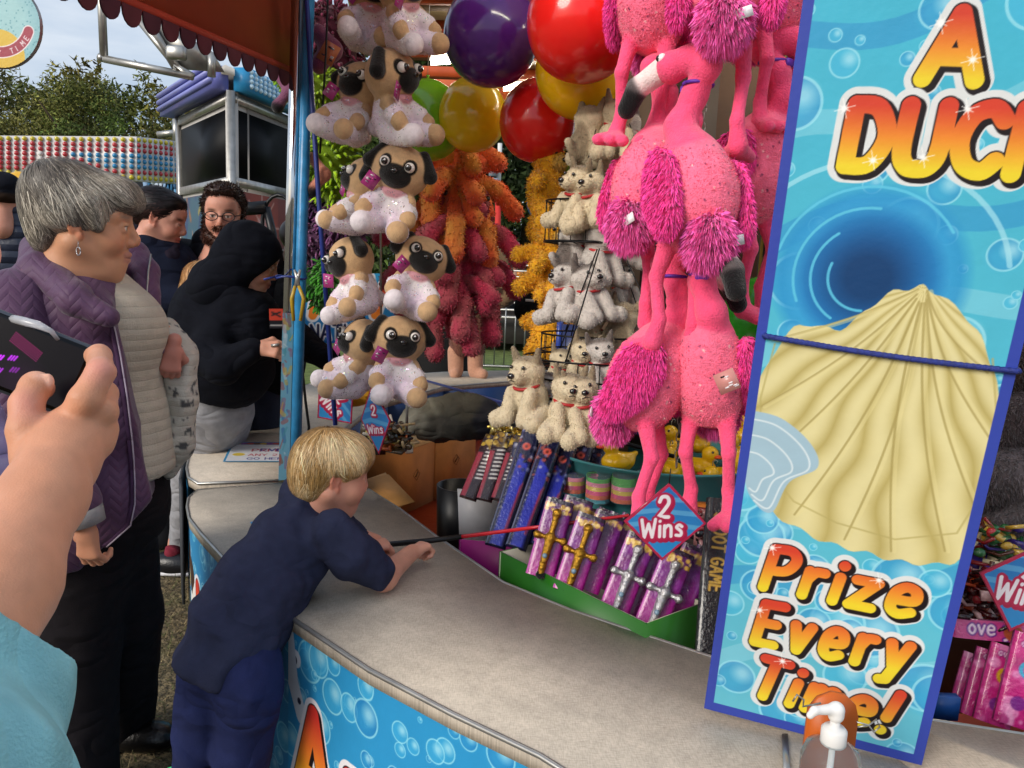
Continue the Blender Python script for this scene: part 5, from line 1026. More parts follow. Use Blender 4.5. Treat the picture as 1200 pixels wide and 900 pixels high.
# ================================================================== 2 WINS diamonds
def diamond(ce, hw, hh, M, lb, res=.0012):
    t = thing('prize_tag', lb, 'prize tag', ce, 'blue diamond tags reading 2 WINS'); ce = np.array(ce); u_ = M@np.array([1., 0, 0]); v_ = M@np.array([0, 0, 1.]); n_ = M@np.array([0, -1., 0])
    cv = Cv(2*hw, 2*hh, res, '2c86c8'); g_ = (cv.Y/(2*hh))[..., None]; cv.C = np.array(C8('2a8ecb'))*(1-g_)+np.array(C8('2f6fb4'))*g_
    for k in range(3): cv.line([(0, hh*(.9+.3*k)), (hw*.7, hh*(1.0+.3*k)), (2*hw, hh*(.85+.35*k))], hh*.12, '7fc4e4', .5)
    f_ = hw/.08; d_ = np.abs(cv.X-hw)/hw+np.abs(cv.Y-hh)/hh
    Lw = [(.0058*f_, .003*f_, -.003*f_, 'a81c46'), (.0042*f_, 0, 0, 'b4204c'), (0, 0, 0, 'efe6ea')]
    cv.text('2', hw*.80, hh*1.13, .040*f_, .0072*f_, Lw); cv.text('Wins', hw*.45, hh*.60, .034*f_, .0062*f_, Lw, gap=.26, ang=.06)
    cv.C[d_ > .91] = C8('b3244a'); cv.mask = d_ <= 1.0
    cv.build('print', CARD, t, planefn(ce-u_*hw-v_*hh+n_*.0012, u_, v_))
    b = B('9c2040'); b.prism([ce-u_*hw, ce-v_*hh, ce+u_*hw, ce+v_*hh], -n_*.003); b.build('card', CARD, t)
    b = B('202020'); b.tube([ce+v_*hh*.97, ce+v_*hh*1.25+[0, 0, .01]], .0012, 5); b.build('hanger', MATS['black_wire'], t); return t
diamond(P(780, 612, 1.5), .087, .082, RY(.02)@RZ(.12), 'large blue diamond tag reading 2 WINS in front of the toy swords')
diamond(P(440, 492, 2.35), .062, .112, RY(-.12)@RZ(-.55), 'narrow blue diamond tag reading 2 WINS hanging under the pug toys', .0016)
diamond(P(393, 474, 2.8), .095, .085, RY(.9)@RZ(.15), 'blue diamond tag half hidden by a pug foot beside the dark blue bar', .002)
diamond(P(544, 393, 4.6), .055, .09, RY(0), 'small blue diamond tag hanging between the brown plush legs', .003)
diamond(P(1205, 688, 1.55), .11, .105, RY(.25), 'blue diamond tag cut by the right edge of the photo')
# ================================================================== boxes and goods inside the stall
CB = mat('cardboard', None, .8, .12, 12, .15, 60); CT2 = mat('coated_card', None, .4, .08, 14)
def obox(name, lb, cat_, q, zt_, zb_, c, cin=None, mt=CB, th=.006, group=None, sides=(0, 1, 2, 3), heights=None):
    """open box from four rim corners"""
    t = thing(name, lb, cat_, (q[0][0], q[0][1], zb_), group); q = [np.array([p[0], p[1], 0]) for p in q]; ce = sum(q)/4; b = B(c); bi = B(cin or c)
    for i in sides:
        a, e = q[i], q[(i+1) % 4]; n_ = ce-(a+e)/2; n_ = n_-((e-a)@n_)/((e-a)@(e-a))*(e-a); n_ /= np.linalg.norm(n_); h = (heights[i] if heights else zt_)
        b.prism([a+[0, 0, zb_], e+[0, 0, zb_], e+[0, 0, h], a+[0, 0, h]], n_*th*.5); bi.prism([a+n_*(th*.5+.0006)+[0, 0, zb_+.002], e+n_*(th*.5+.0006)+[0, 0, zb_+.002], e+n_*(th*.5+.0006)+[0, 0, h-.0005], a+n_*(th*.5+.0006)+[0, 0, h-.0005]], n_*th*.4)
    b.prism([p*1.0+[0, 0, zb_] for p in q], (0, 0, .006)); b.build('box_wall', mt, t); bi.build('box_lining', mt, t); return t
# cardboard cartons left
def carton(q, zt_, zb_, c, lb):
    t = thing('cardboard_box', lb, 'cardboard box', (q[0][0], q[0][1], zb_), 'cardboard boxes inside the stall'); b = B(c); b.prism([np.array([p[0], p[1], zb_]) for p in q], (0, 0, zt_-zb_)); b.build('carton', CB, t)
    a, e = np.array(q[0]), np.array(q[1]); m_ = (a+e)/2; b = B('7e5026'); d_ = (e-a)/np.linalg.norm(e-a); n_ = np.array([d_[1], -d_[0]]); n_ = n_ if n_[1] < 0 else -n_
    o_ = np.array([*(m_[:2]), (zt_+zb_)/2+.02])+np.array([n_[0], n_[1], 0])*.002; d3 = np.array([d_[0], d_[1], 0]); r_ = .03
    for k in range(4): p1 = o_+[(0, 0, r_), d3*r_, (0, 0, -r_), -d3*r_][k]; p2 = o_+[d3*r_, (0, 0, -r_), -d3*r_, (0, 0, r_)][k]; b.tube([p1, p2], .0012, 4)
    b.tube([o_-d3*.01-[0, 0, .01], o_+d3*.012+[0, 0, .012]], .004, 5); b.build('printed_mark', CB, t)
    b = B('a9793f'); b.prism([np.array([*a[:2], zt_+.001]), np.array([*e[:2], zt_+.001]), np.array([*(e[:2]-n_[:2]*.0+d_*.01), zt_+.03])-np.array([n_[0], n_[1], 0])*.12, np.array([*a[:2], zt_+.02])-np.array([n_[0], n_[1], 0])*.12], (0, 0, .003)); b.build('flap', CB, t); return t
zc = .52
l_ = Z(436, 527, zc)[:2]; m1 = Z(466, 532, zc)[:2]; r1 = Z(510, 517, zc)[:2]; r2 = Z(558, 504, zc)[:2]
def quad(a, b_, dep):
    d_ = b_-a; n_ = np.array([-d_[1], d_[0]]); n_ /= np.linalg.norm(n_); n_ = n_ if n_[1] > 0 else -n_; return [tuple(a), tuple(b_), tuple(b_+n_*dep), tuple(a+n_*dep)]
carton(quad(m1, r1, .3), zc, .2, 'a9672c', 'left brown carton with a diamond mark under the lowest pugs'); carton(quad(r1+[.004, -.002], r2, .3), zc+.012, .2, 'b07034', 'right brown carton with a diamond mark beside the toy packs')
carton([tuple(Z(424, 566, .45)[:2]), tuple(Z(450, 602, .45)[:2]), tuple(Z(470, 590, .45)[:2]), tuple(Z(452, 556, .45)[:2])], .46, .2, 'b88a52', 'open pale carton flap wedged behind the counter beside the boy')
t = thing('bin', 'black rubber bin between the cartons and the magenta box', 'bin', Z(528, 640, .2)); q_ = Z(531, 572, .56); B('0e0e10').lathe((q_[0]+.03, q_[1]+.05, .2), [(0, 0), (.09, 0), (.1, .36), (.092, .36), (.085, .02)], 24).build('bin_wall', mat('black_plastic', None, .4, .1, 9), t, True)
# magenta box with packs
q0 = Z(538, 632, .52); q1 = Z(660, 642, .52); d_ = q1-q0; n_ = np.array([-d_[1], d_[0], 0]); n_ /= np.linalg.norm(n_)
mq = [q0, q1, q1+n_*.22, q0+n_*.22]; obox('display_box', 'magenta display box with a white inner side holding toy packs', 'box', mq, .52, .22, 'b8208a', 'd8d4d2', CT2)
wq = P(536, 573, q0[1]+.02); b = B('c9c6c6'); b.prism([q0+[.0, .012, .0], Z(585, 636, .52)+[0, .012, 0], P(583, 576, q0[1]+.08), P(536, 573, q0[1]+.01)], (0, .004, 0)); o = b.build('display_card', CT2); tag(o, 'plain white upright card at the left of the magenta box', 'card')
POUCH = mat('clear_pouch', None, .18, .1, 30, .35, 120, spec=.6, coat=.6)
def pack(pb__, pt__, w, th, paint, lb, name, group, res=.004, cat_='toy pack', nrm=(-.15, -1, .35), extra=None):
    """a slim printed pack standing between two points"""
    a, e = np.array(pb__), np.array(pt__); v = e-a; h = np.linalg.norm(v); v /= h; n = np.array(nrm, float); n -= (n@v)*v; n /= np.linalg.norm(n); u = np.cross(v, n); u = u if u[0] > 0 else -u
    t = thing(name, lb, cat_, a, group); cv_ = Cv(w, h, res); paint(cv_)
    cv_.build('pack_front', POUCH, t, lambda x, y: a[None]-u*w/2+x[:, None]*u+y[:, None]*v+(n[None]*(th/2*np.sqrt(np.clip(1-((x/w-.5)*2)**4, 0, 1)))[:, None]))
    b = B('1c1a24'); b.prism([a-u*w/2-n*th*.05, a+u*w/2-n*th*.05, e+u*w/2-n*th*.05, e-u*w/2-n*th*.05], -n*th*.4, c=tuple(cv_.C.mean((0, 1))*.7)); b.build('pack_back', POUCH, t)
    if extra: extra(t, a, u, v, n, w, h)
    return t
def blue_art(seed):
    def f_(c):
        rs_ = random.Random(seed); c.C[:] = C8('141638'); c.poly([(c.w*.25, 0), (c.w*.8, 0), (c.w*.85, c.h*.62), (c.w*.3, c.h*.7)], '2a34a8'); c.poly([(c.w*.7, c.h*.1), (c.w*.8, c.h*.1), (c.w*.9, c.h*.5), (c.w*.78, c.h*.45)], 'b0303a', .8)
        c.disc(c.w*.5, c.h*.76, c.w*.2, 'd85a4a'); c.disc(c.w*.5, c.h*.76, c.w*.08, '5a2018'); 
        for i in range(26): c.disc(rs_.random()*c.w, c.h*(.55+.45*rs_.random()), .003+.004*rs_.random(), rs_.choice(['8a8ec4', '2a2f5a', 'b8b4c8', '0c0c1c', 'b04a3a']), .8)
        c.line([(c.w*.06, 0), (c.w*.1, c.h)], .003, 'b8bccc', .7)
    return f_
gb = 'blue toy blaster packs in the magenta box'
for i, (bx_, by_, tx, ty, D1, D2) in enumerate([(580, 640, 628, 492, 2.12, 2.36), (604, 642, 652, 500, 2.10, 2.34), (628, 640, 668, 512, 2.14, 2.36), (648, 640, 690, 505, 2.2, 2.42), (594, 638, 612, 520, 2.26, 2.42), (668, 640, 702, 522, 2.22, 2.44)]):
    pack(P(bx_, by_, D1), P(tx, ty, D2), .062, .03, blue_art(i), ['blue blaster pack at the left of the magenta box', 'blue blaster pack with an orange ring, second from the left', 'blue blaster pack third from the left, under the puppies', 'dark blue blaster pack beside the rainbow springs', 'blue blaster pack half hidden behind the leftmost ones', 'dark blaster pack leaning furthest right above the purple swords'][i], 'blaster_pack', gb)
def stripe_art(seed):
    def f_(c):
        c.C[:] = C8('2a1a22'); c.poly([(0, 0), (c.w*.35, 0), (c.w*.35, c.h*.7), (0, c.h*.7)], 'a03a4a'); rs_ = random.Random(seed)
        for k in range(9): c.line([(c.w*.5, c.h*(.3+.06*k)), (c.w*.9, c.h*(.32+.06*k))], .006, 'd8d4d0')
        for i in range(24): c.disc(rs_.random()*c.w, c.h*(.78+.22*rs_.random()), .004+.006*rs_.random(), rs_.choice(['c8a43a', '8a6a1c', 'e0c46a', '5a4414']), .9)
    return f_
for i, (bx_, by_, tx, ty) in enumerate([(548, 572, 578, 512), (566, 574, 590, 508), (583, 574, 608, 512), (600, 572, 622, 516)]):
    pack(P(bx_, by_+12, 2.3), P(tx, ty, 2.45), .055, .02, stripe_art(i+9), ['leftmost striped pink and black toy pack with a gold head', 'second striped toy pack from the cartons', 'third striped toy pack from the cartons', 'striped toy pack touching the blue blasters'][i], 'striped_pack', 'striped black and white toy packs', .003)
t = thing('party_streamer', 'gold foil streamers piled on top of the striped toy packs', 'streamers', P(600, 508, 2.5)); b = B('c9a83e')
for i in range(60): c_ = P(575+random.random()*46, 500+random.random()*22, 2.45+random.random()*.08); b.box(c_, (.03, .008, .006), c=random.choice(['d8bc5a', 'b08c2c', 'e6d488']), M=RZ(random.random()*6)@RX(random.random()*3)@RY(random.random()))
b.build('foil', mat('gold_foil', None, .3, .2, 30, metal=.8), t)
# green tray with sword packs
g0, g1, g2 = Z(585, 655, .612), Z(757, 742, .612), Z(826, 716, .612); g3 = g0+g2-g1; obox('green_tray', 'green cardboard tray holding purple toy sword packs', 'tray', [g0, g1, g2, g3], .634, .3, '236516', 'b8b0a0', CT2)
def sword_art(seed):
    def f_(c):
        g_ = (c.Y/c.h)[..., None]; c.C = np.array(C8('b41c90'))*(1-g_)+np.array(C8('42104e'))*g_; rs_ = random.Random(seed)
        for i in range(16): c.disc(rs_.random()*c.w, c.h*(.45+.4*rs_.random()), .008+.008*rs_.random(), '7a2a86', .5, .006)
        for i in range(26): c.disc(rs_.random()*c.w, c.h*(.84+.08*rs_.random()), .0035+.003*rs_.random(), rs_.choice(['d2ab4e', 'b48a2c', 'ecd084']), .95)
        c.rect(0, c.h*.95, c.w, c.h, '241028'); c.line([(c.w*.04, 0), (c.w*.04, c.h)], .003, 'e49ad6', .7)
    return f_
GOLD = mat('gold_plastic', 'b98a2e', .3, .2, 60, .4, 300, metal=.85); SILV = mat('silver_plastic', 'b8b8ba', .28, .2, 60, .4, 300, metal=.85)
def sword(metal_):
    def f_(t, a, u, v, n, w, h):
        o_ = n*.017; s_ = S(.004, 'b98a2e'); c_ = a+u*w*.02+o_
        s_.cone(c_+v*h*.06, c_+v*h*.5, .009, .0125); s_.cone(c_+v*h*.5-u*.034, c_+v*h*.5+u*.034, .006, .006); s_.ell(c_+v*h*.5-u*.036, .0105); s_.ell(c_+v*h*.5+u*.036, .0105); s_.ell(c_+v*h*.5, .015); s_.cone(c_+v*h*.52, c_+v*h*.78, .007, .0085); s_.ell(c_+v*h*.82, .0125)
        for k in range(4): s_.ell(c_+v*h*(.12+.09*k)+n*.006, .007)
        V_, F_, C_ = s_.mesh(.0022); V_ = V_+normals(V_, F_)*(noise3(V_, 420, 4)*.0012)[:, None]; mk('toy_sword', V_, F_, metal_, t, C_, True)
        B('141214').ball(c_+v*h*.03, (.012, .008, .012), 8).build('sword_tip', PL, t, True); B('6f8ca0').ball(c_+v*h*.27+n*.014, .007, 8).build('gem', EYE, t, True)
    return f_
def at_sw(x, y, D_): return P(x, y, D_)
rows_ = [(632, 676, 657, 586, 1.93, GOLD, 'gold toy sword pack at the far left of the green tray'), (664, 694, 694, 604, 1.88, GOLD, 'gold toy sword pack second from the left in the green tray'), (717, 722, 753, 628, 1.80, SILV, 'silver toy sword pack left of the diamond tag tip'), (757, 744, 797, 645, 1.74, SILV, 'silver toy sword pack at the front corner of the green tray')]
for i, (bx_, by_, tx, ty, D1, m_, lb) in enumerate(rows_): pack(P(bx_, by_, D1), P(tx, ty, D1+.07), .076, .014, sword_art(i), lb, 'sword_pack', 'purple toy sword packs in the green tray', .0025, extra=sword(m_))
k_ = 0
for i, (bx_, by_, tx, ty, D1, m_, lb) in enumerate(rows_):
    for j in range(3 if i in (1, 3) else 1):
        k_ += 1; dx_ = 16*(j+1); o_ = .04*(j+1)
        pack(P(bx_+dx_+4, by_-3*(j+1), D1+o_), P(tx+dx_+6, ty-2+3*j, D1+.07+o_), .082, .016, sword_art(i+20+j), ['purple sword pack edge behind the left gold one', 'purple sword pack directly behind the second gold one', 'middle purple pack of the stack behind the second gold sword', 'rearmost purple pack of the stack behind the second gold sword', 'purple sword pack edge behind the left silver one', 'purple sword pack directly behind the front corner silver one', 'middle purple pack of the stack behind the front corner sword', 'rearmost purple pack at the right end of the green tray'][k_-1], 'sword_pack', 'purple toy sword packs in the green tray', .004)
for j in range(4): pack(P(640+28*j, 640+8*j, 2.08-.03*j), P(662+28*j, 588+6*j, 2.14-.03*j), .08, .014, sword_art(40+j), ['dark topped purple pack in the rear row, first from the left', 'dark topped purple pack in the rear row, second from the left', 'dark topped purple pack in the rear row, third from the left', 'dark topped purple pack in the rear row, fourth from the left'][j], 'sword_pack', 'purple toy sword packs in the green tray', .004)
# rainbow springs
for i, (px, py, D_) in enumerate([(672, 571, 2.3), (701, 573, 2.22), (731, 573, 2.2), (760, 570, 2.25)]):
    c_ = P(px, py, D_); t = thing('rainbow_spring', ['rainbow spring toy nearest the blue packs', 'rainbow spring toy with a pink top, second from the left', 'rainbow spring toy third from the left, beside the flamingo feet', 'rainbow spring toy behind the pink flamingo feet'][i], 'spring toy', c_, 'rainbow spring toys'); cols_ = ['5cc44a', '3aa6b4', 'e2622c', 'e23c7c', 'e8c83a', 'f08aa8', '5cc44a']; r_ = .034
    cols_ = cols_[i:]+cols_[:i]
    for k in range(6): b = B(cols_[k]); [b.tube([c_+[r_*math.cos(a), r_*math.sin(a), -.035+.0125*k+.0042*q] for a in np.linspace(0, 6.283, 24)], .0022, 5, cap=False) for q in range(3)]; b.build('coil', PAINT, t, True)
    B('ffffff').lathe(c_, [(r_*1.1, -.038), (r_*1.1, .046), (r_*.9, .048), (0, .048)], 24).build('clear_tube', CLR, t, True)
# duck tub
tc_ = P(775, 540, 2.45); t = thing('duck_tub', 'round teal duck pond tub in the middle of the stall', 'tub', tc_); B('3d7c80').lathe((tc_[0], tc_[1]+.1, tc_[2]-.0), [(0, -.1), (.34, -.1), (.38, .03), (.4, .035), (.4, .028), (.385, .02), (.35, -.12)], 40).build('tub_wall', mat('teal_plastic', None, .3, .1, 6, coat=.3), t, True)
B('24424a').lathe((tc_[0], tc_[1]+.1, tc_[2]-.03), [(0, 0), (.36, .0)], 30).build('water', mat('pond_water', '1f4a50', .05, .1, 4, .15, 20, spec=.8), t)
def make_duck():
    t = thing('rubber_duck', 'x', 'rubber duck'); s = S(.012, 'e8b414'); s.ell((0, 0, .0), (.042, .03, .026)); s.cone((.03, 0, .01), (.045, 0, .022), .012, .006); s.ell((-.022, 0, .042), (.022, .021, .021)); s.ell((0, .028, .004), (.022, .008, .014), k=.006); s.ell((0, -.028, .004), (.022, .008, .014), k=.006)
    sbuild(s, 'body', .003, mat('duck_rubber', None, .3, .05, 20, coat=.3), t); s = S(.004, 'dc4a1c'); s.ell((-.046, 0, .038), (.013, .012, .005)); sbuild(s, 'bill', .0016, MATS['duck_rubber'], t)
    for sg in (-1, 1): B('101010').ball((-.036, sg*.013, .05), .0035, 8).build('eye', EYE, t, True)
    b = B('b8b4ae'); b.tube([(-.02, 0, .06), (-.02, 0, .074), (-.015, 0, .08), (-.008, 0, .077), (-.01, 0, .07)], .0013, 5); b.build('hook', METAL, t); return t
dk_ = make_duck(); fl = []
for i, (px, py, D_, yaw, sc, lb) in enumerate([(724, 541, 2.3, .2, 1.25, 'yellow rubber duck with a hook floating left of the flamingo legs'), (792, 524, 2.5, .4, 1.2, 'rubber duck seen between the flamingo chain and legs'), (788, 552, 2.35, -1.2, 1.2, 'rubber duck behind the hanging chain'), (822, 548, 2.4, 2.4, 1.2, 'rubber duck between the two right flamingo legs'), (818, 520, 2.55, 1.4, 1.2, 'far rubber duck above the right flamingo legs'), (862, 535, 2.45, .6, 1.3, 'rubber duck at the right beside the blue sign'), (850, 560, 2.35, 2.8, 1.3, 'near rubber duck beside the blue sign'), (842, 575, 2.3, -.4, 1.2, 'rubber duck lowest by the sign edge'), (868, 510, 2.6, 2., 1.3, 'rubber duck below the dark green balloon')]):
    place(dk_, fl, P(px, py, D_), (0, 0, yaw), lb, 'yellow rubber ducks in the tub', sc)
b = B('c06a1c'); b.box(P(850, 596, 2.1), (.16, .05, .02)); b.box(P(835, 640, 2.2), (.2, .02, .16), c='2a1c1a'); o = b.build('orange_shelf', MATT); tag(o, 'orange edged shelf behind the large diamond tag', 'shelf')
rr = random.Random(9)
def heap(name, lb, cx, cy, wx, wy, D_, n_, cols_, sz=.03, dz=.1):
    t = thing(name, lb, 'toy heap', P(cx, cy, D_)); b = B()
    for i in range(n_):
        c_ = P(cx+rr.uniform(-wx, wx), cy+rr.uniform(-wy, wy), D_+rr.uniform(-dz, dz)); M_ = RZ(rr.uniform(0, 6))@RX(rr.uniform(0, 3)); k = rr.random(); c = rr.choice(cols_)
        if k < .45: b.box(c_, (sz*rr.uniform(.6, 1.6), sz*.25, sz*rr.uniform(.5, 1.3)), c=c, M=M_)
        elif k < .75: b.ball(c_, [sz*.4*rr.uniform(.6, 1.2) for _ in range(3)], 6, c, M_)
        else: b.tube([c_, c_+M_@np.array([sz, 0, 0]), c_+M_@np.array([sz*1.6, sz*.6, 0])], sz*.12, 5, c)
    b.build('toy_pieces', POUCH, t); tag(t, kind='stuff'); return t
heap('trinket_heap', 'heap of brown and orange trinkets behind the blue packs', 668, 508, 26, 18, 2.62, 90, ['a8562c', '8a4a3c', 'c8743a', '6a4a3a', '3a3a3c', 'b89a6a'], .04)
heap('trinket_heap', 'silver wrapped bits between blue packs and springs', 668, 548, 24, 16, 2.5, 60, ['b8b8b4', '6a6a70', '2a2a30', '8a7a6a'], .035)
heap('trinket_heap', 'dark glittering packs behind the large diamond tag', 836, 625, 22, 26, 2.0, 110, ['5a1c2a', '8a2a2c', '20343a', '3a5a5c', '1a1a20', '9a6a6a'], .035)
heap('feather_heap', 'small snake and insect toys in packs under the lowest pugs', 456, 512, 24, 16, 2.6, 80, ['c8642c', 'd8bc8a', '4a3a24', 'b8a45a', '2c2a20', 'e0d8c8'], .04, .06)
heap('trinket_heap', 'red and green packaged toys right of the tall sign', 1165, 645, 30, 30, 1.8, 160, ['b81c24', 'c8a03a', '2c6a3a', '8a1418', 'd8c8a0', '3a2a7a', '5a3020'], .035, .12)
heap('trinket_heap', 'dark red toy packs above the pink doll packets', 1150, 700, 38, 34, 1.72, 150, ['7a141c', '4a1014', '2a1414', 'b84a24', 'c8a0a0'], .035, .1)
# dark backing behind them
b = B('151316'); b.box(P(1140, 640, 2.1), (.9, .05, 1.0)); b.build('shelf_back', MATS['brown_ply'], stall)
for i, (px, py, r_, c, lb) in enumerate([(1190, 480, .10, '4a4042', 'dark grey fluffy toy top right of the sign edge'), (1175, 545, .10, '5a5254', 'grey fluffy toy in the middle right of the sign'), (1195, 590, .09, '6a6264', 'pale grey fluffy toy above the red toy heap'), (1185, 640, .04, '3c2426', 'small dark maroon plush with a white label'), (1196, 420, .09, '3a2c28', 'dark brown fluffy toy by the cord end')]):
    t = thing('fluffy_plush', lb, 'plush toy', P(px, py, 1.85)); ce = P(px, py, 1.85); s = S(.03, c); s.ell(ce, (r_, r_, r_*.8)); s.ell(ce+[-r_*.5, -.02, -r_*.5], r_*.5); s.ell(ce+[r_*.6, -.02, r_*.5], r_*.5); V, Fq, C = s.mesh(.008); C = C*(1+.3*noise3(V, 22, i)[:, None]); V, Fq, C = fur(V, Fq, C, 5000, .016, .002, None, .4, .6, .12, i); mk('body', V, Fq, PL, t, C, True)
    if i in (3,): b = B('d8d8d8'); b.box(ce+[-.02, -.05, 0], (.035, .002, .05), c='d8d8da', M=RY(.2)); b.build('care_label', CARD, t)
def pink_art(seed):
    def f_(c):
        rs_ = random.Random(seed); c.C[:] = C8('c8267c')
        for i in range(30): c.disc(rs_.random()*c.w, rs_.random()*c.h, .004+.01*rs_.random(), rs_.choice(['e468a8', 'd83c90', 'a81c6a', 'f0a4cc']), .7, .004)
        c.disc(c.w*.5, c.h*.62, c.w*.24, '3aa4c8' if seed % 2 else 'd8a82a'); c.disc(c.w*.5, c.h*.62, c.w*.13, 'b43a8a'); c.disc(c.w*.45, c.h*.25, c.w*.2, '7a2a86', .9)
        c.text('lovely', c.w*.12, c.h*.86, .014, .0024, [(.002, 0, 0, '8a1a6a'), (0, 0, 0, 'f6d8ea')])
    return f_
for i, (bx_, by_, tx, ty) in enumerate([(1132, 836, 1150, 770), (1146, 842, 1166, 764), (1162, 848, 1184, 758), (1186, 850, 1212, 745)]):
    pack(P(bx_, by_, 1.62-.04*i), P(tx, ty, 1.66-.04*i), .075, .02, pink_art(i), ['pink doll packet furthest left beside the sign', 'pink doll packet second from the sign', 'pink doll packet third from the sign with gold ring', 'front pink doll packet with blue ring at the photo edge'][i], 'doll_packet', 'pink doll packets right of the sign', .0025)
def bar_art(c): pink_art(3)(c); c.C[:] = c.C*.0+np.array(C8('cc3a86')); c.text('lovely', c.w*.1, c.h*.3, .03, .005, [(.003, 0, 0, '6a1a8a'), (0, 0, 0, 'f6d8ea')]); c.disc(c.w*.75, c.h*.5, .02, 'b4502c')
pack(P(1162, 750, 1.6), P(1162, 727, 1.61), .16, .02, bar_art, 'flat pink box lying above the doll packets', 'doll_packet', 'pink doll packets right of the sign', .002)
b = B('1c4a8a'); b.box(P(1107, 828, 1.47), (.05, .02, .05)); o = b.build('blue_edge', MATS['blue_paint'], stall)
# SHOOT GAME box, upright black
sg0, sg1 = P(829, 775, 1.62), P(843, 585, 1.80)
def shoot_art(c): c.C[:] = C8('141216'); c.text('SHOOT GAME', c.w*.35, c.h*.9, .03, .0055, [(.0015, 0, 0, '3a2a10'), (0, 0, 0, 'b8923a')], ang=-math.pi/2, gap=.2, xs=.8)
pack(sg0, sg1, .06, .02, shoot_art, 'tall black box with gold vertical lettering SHOOT GAME beside the sign', 'game_box', 'black game boxes', .0018, cat_='game box')
# posters behind the flamingos
def poster(px, py, w, h, D_, lb, seed, txt, rz=0.):
    t = thing('poster', lb, 'poster', P(px, py, D_), 'black posters behind the flamingos'); c_ = P(px, py, D_); cv_ = Cv(w, h, .004, '151214'); rs_ = random.Random(seed)
    for i in range(130): x, y = rs_.random()*w, rs_.random()*h*.62; a = rs_.random()*6; cv_.line([(x, y), (x+.02*math.cos(a), y+.02*math.sin(a)), (x+.02*math.cos(a+1), y+.035*math.sin(a+1))], .003, rs_.choice(['8a6f2e', 'b08d3e', '5a4620']), .8)
    cv_.text(txt, w*.08, h*.86, .055, .01, [(.004, 0, 0, '7a1c1c'), (0, 0, 0, 'e0d6d0')]); cv_.text('WELL', w*.2, h*.55, .03, .004, [(0, 0, 0, 'c8c0b8')], ang=-1.4)
    for e_ in ((0, 0, w, .008), (0, h-.008, w, h), (0, 0, .008, h), (w-.008, 0, w, h)): cv_.rect(*e_, '6a5624')
    cv_.build('print', CARD, t, planefn(c_-[w/2, 0.004, h/2], (1, .0, .03), (0, 0, 1))); B('101010').box(c_+[0, .004, 0], (w, .006, h)).build('backing', MATT, t)
poster(955, 180, .26, .85, 2.55, 'black and gold poster with Sw lettering left of the sign top', 2, 'Swap'); poster(925, 330, .22, .5, 2.62, 'black and gold patterned poster behind the flamingo legs', 5, 'Sw')
# clothes heap, yellow bag
t = thing('coat_heap', 'dark olive and black coats dumped beside the cartons', 'coats', P(540, 485, 3.0)); s = S(.05, '2c2a24')
s.ell(P(505, 486, 2.95), (.09, .1, .05), '4a483e'); s.ell(P(540, 482, 2.95), (.12, .1, .07), '38352c'); s.ell(P(566, 490, 2.95), (.08, .1, .07), '202024'); s.ell(P(520, 500, 2.9), (.14, .08, .05), '2c2a25'); s.ell(P(490, 496, 2.88), (.06, .06, .04), '55534a')
V, Fq, C = s.mesh(.009); N = normals(V, Fq); V = V+N*((.3-np.abs(noise3(V, 22, 4)))*.04+noise3(V, 60, 5)*.006)[:, None]; C = C*1.35; mk('fabric', V, Fq, mat('coat_cloth', None, .85, .25, 14, .4, 60, wave='wrinkle'), t, C, True)
t = thing('yellow_bag', 'small yellow drawstring bag on the counter under the pugs', 'bag', P(412, 462, 2.9)); s = S(.03, 'c8921c'); s.ell(P(412, 464, 2.9), (.08, .06, .04), 'c8921c'); s.ell(P(415, 452, 2.9), (.03, .03, .03), 'c8921c'); o_, V, Fq, C = sbuild(s, 'bag_body', .006, MATS['coat_cloth'], t, .006, 40)
# win banner
w0 = P(352, 395, 3.55); cv = Cv(.62, .32, .003, '1d78b8'); cv.C = np.array(C8('1f6fb4'))*(1-(cv.Y/.32))[..., None]+np.array(C8('2f9ad0'))*(cv.Y/.32)[..., None]
cv.text('WIN', .03, .13, .17, .04, [(.012, 0, 0, 'dfe2ea'), (0, 0, 0, ('g', 'd83a24', 'e8862c', 'e0582a'))], slant=.3, gap=.3); cv.text('NATIONWIDE', .05, .02, .065, .012, [(.007, 0, 0, 'e4e6ee'), (0, 0, 0, '1c2348')], gap=.25)
t = thing('banner', 'blue banner reading WIN NATIONWIDE behind the lowest pugs', 'banner', w0); cv.build('print', PRINT, t, planefn(w0+[0, -.002, -.03], (1, 0, .05), (0, 0, 1))); b = B('1a4a80'); b.box(w0+[.31, .006, .145], (.62, .006, .32)); b.build('backing', MATT, t)
# price card on the counter
q_ = [Z(261, 541, CT+.004), Z(335, 541, CT+.004), Z(336, 518, CT+.004), Z(272, 518, CT+.004)]; u_ = (q_[1]-q_[0]); v_ = (q_[3]-q_[0]); lu, lv = np.linalg.norm(u_), np.linalg.norm(v_); cv = Cv(lu, lv, .002, 'dfe0e4')
cv.rect(0, 0, lu, .012, '2f8fc0'); cv.rect(0, 0, .01, lv, '2f8fc0'); cv.rect(0, lv-.05, lu, lv, '3a78b4'); cv.rect(lu-.01, 0, lu, lv, '2f8fc0')
for i in range(9): cv.disc(.03+i*lu/9, lv-.03, .018, ['d9b443', '8a4a9a', 'c9564a', '6a4a2a'][i % 4])
cv.text('PRIZE', .1, lv*.5, .045, .007, [(0, 0, 0, 'b0384a')]); cv.text('EVERY', lu*.55, lv*.52, .045, .007, [(0, 0, 0, '3a3a8a')]); cv.text('ANY 2 WINS', .09, lv*.28, .035, .005, [(0, 0, 0, 'b0384a')]); cv.text('GO HERE', .09, lv*.1, .035, .005, [(0, 0, 0, '3a3a8a')]); cv.disc(.05, lv*.35, .025, 'e0c43a')
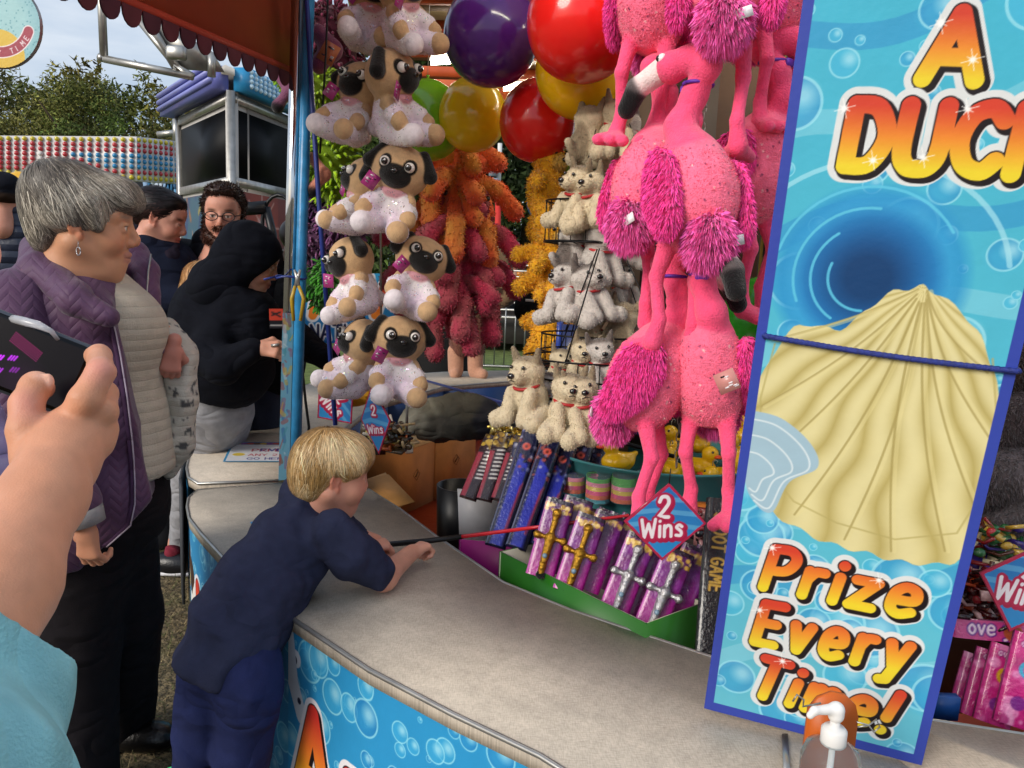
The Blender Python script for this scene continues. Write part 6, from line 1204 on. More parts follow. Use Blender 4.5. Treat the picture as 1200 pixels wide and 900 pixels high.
cv.build('notice', CARD, None, planefn(q_[0], u_/lu, v_/lv)); o = bpy.context.scene.collection.objects['notice']; tag(o, 'flat laminated price notice lying on the far counter segment', 'notice')
b = B('2a86c0'); b.prism([Z(293, 612, CT+.002), Z(304, 610, CT+.002), Z(306, 614, CT+.002), Z(296, 616, CT+.002)], (0, 0, .001)); o = b.build('tape_scrap', PRINT); tag(o, 'small scrap of blue tape on the near counter', 'tape')
# ================================================================== field behind: fence, banner, pole, platform
def barrier(x0, x1, y, h, lb):
    t = thing('crowd_barrier', lb, 'barrier', (x0, y, 0), 'grey crowd barriers on the grass'); b = B('b8bcbc'); b.tube([(x0, y, .1), (x0, y, h), (x1, y, h), (x1, y, .1), (x0, y, .1)], .02, 6); b.build('rail', METAL, t)
    n_ = int((x1-x0)/.13); b = B('b8bcbc')
    for i in range(1, n_): b = B('b8bcbc'); b.tube([(x0+(x1-x0)*i/n_, y, .1), (x0+(x1-x0)*i/n_, y, h)], .009, 5); b.build('upright', METAL, t)
    for x_ in (x0+.2, x1-.2): b = B('b8bcbc'); b.tube([(x_, y-.35, .01), (x_, y, .3), (x_, y+.35, .01)], .018, 5); b.build('foot', METAL, t)
barrier(-1.2, .95, 10.4, 1.05, 'left grey crowd barrier on the grass beyond the counter'); barrier(1.05, 3.0, 10.9, 1.05, 'right grey crowd barrier behind the backpack')
pf = thing('ramp_platform', 'sloping pale slatted ride platform behind the crowd barrier', 'platform', P(600, 370, 13)*[1, 1, 0]); b = B('a9adb2')
for i in range(9): z_ = 1.5-.11*i; b.box((.7+.0*i, 15.2-.28*i, z_), (3.4+.2*i, .2, .03), c='b4b8bc' if i % 2 else '9aa4b4')
b.build('slats', METAL, pf); b = B('2a2624'); b.box((.7, 14.2, .4), (3.2, 2, .5)); b.build('undercarriage', MATT, pf)
t = thing('red_barrier_wall', 'bright red fabric wall with white rail beside the red pole', 'banner wall', P(575, 340, 16)*[1, 1, 0]); b = B('c4141c')
a_ = P(545, 340, 16); e_ = P(584, 335, 16); b.prism([a_, e_, P(584, 290, 16), P(545, 292, 16)], (0, .05, 0)); a_ = P(585, 332, 15.9); b.prism([a_, P(595, 330, 15.9), P(595, 288, 15.9), P(585, 288, 15.9)], (0, .05, 0)); b.build('fabric', MATT, t); b = B('c8c8c4')
for i in range(8): b.tube([P(553+4*i, 292, 16.1), P(553+4*i, 284, 16.1)], .03, 5)
b.tube([P(550, 285, 16.1), P(584, 284, 16.1)], .04, 5); b.build('rail', METAL, t)
t = thing('flag_pole', 'red pole with a white top section and grey box against the dark trees', 'pole', P(582, 340, 15)*[1, 1, 0]); B('c02a24').tube([P(582, 350, 15), P(584, 226, 15)], .06, 8).build('pole', MATT, t); b = B('d0d0cc'); b.tube([P(584, 226, 15), P(586, 168, 15)], .045, 8); b.tube([P(576, 179, 15), P(586, 179, 15)], .04, 6); b.build('pole_top', MATT, t); b = B('8a94a0'); b.box(P(578, 200, 14.9), (.16, .1, .2)); b.box(P(578, 217, 14.9), (.2, .1, .26)); b.build('pole_box', MATT, t)
b = B('a83a3c'); b.prism([P(566, 172, 14.8), P(583, 176, 14.8), P(580, 195, 14.8), P(571, 190, 14.8)], (0, .04, 0)); b.build('pennant', MATT, t)
# ================================================================== people
SKIN = mat('skin', None, .5, .07, 26, .12, 520, spec=.4, sheen=.08); 
SKIN.node_tree.nodes['Principled BSDF'].inputs['Subsurface Weight'].default_value = .12; SKIN.node_tree.nodes['Principled BSDF'].inputs['Subsurface Radius'].default_value = (.012, .005, .003)
HAIR = mat('hair', None, .42, .12, 80, spec=.4)
CLOTH = mat('cloth', None, .92, .12, 30, .3, 420, spec=.15, wave='wrinkle'); DENIM = mat('denim', None, .9, .14, 90, .3, 500)
QUILT = mat('quilted_nylon', None, .6, .08, 12, .12, 90, wave='quilt', spec=.4, sheen=.15); RIBK = mat('ribbed_knit', None, .92, .08, 40, .5, 330, wave='rib', sheen=.15)
PUFF = mat('padded_nylon', None, .4, .08, 12, .15, 60, wave='puff'); LEATH = mat('shoe_leather', None, .28, .1, 20, .15, 120)
def head(s, o, Rm, sc, skin, lip='b06a5c', brow='5a4636', old=0., fat=0., eyes='3a2c22', closed=.5, nose=1., chin=1., ear=True):
    s.at(o, Rm, sc); K = .012; sk = C8(skin); red = tuple(np.clip(np.array(sk)*[1.02, .92, .89], 0, 1))
    s.ell((-.014, 0, .036), (.098, .077, .088), sk, .02); s.ell((.034, 0, -.012), (.058, .061+fat*.006, .082), sk, .025)
    s.ell((.05, 0, .05), (.044, .058, .045), sk, .02)
    for g in (-1, 1):
        s.cone((-.012, g*.058, -.04), (.052, g*.02, -.092*chin), .024+fat*.006, .019+fat*.004, sk, .02)
        s.ell((.058, g*.036, -.03), (.028, .022+fat*.004, .026), sk, .018); s.cone((.076, g*.016, .027), (.062, g*.048, .026), .011, .011, sk, .012)
    s.ell((.068, 0, -.09*chin), (.021, .024, .02), sk, .018); s.ell((.07, 0, -.06), (.022, .026, .026), sk, .015)
    if fat: s.ell((.03, 0, -.105), (.045, .045, .025), sk, .03)
    for g in (-1, 1):
        s.ell((.096, g*.033, .006), (.016, .017, .012), sk, .012, sub=True); s.ell((.0755, g*.031, .004), (.0145, .0165, .0135), sk, .004)
        s.cone((.0885, g*.02, .0115), (.083, g*.044, .0095), .0035, .003, sk, .004); s.cone((.086, g*.02, -.004), (.082, g*.042, -.004), .004, .004, sk, .005)
    s.cone((.084, 0, .02), (.104*nose, 0, -.018), .008, .0108, sk, .012); s.ell((.1*nose, 0, -.027), (.0125, .0115, .0095), sk, .008)
    for g in (-1, 1): s.ell((.094, g*.0115, -.031), (.0115, .0075, .0085), sk, .005); s.ell((.1, g*.006, -.0405), (.005, .0035, .003), sk, .002, sub=True)
    s.cone((.0855, -.018, -.0575), (.094, 0, -.0555), .0036, .0044, lip, .006); s.cone((.0855, .018, -.0575), (.094, 0, -.0555), .0036, .0044, lip, .006)
    s.cone((.083, -.015, -.0675), (.0905, 0, -.0685), .0042, .0054, lip, .006); s.cone((.083, .015, -.0675), (.0905, 0, -.0685), .0042, .0054, lip, .006)
    s.cone((.1, -.0, -.0625), (.088, .024, -.0615), .0014, .001, sk, .003, sub=True); s.cone((.1, 0, -.0625), (.088, -.024, -.0615), .0014, .001, sk, .003, sub=True)
    if old:
        for g in (-1, 1): s.cone((.082, g*.024, -.015), (.072, g*.044, -.012), .0016, .001, sk, .005, sub=True); pass
        s.cone((.055, 0, -.11), (-.005, 0, -.13), .018, .03, sk, .025)
    if ear:
        for g in (-1, 1):
            s.ell((-.008, g*.078, .004), (.0165, .0065, .0285), red, .006, Rl=RZ(g*-.35)@RY(.15)); s.ell((-.004, g*.0835, .006), (.0105, .006, .019), red, .004, sub=True, Rl=RZ(g*-.35)); s.ell((.002, g*.0775, -.026), (.007, .005, .01), red, .004)
            s.cone((-.019, g*.087, .024), (-.021, g*.085, -.005), .0032, .003, red, .003)
    s.cone((-.018, 0, -.05), (-.04, 0, -.17), .054+fat*.01, .06+fat*.012, sk, .03)
    for g in (-1, 1):
        op = .0065*(1-closed); s.paint((.0885, g*.031, .0035), (.008, .0125, .0012+op), 'd8d0c8'); s.paint((.0905, g*.0305, .0035), (.006, .0055, .0012+op), eyes); s.paint((.088, g*.031, .0045+op), (.008, .014, .0016), '3a2620')
        s.paint((.08, g*.032, .0285), (.014, .0175, .0042), brow, .006)
    for g in (-1, 1): s.paint((.075, g*.042, -.03), (.025, .02, .018), red, .02)
    s.paint((.112, 0, -.032), (.01, .012, .012), red, .02); s.paint((.09, 0, -.0625), (.01, .021, .0011), '5a2c28')
    s.at(); return s
def hand(s, o, f, dorsal, side, curl, sc=1., skin='d09a80', thumb=.4, spread=.12):
    """palm, four fingers of different lengths and a thumb on the palm's side; side=+1 puts the thumb at +y"""
    x = np.array(f, float); x /= np.linalg.norm(x); z = np.array(dorsal, float); z -= (z@x)*x; z /= np.linalg.norm(z); y = np.cross(z, x); Rm = np.array([x, y*side, z]).T
    s.at(o, Rm, sc); sk = C8(skin)
    s.cone((-.03, 0, 0), (.02, 0, 0), .025, .024, sk, .012)
    for yy in (.024, .008, -.009, -.025): s.cone((.012, yy*.6, 0), (.078-abs(yy)*.2, yy, .002), .014, .0115, sk, .012)
    cl = curl if hasattr(curl, '__len__') else [curl]*4
    for i, (yy, l) in enumerate(((.028, .94), (.0095, 1.04), (-.010, .97), (-.027, .78))):
        p = np.array([.082-abs(yy)*.25, yy, 0]); a = cl[i]*.8; pts = [p]
        for k, ll in enumerate((.040, .026, .021)):
            d_ = np.array([math.cos(a)*math.cos(spread*yy*25), math.sin(spread*yy*25)*math.cos(a), -math.sin(a)]); p = p+d_*ll*l; pts.append(p); a += cl[i]*(1.1 if k == 0 else .8)
        s.chain(pts, [.0095, .0088, .0082, .0068], sk, .004)
        s.paint(pts[3]+np.array([0, 0, .006]), (.007, .005, .003), tuple(np.clip(np.array(sk)*[1.05, 1., .98], 0, 1)), .002)
    t0 = np.array([.012, .022, -.004]); s.chain([t0, t0+[.028, .024, -.008-.02*thumb], t0+[.055, .03-.03*thumb, -.018-.03*thumb], t0+[.074, .028-.05*thumb, -.026-.035*thumb]], [.015, .0125, .0108, .0085], sk, .008)
    s.at(); return s
def strands(parent, name, VF, flow, n, ln, wd, cols, lift=.003, steps=6, seed=0, sel=None, mt=None, jit=.25, jc=.1):
    V, Fq, C = VF; bv = BVHTree.FromPolygons([tuple(v) for v in V], [tuple(int(i) for i in f) for f in Fq]); rs_ = np.random.RandomState(seed); N = normals(V, Fq); cn = noise3(V, 42, seed+7, 2); cs_ = sorted(cols, key=lambda c_: sum(C8(c_)))
    idx = np.arange(len(V)); idx = idx[sel(V)] if sel is not None else idx; OV, OF, OC = [], [], []
    for i in rs_.choice(idx, n):
        p = Vector(V[i]); nn_ = Vector(N[i]); l = ln*rs_.uniform(.5, 1.25); st = l/steps; w = wd*rs_.uniform(.6, 1.4); lf = lift*rs_.uniform(-.5, 1.2); jd = Vector(rs_.normal(size=3)*jit); ci = int(np.clip((cn[i]*.9+.5+rs_.normal()*.22)*len(cols), 0, len(cols)-1)); c = np.array(C8(cs_[ci]))*(1+jc*rs_.normal()); k = len(OV)
        for q in range(steps+1):
            d_ = Vector(flow(np.array(p))).normalized()+jd; d_ = d_-nn_*d_.dot(nn_)
            if d_.length < 1e-5: break
            d_.normalize(); sd_ = d_.cross(nn_); ww = w*(1-(q/steps)**2*.85); pp = p+nn_*(lf+lift*.5); OV += [tuple(pp-sd_*ww), tuple(pp+sd_*ww)]; OC += [c, c]
            if q: OF.append((k+2*q-2, k+2*q-1, k+2*q+1, k+2*q))
            r_ = bv.find_nearest(p+d_*st)
            if r_[0] is None: break
            p, nn_ = r_[0], (nn_+Vector(r_[1])*1.0).normalized() if Vector(r_[1]).dot(nn_) > 0 else (nn_-Vector(r_[1])).normalized()
    C = np.array([C8(cols[0])])*np.ones((len(V), 1))*.9; A = joinarr((V, Fq, C), (np.array(OV), np.array(OF), np.array(OC)))
    return mk(name, A[0], A[1], mt or HAIR, parent, A[2], True)
def garment(s, name, h, mt, parent, disp=.004, dsc=22, seed=1, fine=.0012):
    V, Fq, C = s.mesh(h); N = normals(V, Fq); st = np.array([1, 1, .55]); rg = (.35-np.abs(noise3(V*np.array([1, 1, 1.5]), dsc*.8, seed+9, 2))); V = V+N*(noise3(V*st, dsc, seed)*disp*.7+np.minimum(rg, .3)*disp*1.6+noise3(V*st, dsc*3, seed+5, 2)*disp*.3)[:, None]
    return mk(name, V, Fq, mt, parent, C, True)
def snap(ob, pts_, lift=.003):
    me = ob.data; off = wloc(ob.parent)+np.array(ob.location); bv = BVHTree.FromPolygons([tuple(np.array(v.co)+off) for v in me.vertices], [tuple(p.vertices) for p in me.polygons]); r_ = []
    for px, py in pts_:
        for dx in range(0, 60, 2):
            d_ = Vector(ray(px-dx, py)).normalized(); h_ = bv.ray_cast(Vector(CP), d_)
            if h_[0] is not None: r_.append(np.array(h_[0]-d_*lift)); break
    return r_
# ---------------------------------------------------------------- grey haired woman
w = thing('person', 'grey haired woman in an open purple quilted jacket over a cream jumper', 'person', Z(130, 880, 0))
WS = 'c28c6a'; ho = P(100, 264, 1.75); hR = frame((.93, .34, -.08)); s = S(.012, WS); head(s, ho, hR, .98, WS, 'b07868', '8a7464', old=1, fat=.35, closed=.45, nose=1.01, chin=.9)
Vh = s.mesh(.0024); s = S(.03, WS); s.chain([P(90, 330, 1.77), P(105, 380, 1.8), P(110, 500, 1.85), P(110, 600, 1.86)], [.06, .08, .12, .12]); s.chain([P(100, 600, 1.9), P(140, 730, 2.0), P(150, 845, 2.08)], [.09, .06, .04]); s.chain([P(105, 600, 1.82), P(85, 760, 1.8), P(90, 840, 1.86)], [.09, .06, .04])
s.chain([P(30, 370, 1.68), P(30, 500, 1.62), P(84, 588, 1.60)], [.05, .045, .03]); s.chain([P(160, 370, 1.98), P(196, 400, 1.93)], [.05, .035]); Vb = s.mesh(.012)
s = S(.006, WS); hand(s, P(101, 620, 1.575), (.03, .08, -1), (-.2, -1, .1), -1, [.6, .75, .85, .95], .78, 'b88064', .5); Vr = s.mesh(.0026)
s = S(.006, WS); hand(s, P(203, 408, 1.86), (-.12, -.1, -1), (.5, -1, 0), 1, [1.1, 1.1, 1.1, 1.1], .68, 'bb7c6c', .8); Vl = s.mesh(.003)
mk('body', *joinarr(Vh, Vb, Vr, Vl)[:2], SKIN, w, joinarr(Vh, Vb, Vr, Vl)[2], True)
s = S(.02, '8a8074').at(ho, hR, .99); s.ell((-.022, 0, .042), (.108, .088, .084), k=.02); s.ell((.05, 0, .078), (.062, .07, .04), k=.02); s.ell((-.074, 0, -.01), (.04, .06, .062), k=.03); s.ell((-.05, 0, .08), (.07, .075, .055), k=.03)
for g in (-1, 1): s.cone((.02, g*.072, .045), (.034, g*.072, .0), .022, .01, k=.015); s.ell((-.035, g*.07, .022), (.035, .02, .035), k=.015)
s.ell((.085, 0, .062), (.03, .06, .022), k=.015); s.at(); Vc = s.mesh(.004)
def wf(p):
    q = hR.T@(p-ho); r_ = q-np.array([-.055, 0., .13]); t_ = np.array([r_[0]*7+.35, r_[1]*7, -.25-max(0, .12-q[2])*9]); return hR@t_
strands(w, 'hair', Vc, wf, 15000, .06, .0008, ['6a6258', '8c8478', '9c9486', 'c4bcac', '544d46', '90887a', 'b0a898', '625b52'], .0034, 6, 3, None, None, .17, .1)
b = B('d8d4cc'); e_ = ho+hR@np.array([.002, -.088, -.038]); b.tube([e_, e_+[0, 0, -.012]], .001, 5); b.tube([e_+[.0045*math.cos(a), 0, -.02+.009*math.sin(a)] for a in np.linspace(0, 6.28, 12)], .0014, 5); b.build('earring', SILV, w)
# jumper
s = S(.04, 'b5ab99'); s.ell(P(116, 500, 1.84), (.165, .16, .24)); s.ell(P(112, 400, 1.82), (.15, .15, .16)); s.ell(P(104, 346, 1.79), (.095, .09, .09)); s.ell(P(128, 380, 1.8), (.12, .12, .1)); s.ell(P(128, 545, 1.82), (.145, .145, .13)); s.cut(P(165, 570, 1.7), (0, 0, -1)); 
jm_ = garment(s, 'jumper', .008, RIBK, w, .007, 16, 2)
# trousers
s = S(.04, '1b181b'); s.ell(P(125, 590, 1.86), (.15, .15, .14)); s.chain([P(122, 600, 1.9), P(150, 720, 1.98), P(142, 848, 2.07)], [.12, .085, .085], k=.03); s.chain([P(105, 600, 1.82), P(90, 760, 1.82), Z(92, 925, .05)], [.12, .095, .09], k=.03); garment(s, 'trousers', .009, CLOTH, w, .007, 18, 4)
s = S(.02, '0c0b0c'); s.ell(Z(160, 862, .04), (.12, .05, .045)); s.ell(Z(185, 862, .035), (.055, .048, .033)); s.cut((0, 0, .004), (0, 0, -1)); sbuild(s, 'shoe', .005, LEATH, w)
s = S(.02, '0c0b0c'); s.ell(Z(110, 935, .04), (.12, .05, .045)); s.ell(Z(128, 935, .035), (.055, .048, .033)); s.cut((0, 0, .004), (0, 0, -1)); sbuild(s, 'shoe', .006, LEATH, w)
# jacket: back and near panel, open at the front, with collar and near sleeve
PU = '50324f'; s = S(.04, PU); s.ell(P(92, 395, 1.82), (.185, .205, .2)); s.ell(P(88, 500, 1.84), (.19, .215, .26)); s.ell(P(78, 610, 1.82), (.17, .2, .17)); s.ell(P(35, 365, 1.74), (.11, .12, .09)); s.cone(P(60, 335, 1.74), P(118, 372, 1.68), .06, .045, k=.03); s.cone(P(60, 320, 1.80), P(150, 330, 1.95), .05, .04, k=.03)
e1, e2, e3 = P(126, 350, 1.66), P(150, 470, 1.64), P(158, 560, 1.64); nx_ = np.array([1, -.10, 0]); s.ell(P(128, 460, 1.80), (.16, .17, .2)); s.ell(P(126, 560, 1.82), (.17, .18, .2)); s.cut(P(150, 480, 1.62), (.93, .37, .13)); s.cut(P(105, 682, 1.6), (-.0, -.15, -1)); s.cut(P(150, 622, 1.6), (.9, .3, -.9))
jk = garment(s, 'jacket', .007, QUILT, w, .007, 14, 6)
s = S(.02, PU); s.ell(P(42, 335, 1.72), (.06, .07, .055)); s.chain([P(38, 288, 1.82), P(45, 315, 1.70), P(88, 352, 1.62), P(128, 372, 1.62)], [.026, .032, .03, .022]); s.chain([P(40, 286, 1.86), P(48, 310, 1.74), P(90, 345, 1.65)], [.022, .03, .028]); garment(s, 'collar', .006, QUILT, jk, .003, 30, 8)
s = S(.012, '583656'); a1_ = P(150, 305, 1.98); s.chain([P(118, 300, 1.98), P(155, 300, 1.96), P(172, 318, 1.92), P(172, 345, 1.88), P(180, 385, 1.86), P(186, 410, 1.84)], [.03, .04, .028, .028, .022, .014]); s.ell(P(160, 340, 1.93), (.035, .02, .09)); garment(s, 'lapel', .006, QUILT, jk, .002, 30, 9)
b = B('9a8c9c'); b.tube([P(177, 298, 1.92), P(174, 318, 1.88), P(172, 345, 1.85), P(178, 370, 1.83), P(186, 398, 1.82)], .0022, 6); b.build('piping', METAL, jk)
b = B('2c2030'); zp = snap(jk, [(128, 372), (133, 390), (138, 415), (142, 440), (146, 465), (149, 490), (152, 515), (154, 540), (155, 565), (155, 590), (152, 615), (146, 640)])
b.tube(zp, .0065, 6, '46304a'); b.tube([p+np.array([.008, -.004, 0]) for p in zp], .0018, 5, 'a89cac'); b.build('zip', QUILT if False else CLOTH, jk, True)
s = S(.02, PU); s.chain([P(25, 360, 1.68), P(22, 440, 1.60), P(38, 530, 1.57), P(86, 590, 1.58)], [.085, .078, .066, .052]); garment(s, 'sleeve', .006, QUILT, jk, .006, 18, 12)
b = B('8c8888'); c_ = P(100, 607, 1.578); fr_ = frame((.25, .05, -.9)); b.tube([c_+fr_@np.array([-.02, 0, 0]), c_+fr_@np.array([.014, 0, 0]), c_+fr_@np.array([.016, 0, 0])], [.041, .037, .03], 20); b.build('cuff', CLOTH, w, True)
# cardigan over the far arm
s = S(.02, 'b9b3a6'); s.chain([P(192, 395, 1.96), P(208, 420, 1.92), P(214, 470, 1.9), P(208, 520, 1.9), P(200, 552, 1.9)], [.05, .045, .034, .036, .02]); s.ell(P(205, 415, 1.93), (.045, .04, .06)); s.ell(P(197, 432, 1.83), (.024, .06, .05), sub=True); V, Fq, C = s.mesh(.006); N = normals(V, Fq); V = V+N*(noise3(V*[1.5, 1, .4], 60, 3)*.007)[:, None]; n_ = noise3(V, 190, 8, 2)
C = np.where((n_ > .42)[:, None], np.array([[.3, .3, .3]]), C); o = mk('cardigan', V, Fq, RIBK, None, C, True); tag(o, 'pale knitted cardigan with dark flecks draped over the grey haired woman\'s arm', 'cardigan')
# ---------------------------------------------------------------- boy with the rod
bo = thing('person', 'blond boy in navy jumper leaning over the counter with a fishing rod', 'person', Z(250, 960, 0)); BS = 'd2957c'
bh = P(390, 556, 1.88); bR = frame((.93, .42, -.22)); s = S(.012, BS); head(s, bh, bR, .87, BS, 'b8685e', 'b08c5c', closed=.6, nose=.95, chin=.95, fat=.5); s.ell(bh+bR@np.array([.05, -.035, -.03])*.9, (.03, .03, .03), k=.02); Vh = s.mesh(.0026)
el = Z(449, 676, .64); wr = Z(482, 648, .655); hd2 = Z(488, 642, .66)
s = S(.025, BS); s.chain([bh-[.01, 0, .09], P(350, 625, 1.84), P(310, 690, 1.74), P(270, 755, 1.62)], [.04, .075, .08, .085]); s.chain([P(392, 628, 1.76), P(418, 652, 1.79), el], [.036, .034, .033]); s.chain([el, wr], [.033, .022]); s.chain([P(380, 620, 1.95), Z(440, 635, .66)], [.035, .022]); s.chain([P(249, 790, 1.62), P(232, 870, 1.62), Z(225, 957, .07)], [.045, .035, .028]); s.chain([P(297, 800, 1.58), P(286, 880, 1.6), Z(286, 962, .07)], [.045, .035, .028]); Vb = s.mesh(.008)
s = S(.005, BS); s.chain([el, wr], [.033, .021]); hand(s, wr, hd2+[.06, .07, .01]-wr, (-.25, -.25, 1), 1, [1.0, 1.05, 1.15, 1.2], .68, 'd89c84', .7); Vr = s.mesh(.0025)
hl = Z(432, 642, .66); s = S(.005, BS); hand(s, hl, (.8, .5, .05), (.0, -.3, 1), -1, [1.2, 1.2, 1.2, 1.2], .66, 'd89c84', .7); Vl = s.mesh(.0028)
A = joinarr(Vh, Vb, Vr, Vl); mk('body', A[0], A[1], SKIN, bo, A[2], True)
s = S(.018, 'b08c5c').at(bh, bR, .88); s.ell((-.02, 0, .042), (.103, .086, .09)); s.ell((-.058, 0, -.012), (.06, .072, .075), k=.03); s.ell((.04, 0, .07), (.06, .07, .048), k=.03)
for g in (-1, 1): s.ell((.02, g*.072, .042), (.04, .016, .02), k=.02); s.ell((-.002, g*.1, -.018), (.026, .05, .04), sub=True, k=.01); s.ell((.06, g*.09, -.03), (.05, .05, .05), sub=True, k=.01)
s.at(); s.cut(bh+bR@np.array([-.06, 0, -.075]), bR@np.array([-.35, 0, -1])); Vc = s.mesh(.004)
def bf(p):
    q = bR.T@(p-bh)-np.array([-.035, 0, .12]); r_ = np.array([q[0], q[1], 0]); r_ /= np.linalg.norm(r_)+1e-6; return bR@(r_*.8+np.array([.1, 0, -1.4*min(1, max(.1, -q[2]*9))]))
strands(bo, 'hair', Vc, bf, 14000, .06, .0007, ['b8925e', 'b0884f', 'd4b484', '96733f', 'e6cc9e', 'c4a06a', 'a27f4a'], .0036, 7, 5, None, None, .15, .1)
NV = '30344b'; s = S(.035, NV); s.chain([P(362, 598, 1.86), P(347, 630, 1.82), P(308, 688, 1.73), P(278, 742, 1.65), P(262, 770, 1.62)], [.056, .096, .101, .104, .104], k=.03)
s.chain([P(386, 620, 1.76), P(410, 648, 1.77), (P(430, 662, 1.8)+el)/2+[0, 0, .0]], [.054, .048, .045], k=.02); s.chain([P(380, 612, 1.94), Z(418, 632, .68)], [.055, .045], k=.02)
s.cone(P(350, 580, 1.87), P(372, 590, 1.88), .058, .05, k=.02); s.cut(P(255, 788, 1.6), (-.35, -.2, -1)); s.cut(el+[.016, .0, -.0], (el-P(405, 640, 1.76))); garment(s, 'jumper', .006, CLOTH, bo, .019, 24, 3)
s = S(.03, '232a50'); s.ell(P(274, 772, 1.64), (.09, .09, .085)); s.chain([P(248, 790, 1.62), P(232, 870, 1.62), Z(224, 955, .05)], [.074, .056, .048], k=.02); s.chain([P(294, 795, 1.58), P(284, 880, 1.6), Z(285, 962, .05)], [.076, .058, .048], k=.02); garment(s, 'trousers', .0065, CLOTH, bo, .012, 22, 7)
for px in (228, 292):
    s = S(.012, '2a3a7a'); q = Z(px, 966, .04); s.ell(q+[.03, .03, 0], (.09, .045, .035)); s.cut((0, 0, .004), (0, 0, -1)); sh = sbuild(s, 'shoe', .005, LEATH, bo)[0]; b = B('2ab06a'); b.tube([q+[-.05+.03*math.cos(a)-.02, .05, .08+.035*math.sin(a)] for a in np.linspace(0, 6.28, 16)], .003, 6); b.build('lace', RIB, sh)
b = B('232841'); hc_ = P(356, 586, 1.875); ax_ = np.array(bh)-P(347, 630, 1.82); fr2 = frame(ax_); b.tube([hc_+fr2@np.array([.0, .052*math.cos(a), .052*math.sin(a)]) for a in np.linspace(0, 6.283, 28)], .006, 8, cap=False); b.build('neck_rib', CLOTH, bo, True)
# the rod
ra, rb_, rc = P(432, 640, 2.10)+[0, 0, .0], P(541, 629, 2.1), P(737, 604, 1.95); hl3 = hd2
b = B('121214'); b.tube([ra, P(500, 634, 2.1), rb_], [.0085, .0085, .0075], 10); rod = thing('fishing_rod', 'short red fishing rod with black grip held out over the toys', 'fishing rod', rb_); b.build('grip', MATS['black_plastic'], rod, True); B('c0202c').tube([rb_, rc], [.0062, .004], 10).build('pole', mat('red_lacquer', None, .25, .05, 9, coat=.4), rod, True)
# ---------------------------------------------------------------- youth in a dark hood
yo = thing('person', 'youth in dark hooded top and light grey joggers leaning on the counter', 'person', Z(215, 665, 0)); YS = 'c08a74'
yh = P(295, 308, 3.06); yR = frame((.95, .22, -.34)); s = S(.012, YS); head(s, yh, yR, .97, YS, 'a86058', '5a4030', closed=.7); Vh = s.mesh(.004); s = S(.03, YS)
s.chain([yh-[.03, 0, .1], P(265, 390, 3.15), P(255, 460, 3.2)], [.06, .12, .13]); s.chain([P(245, 470, 3.25), P(228, 560, 3.35), P(208, 640, 3.42)], [.09, .06, .045]); s.chain([P(275, 370, 3.0), P(262, 424, 2.93), P(305, 408, 2.86)], [.04, .026, .022]); Vb = s.mesh(.014); s = S(.006, YS); hand(s, P(303, 408, 2.86), (1, -.1, .0), (.1, -1, .5), 1, [.7, .9, 1., 1.], .95, 'c48c74', .5); Vr = s.mesh(.0035)
A = joinarr(Vh, Vb, Vr); mk('body', A[0], A[1], SKIN, yo, A[2], True)
HN = '0e1018'; s = S(.03, HN).at(yh, yR, .97); s.ell((-.03, 0, .03), (.135, .112, .13)); s.cone((-.06, 0, -.06), (-.09, 0, -.14), .1, .12); s.ell((.13, 0, -.05), (.125, .085, .11), sub=True, k=.02); s.at(); hoodm = None; garment(s, 'hood', .007, CLOTH, yo, .007, 22, 3)
s = S(.05, HN); s.ell(P(262, 370, 3.12), (.2, .2, .19)); s.ell(P(262, 425, 3.15), (.205, .2, .2)); s.ell(P(245, 395, 3.15), (.15, .18, .18)); s.ell(P(300, 380, 3.05), (.1, .13, .15)); s.chain([P(272, 355, 3.0), P(245, 415, 2.93), P(262, 428, 2.88), P(296, 411, 2.86)], [.085, .072, .062, .045], k=.03); s.cut(P(250, 468, 3.1), (-.25, 0, -1)); garment(s, 'hooded_top', .01, CLOTH, yo, .012, 13, 5)
cv = Cv(.05, .075, .004, '15161f'); cv.text('X', .006, .03, .03, .009, [(0, 0, 0, 'c83a2c')]); cv.C[cv.Y > .03] = C8('c2402e'); cv.line([(.01, .05), (.04, .062)], .006, '1a1a22'); cv.line([(.01, .062), (.04, .045)], .006, '1a1a22'); cv.line([(.005, .012), (.045, .012)], .006, 'a8a8a8'); cv.build('badge', CARD, yo, planefn(P(316, 385, 2.895), (.97, .24, .03), (0, -.1, 1)))
JG = '909094'; s = S(.04, JG); s.ell(P(246, 475, 3.22), (.17, .17, .12)); s.chain([P(250, 480, 3.2), P(232, 550, 3.3), P(214, 635, 3.42)], [.14, .1, .065], k=.03); s.chain([P(262, 478, 3.28), P(250, 520, 3.4), P(222, 560, 3.6), P(212, 630, 3.65)], [.13, .12, .1, .07], k=.03); garment(s, 'joggers', .011, CLOTH, yo, .01, 14, 9)
s = S(.02, '17171b'); q = Z(204, 660, .05); s.ell(q, (.12, .055, .055)); s.cut((0, 0, .012), (0, 0, -1)); sh = sbuild(s, 'shoe', .007, LEATH, yo)[0]; b = B('d8d8dc'); b.box(q+[0, 0, -.035], (.22, .09, .014)); b.build('sole', MATT, sh); B('7a2a38').tube([q+[-.01, 0, .03], q+[.0, 0, .07]], .035, 12).build('sock', CLOTH, yo, True)
b = B('c9c4bc'); b.tube([P(318, 405, 2.84), P(327, 404, 2.84)], .006, 6); o = b.build('game_token', METAL); tag(o, 'small pale token held in the hooded youth\'s hand', 'token')
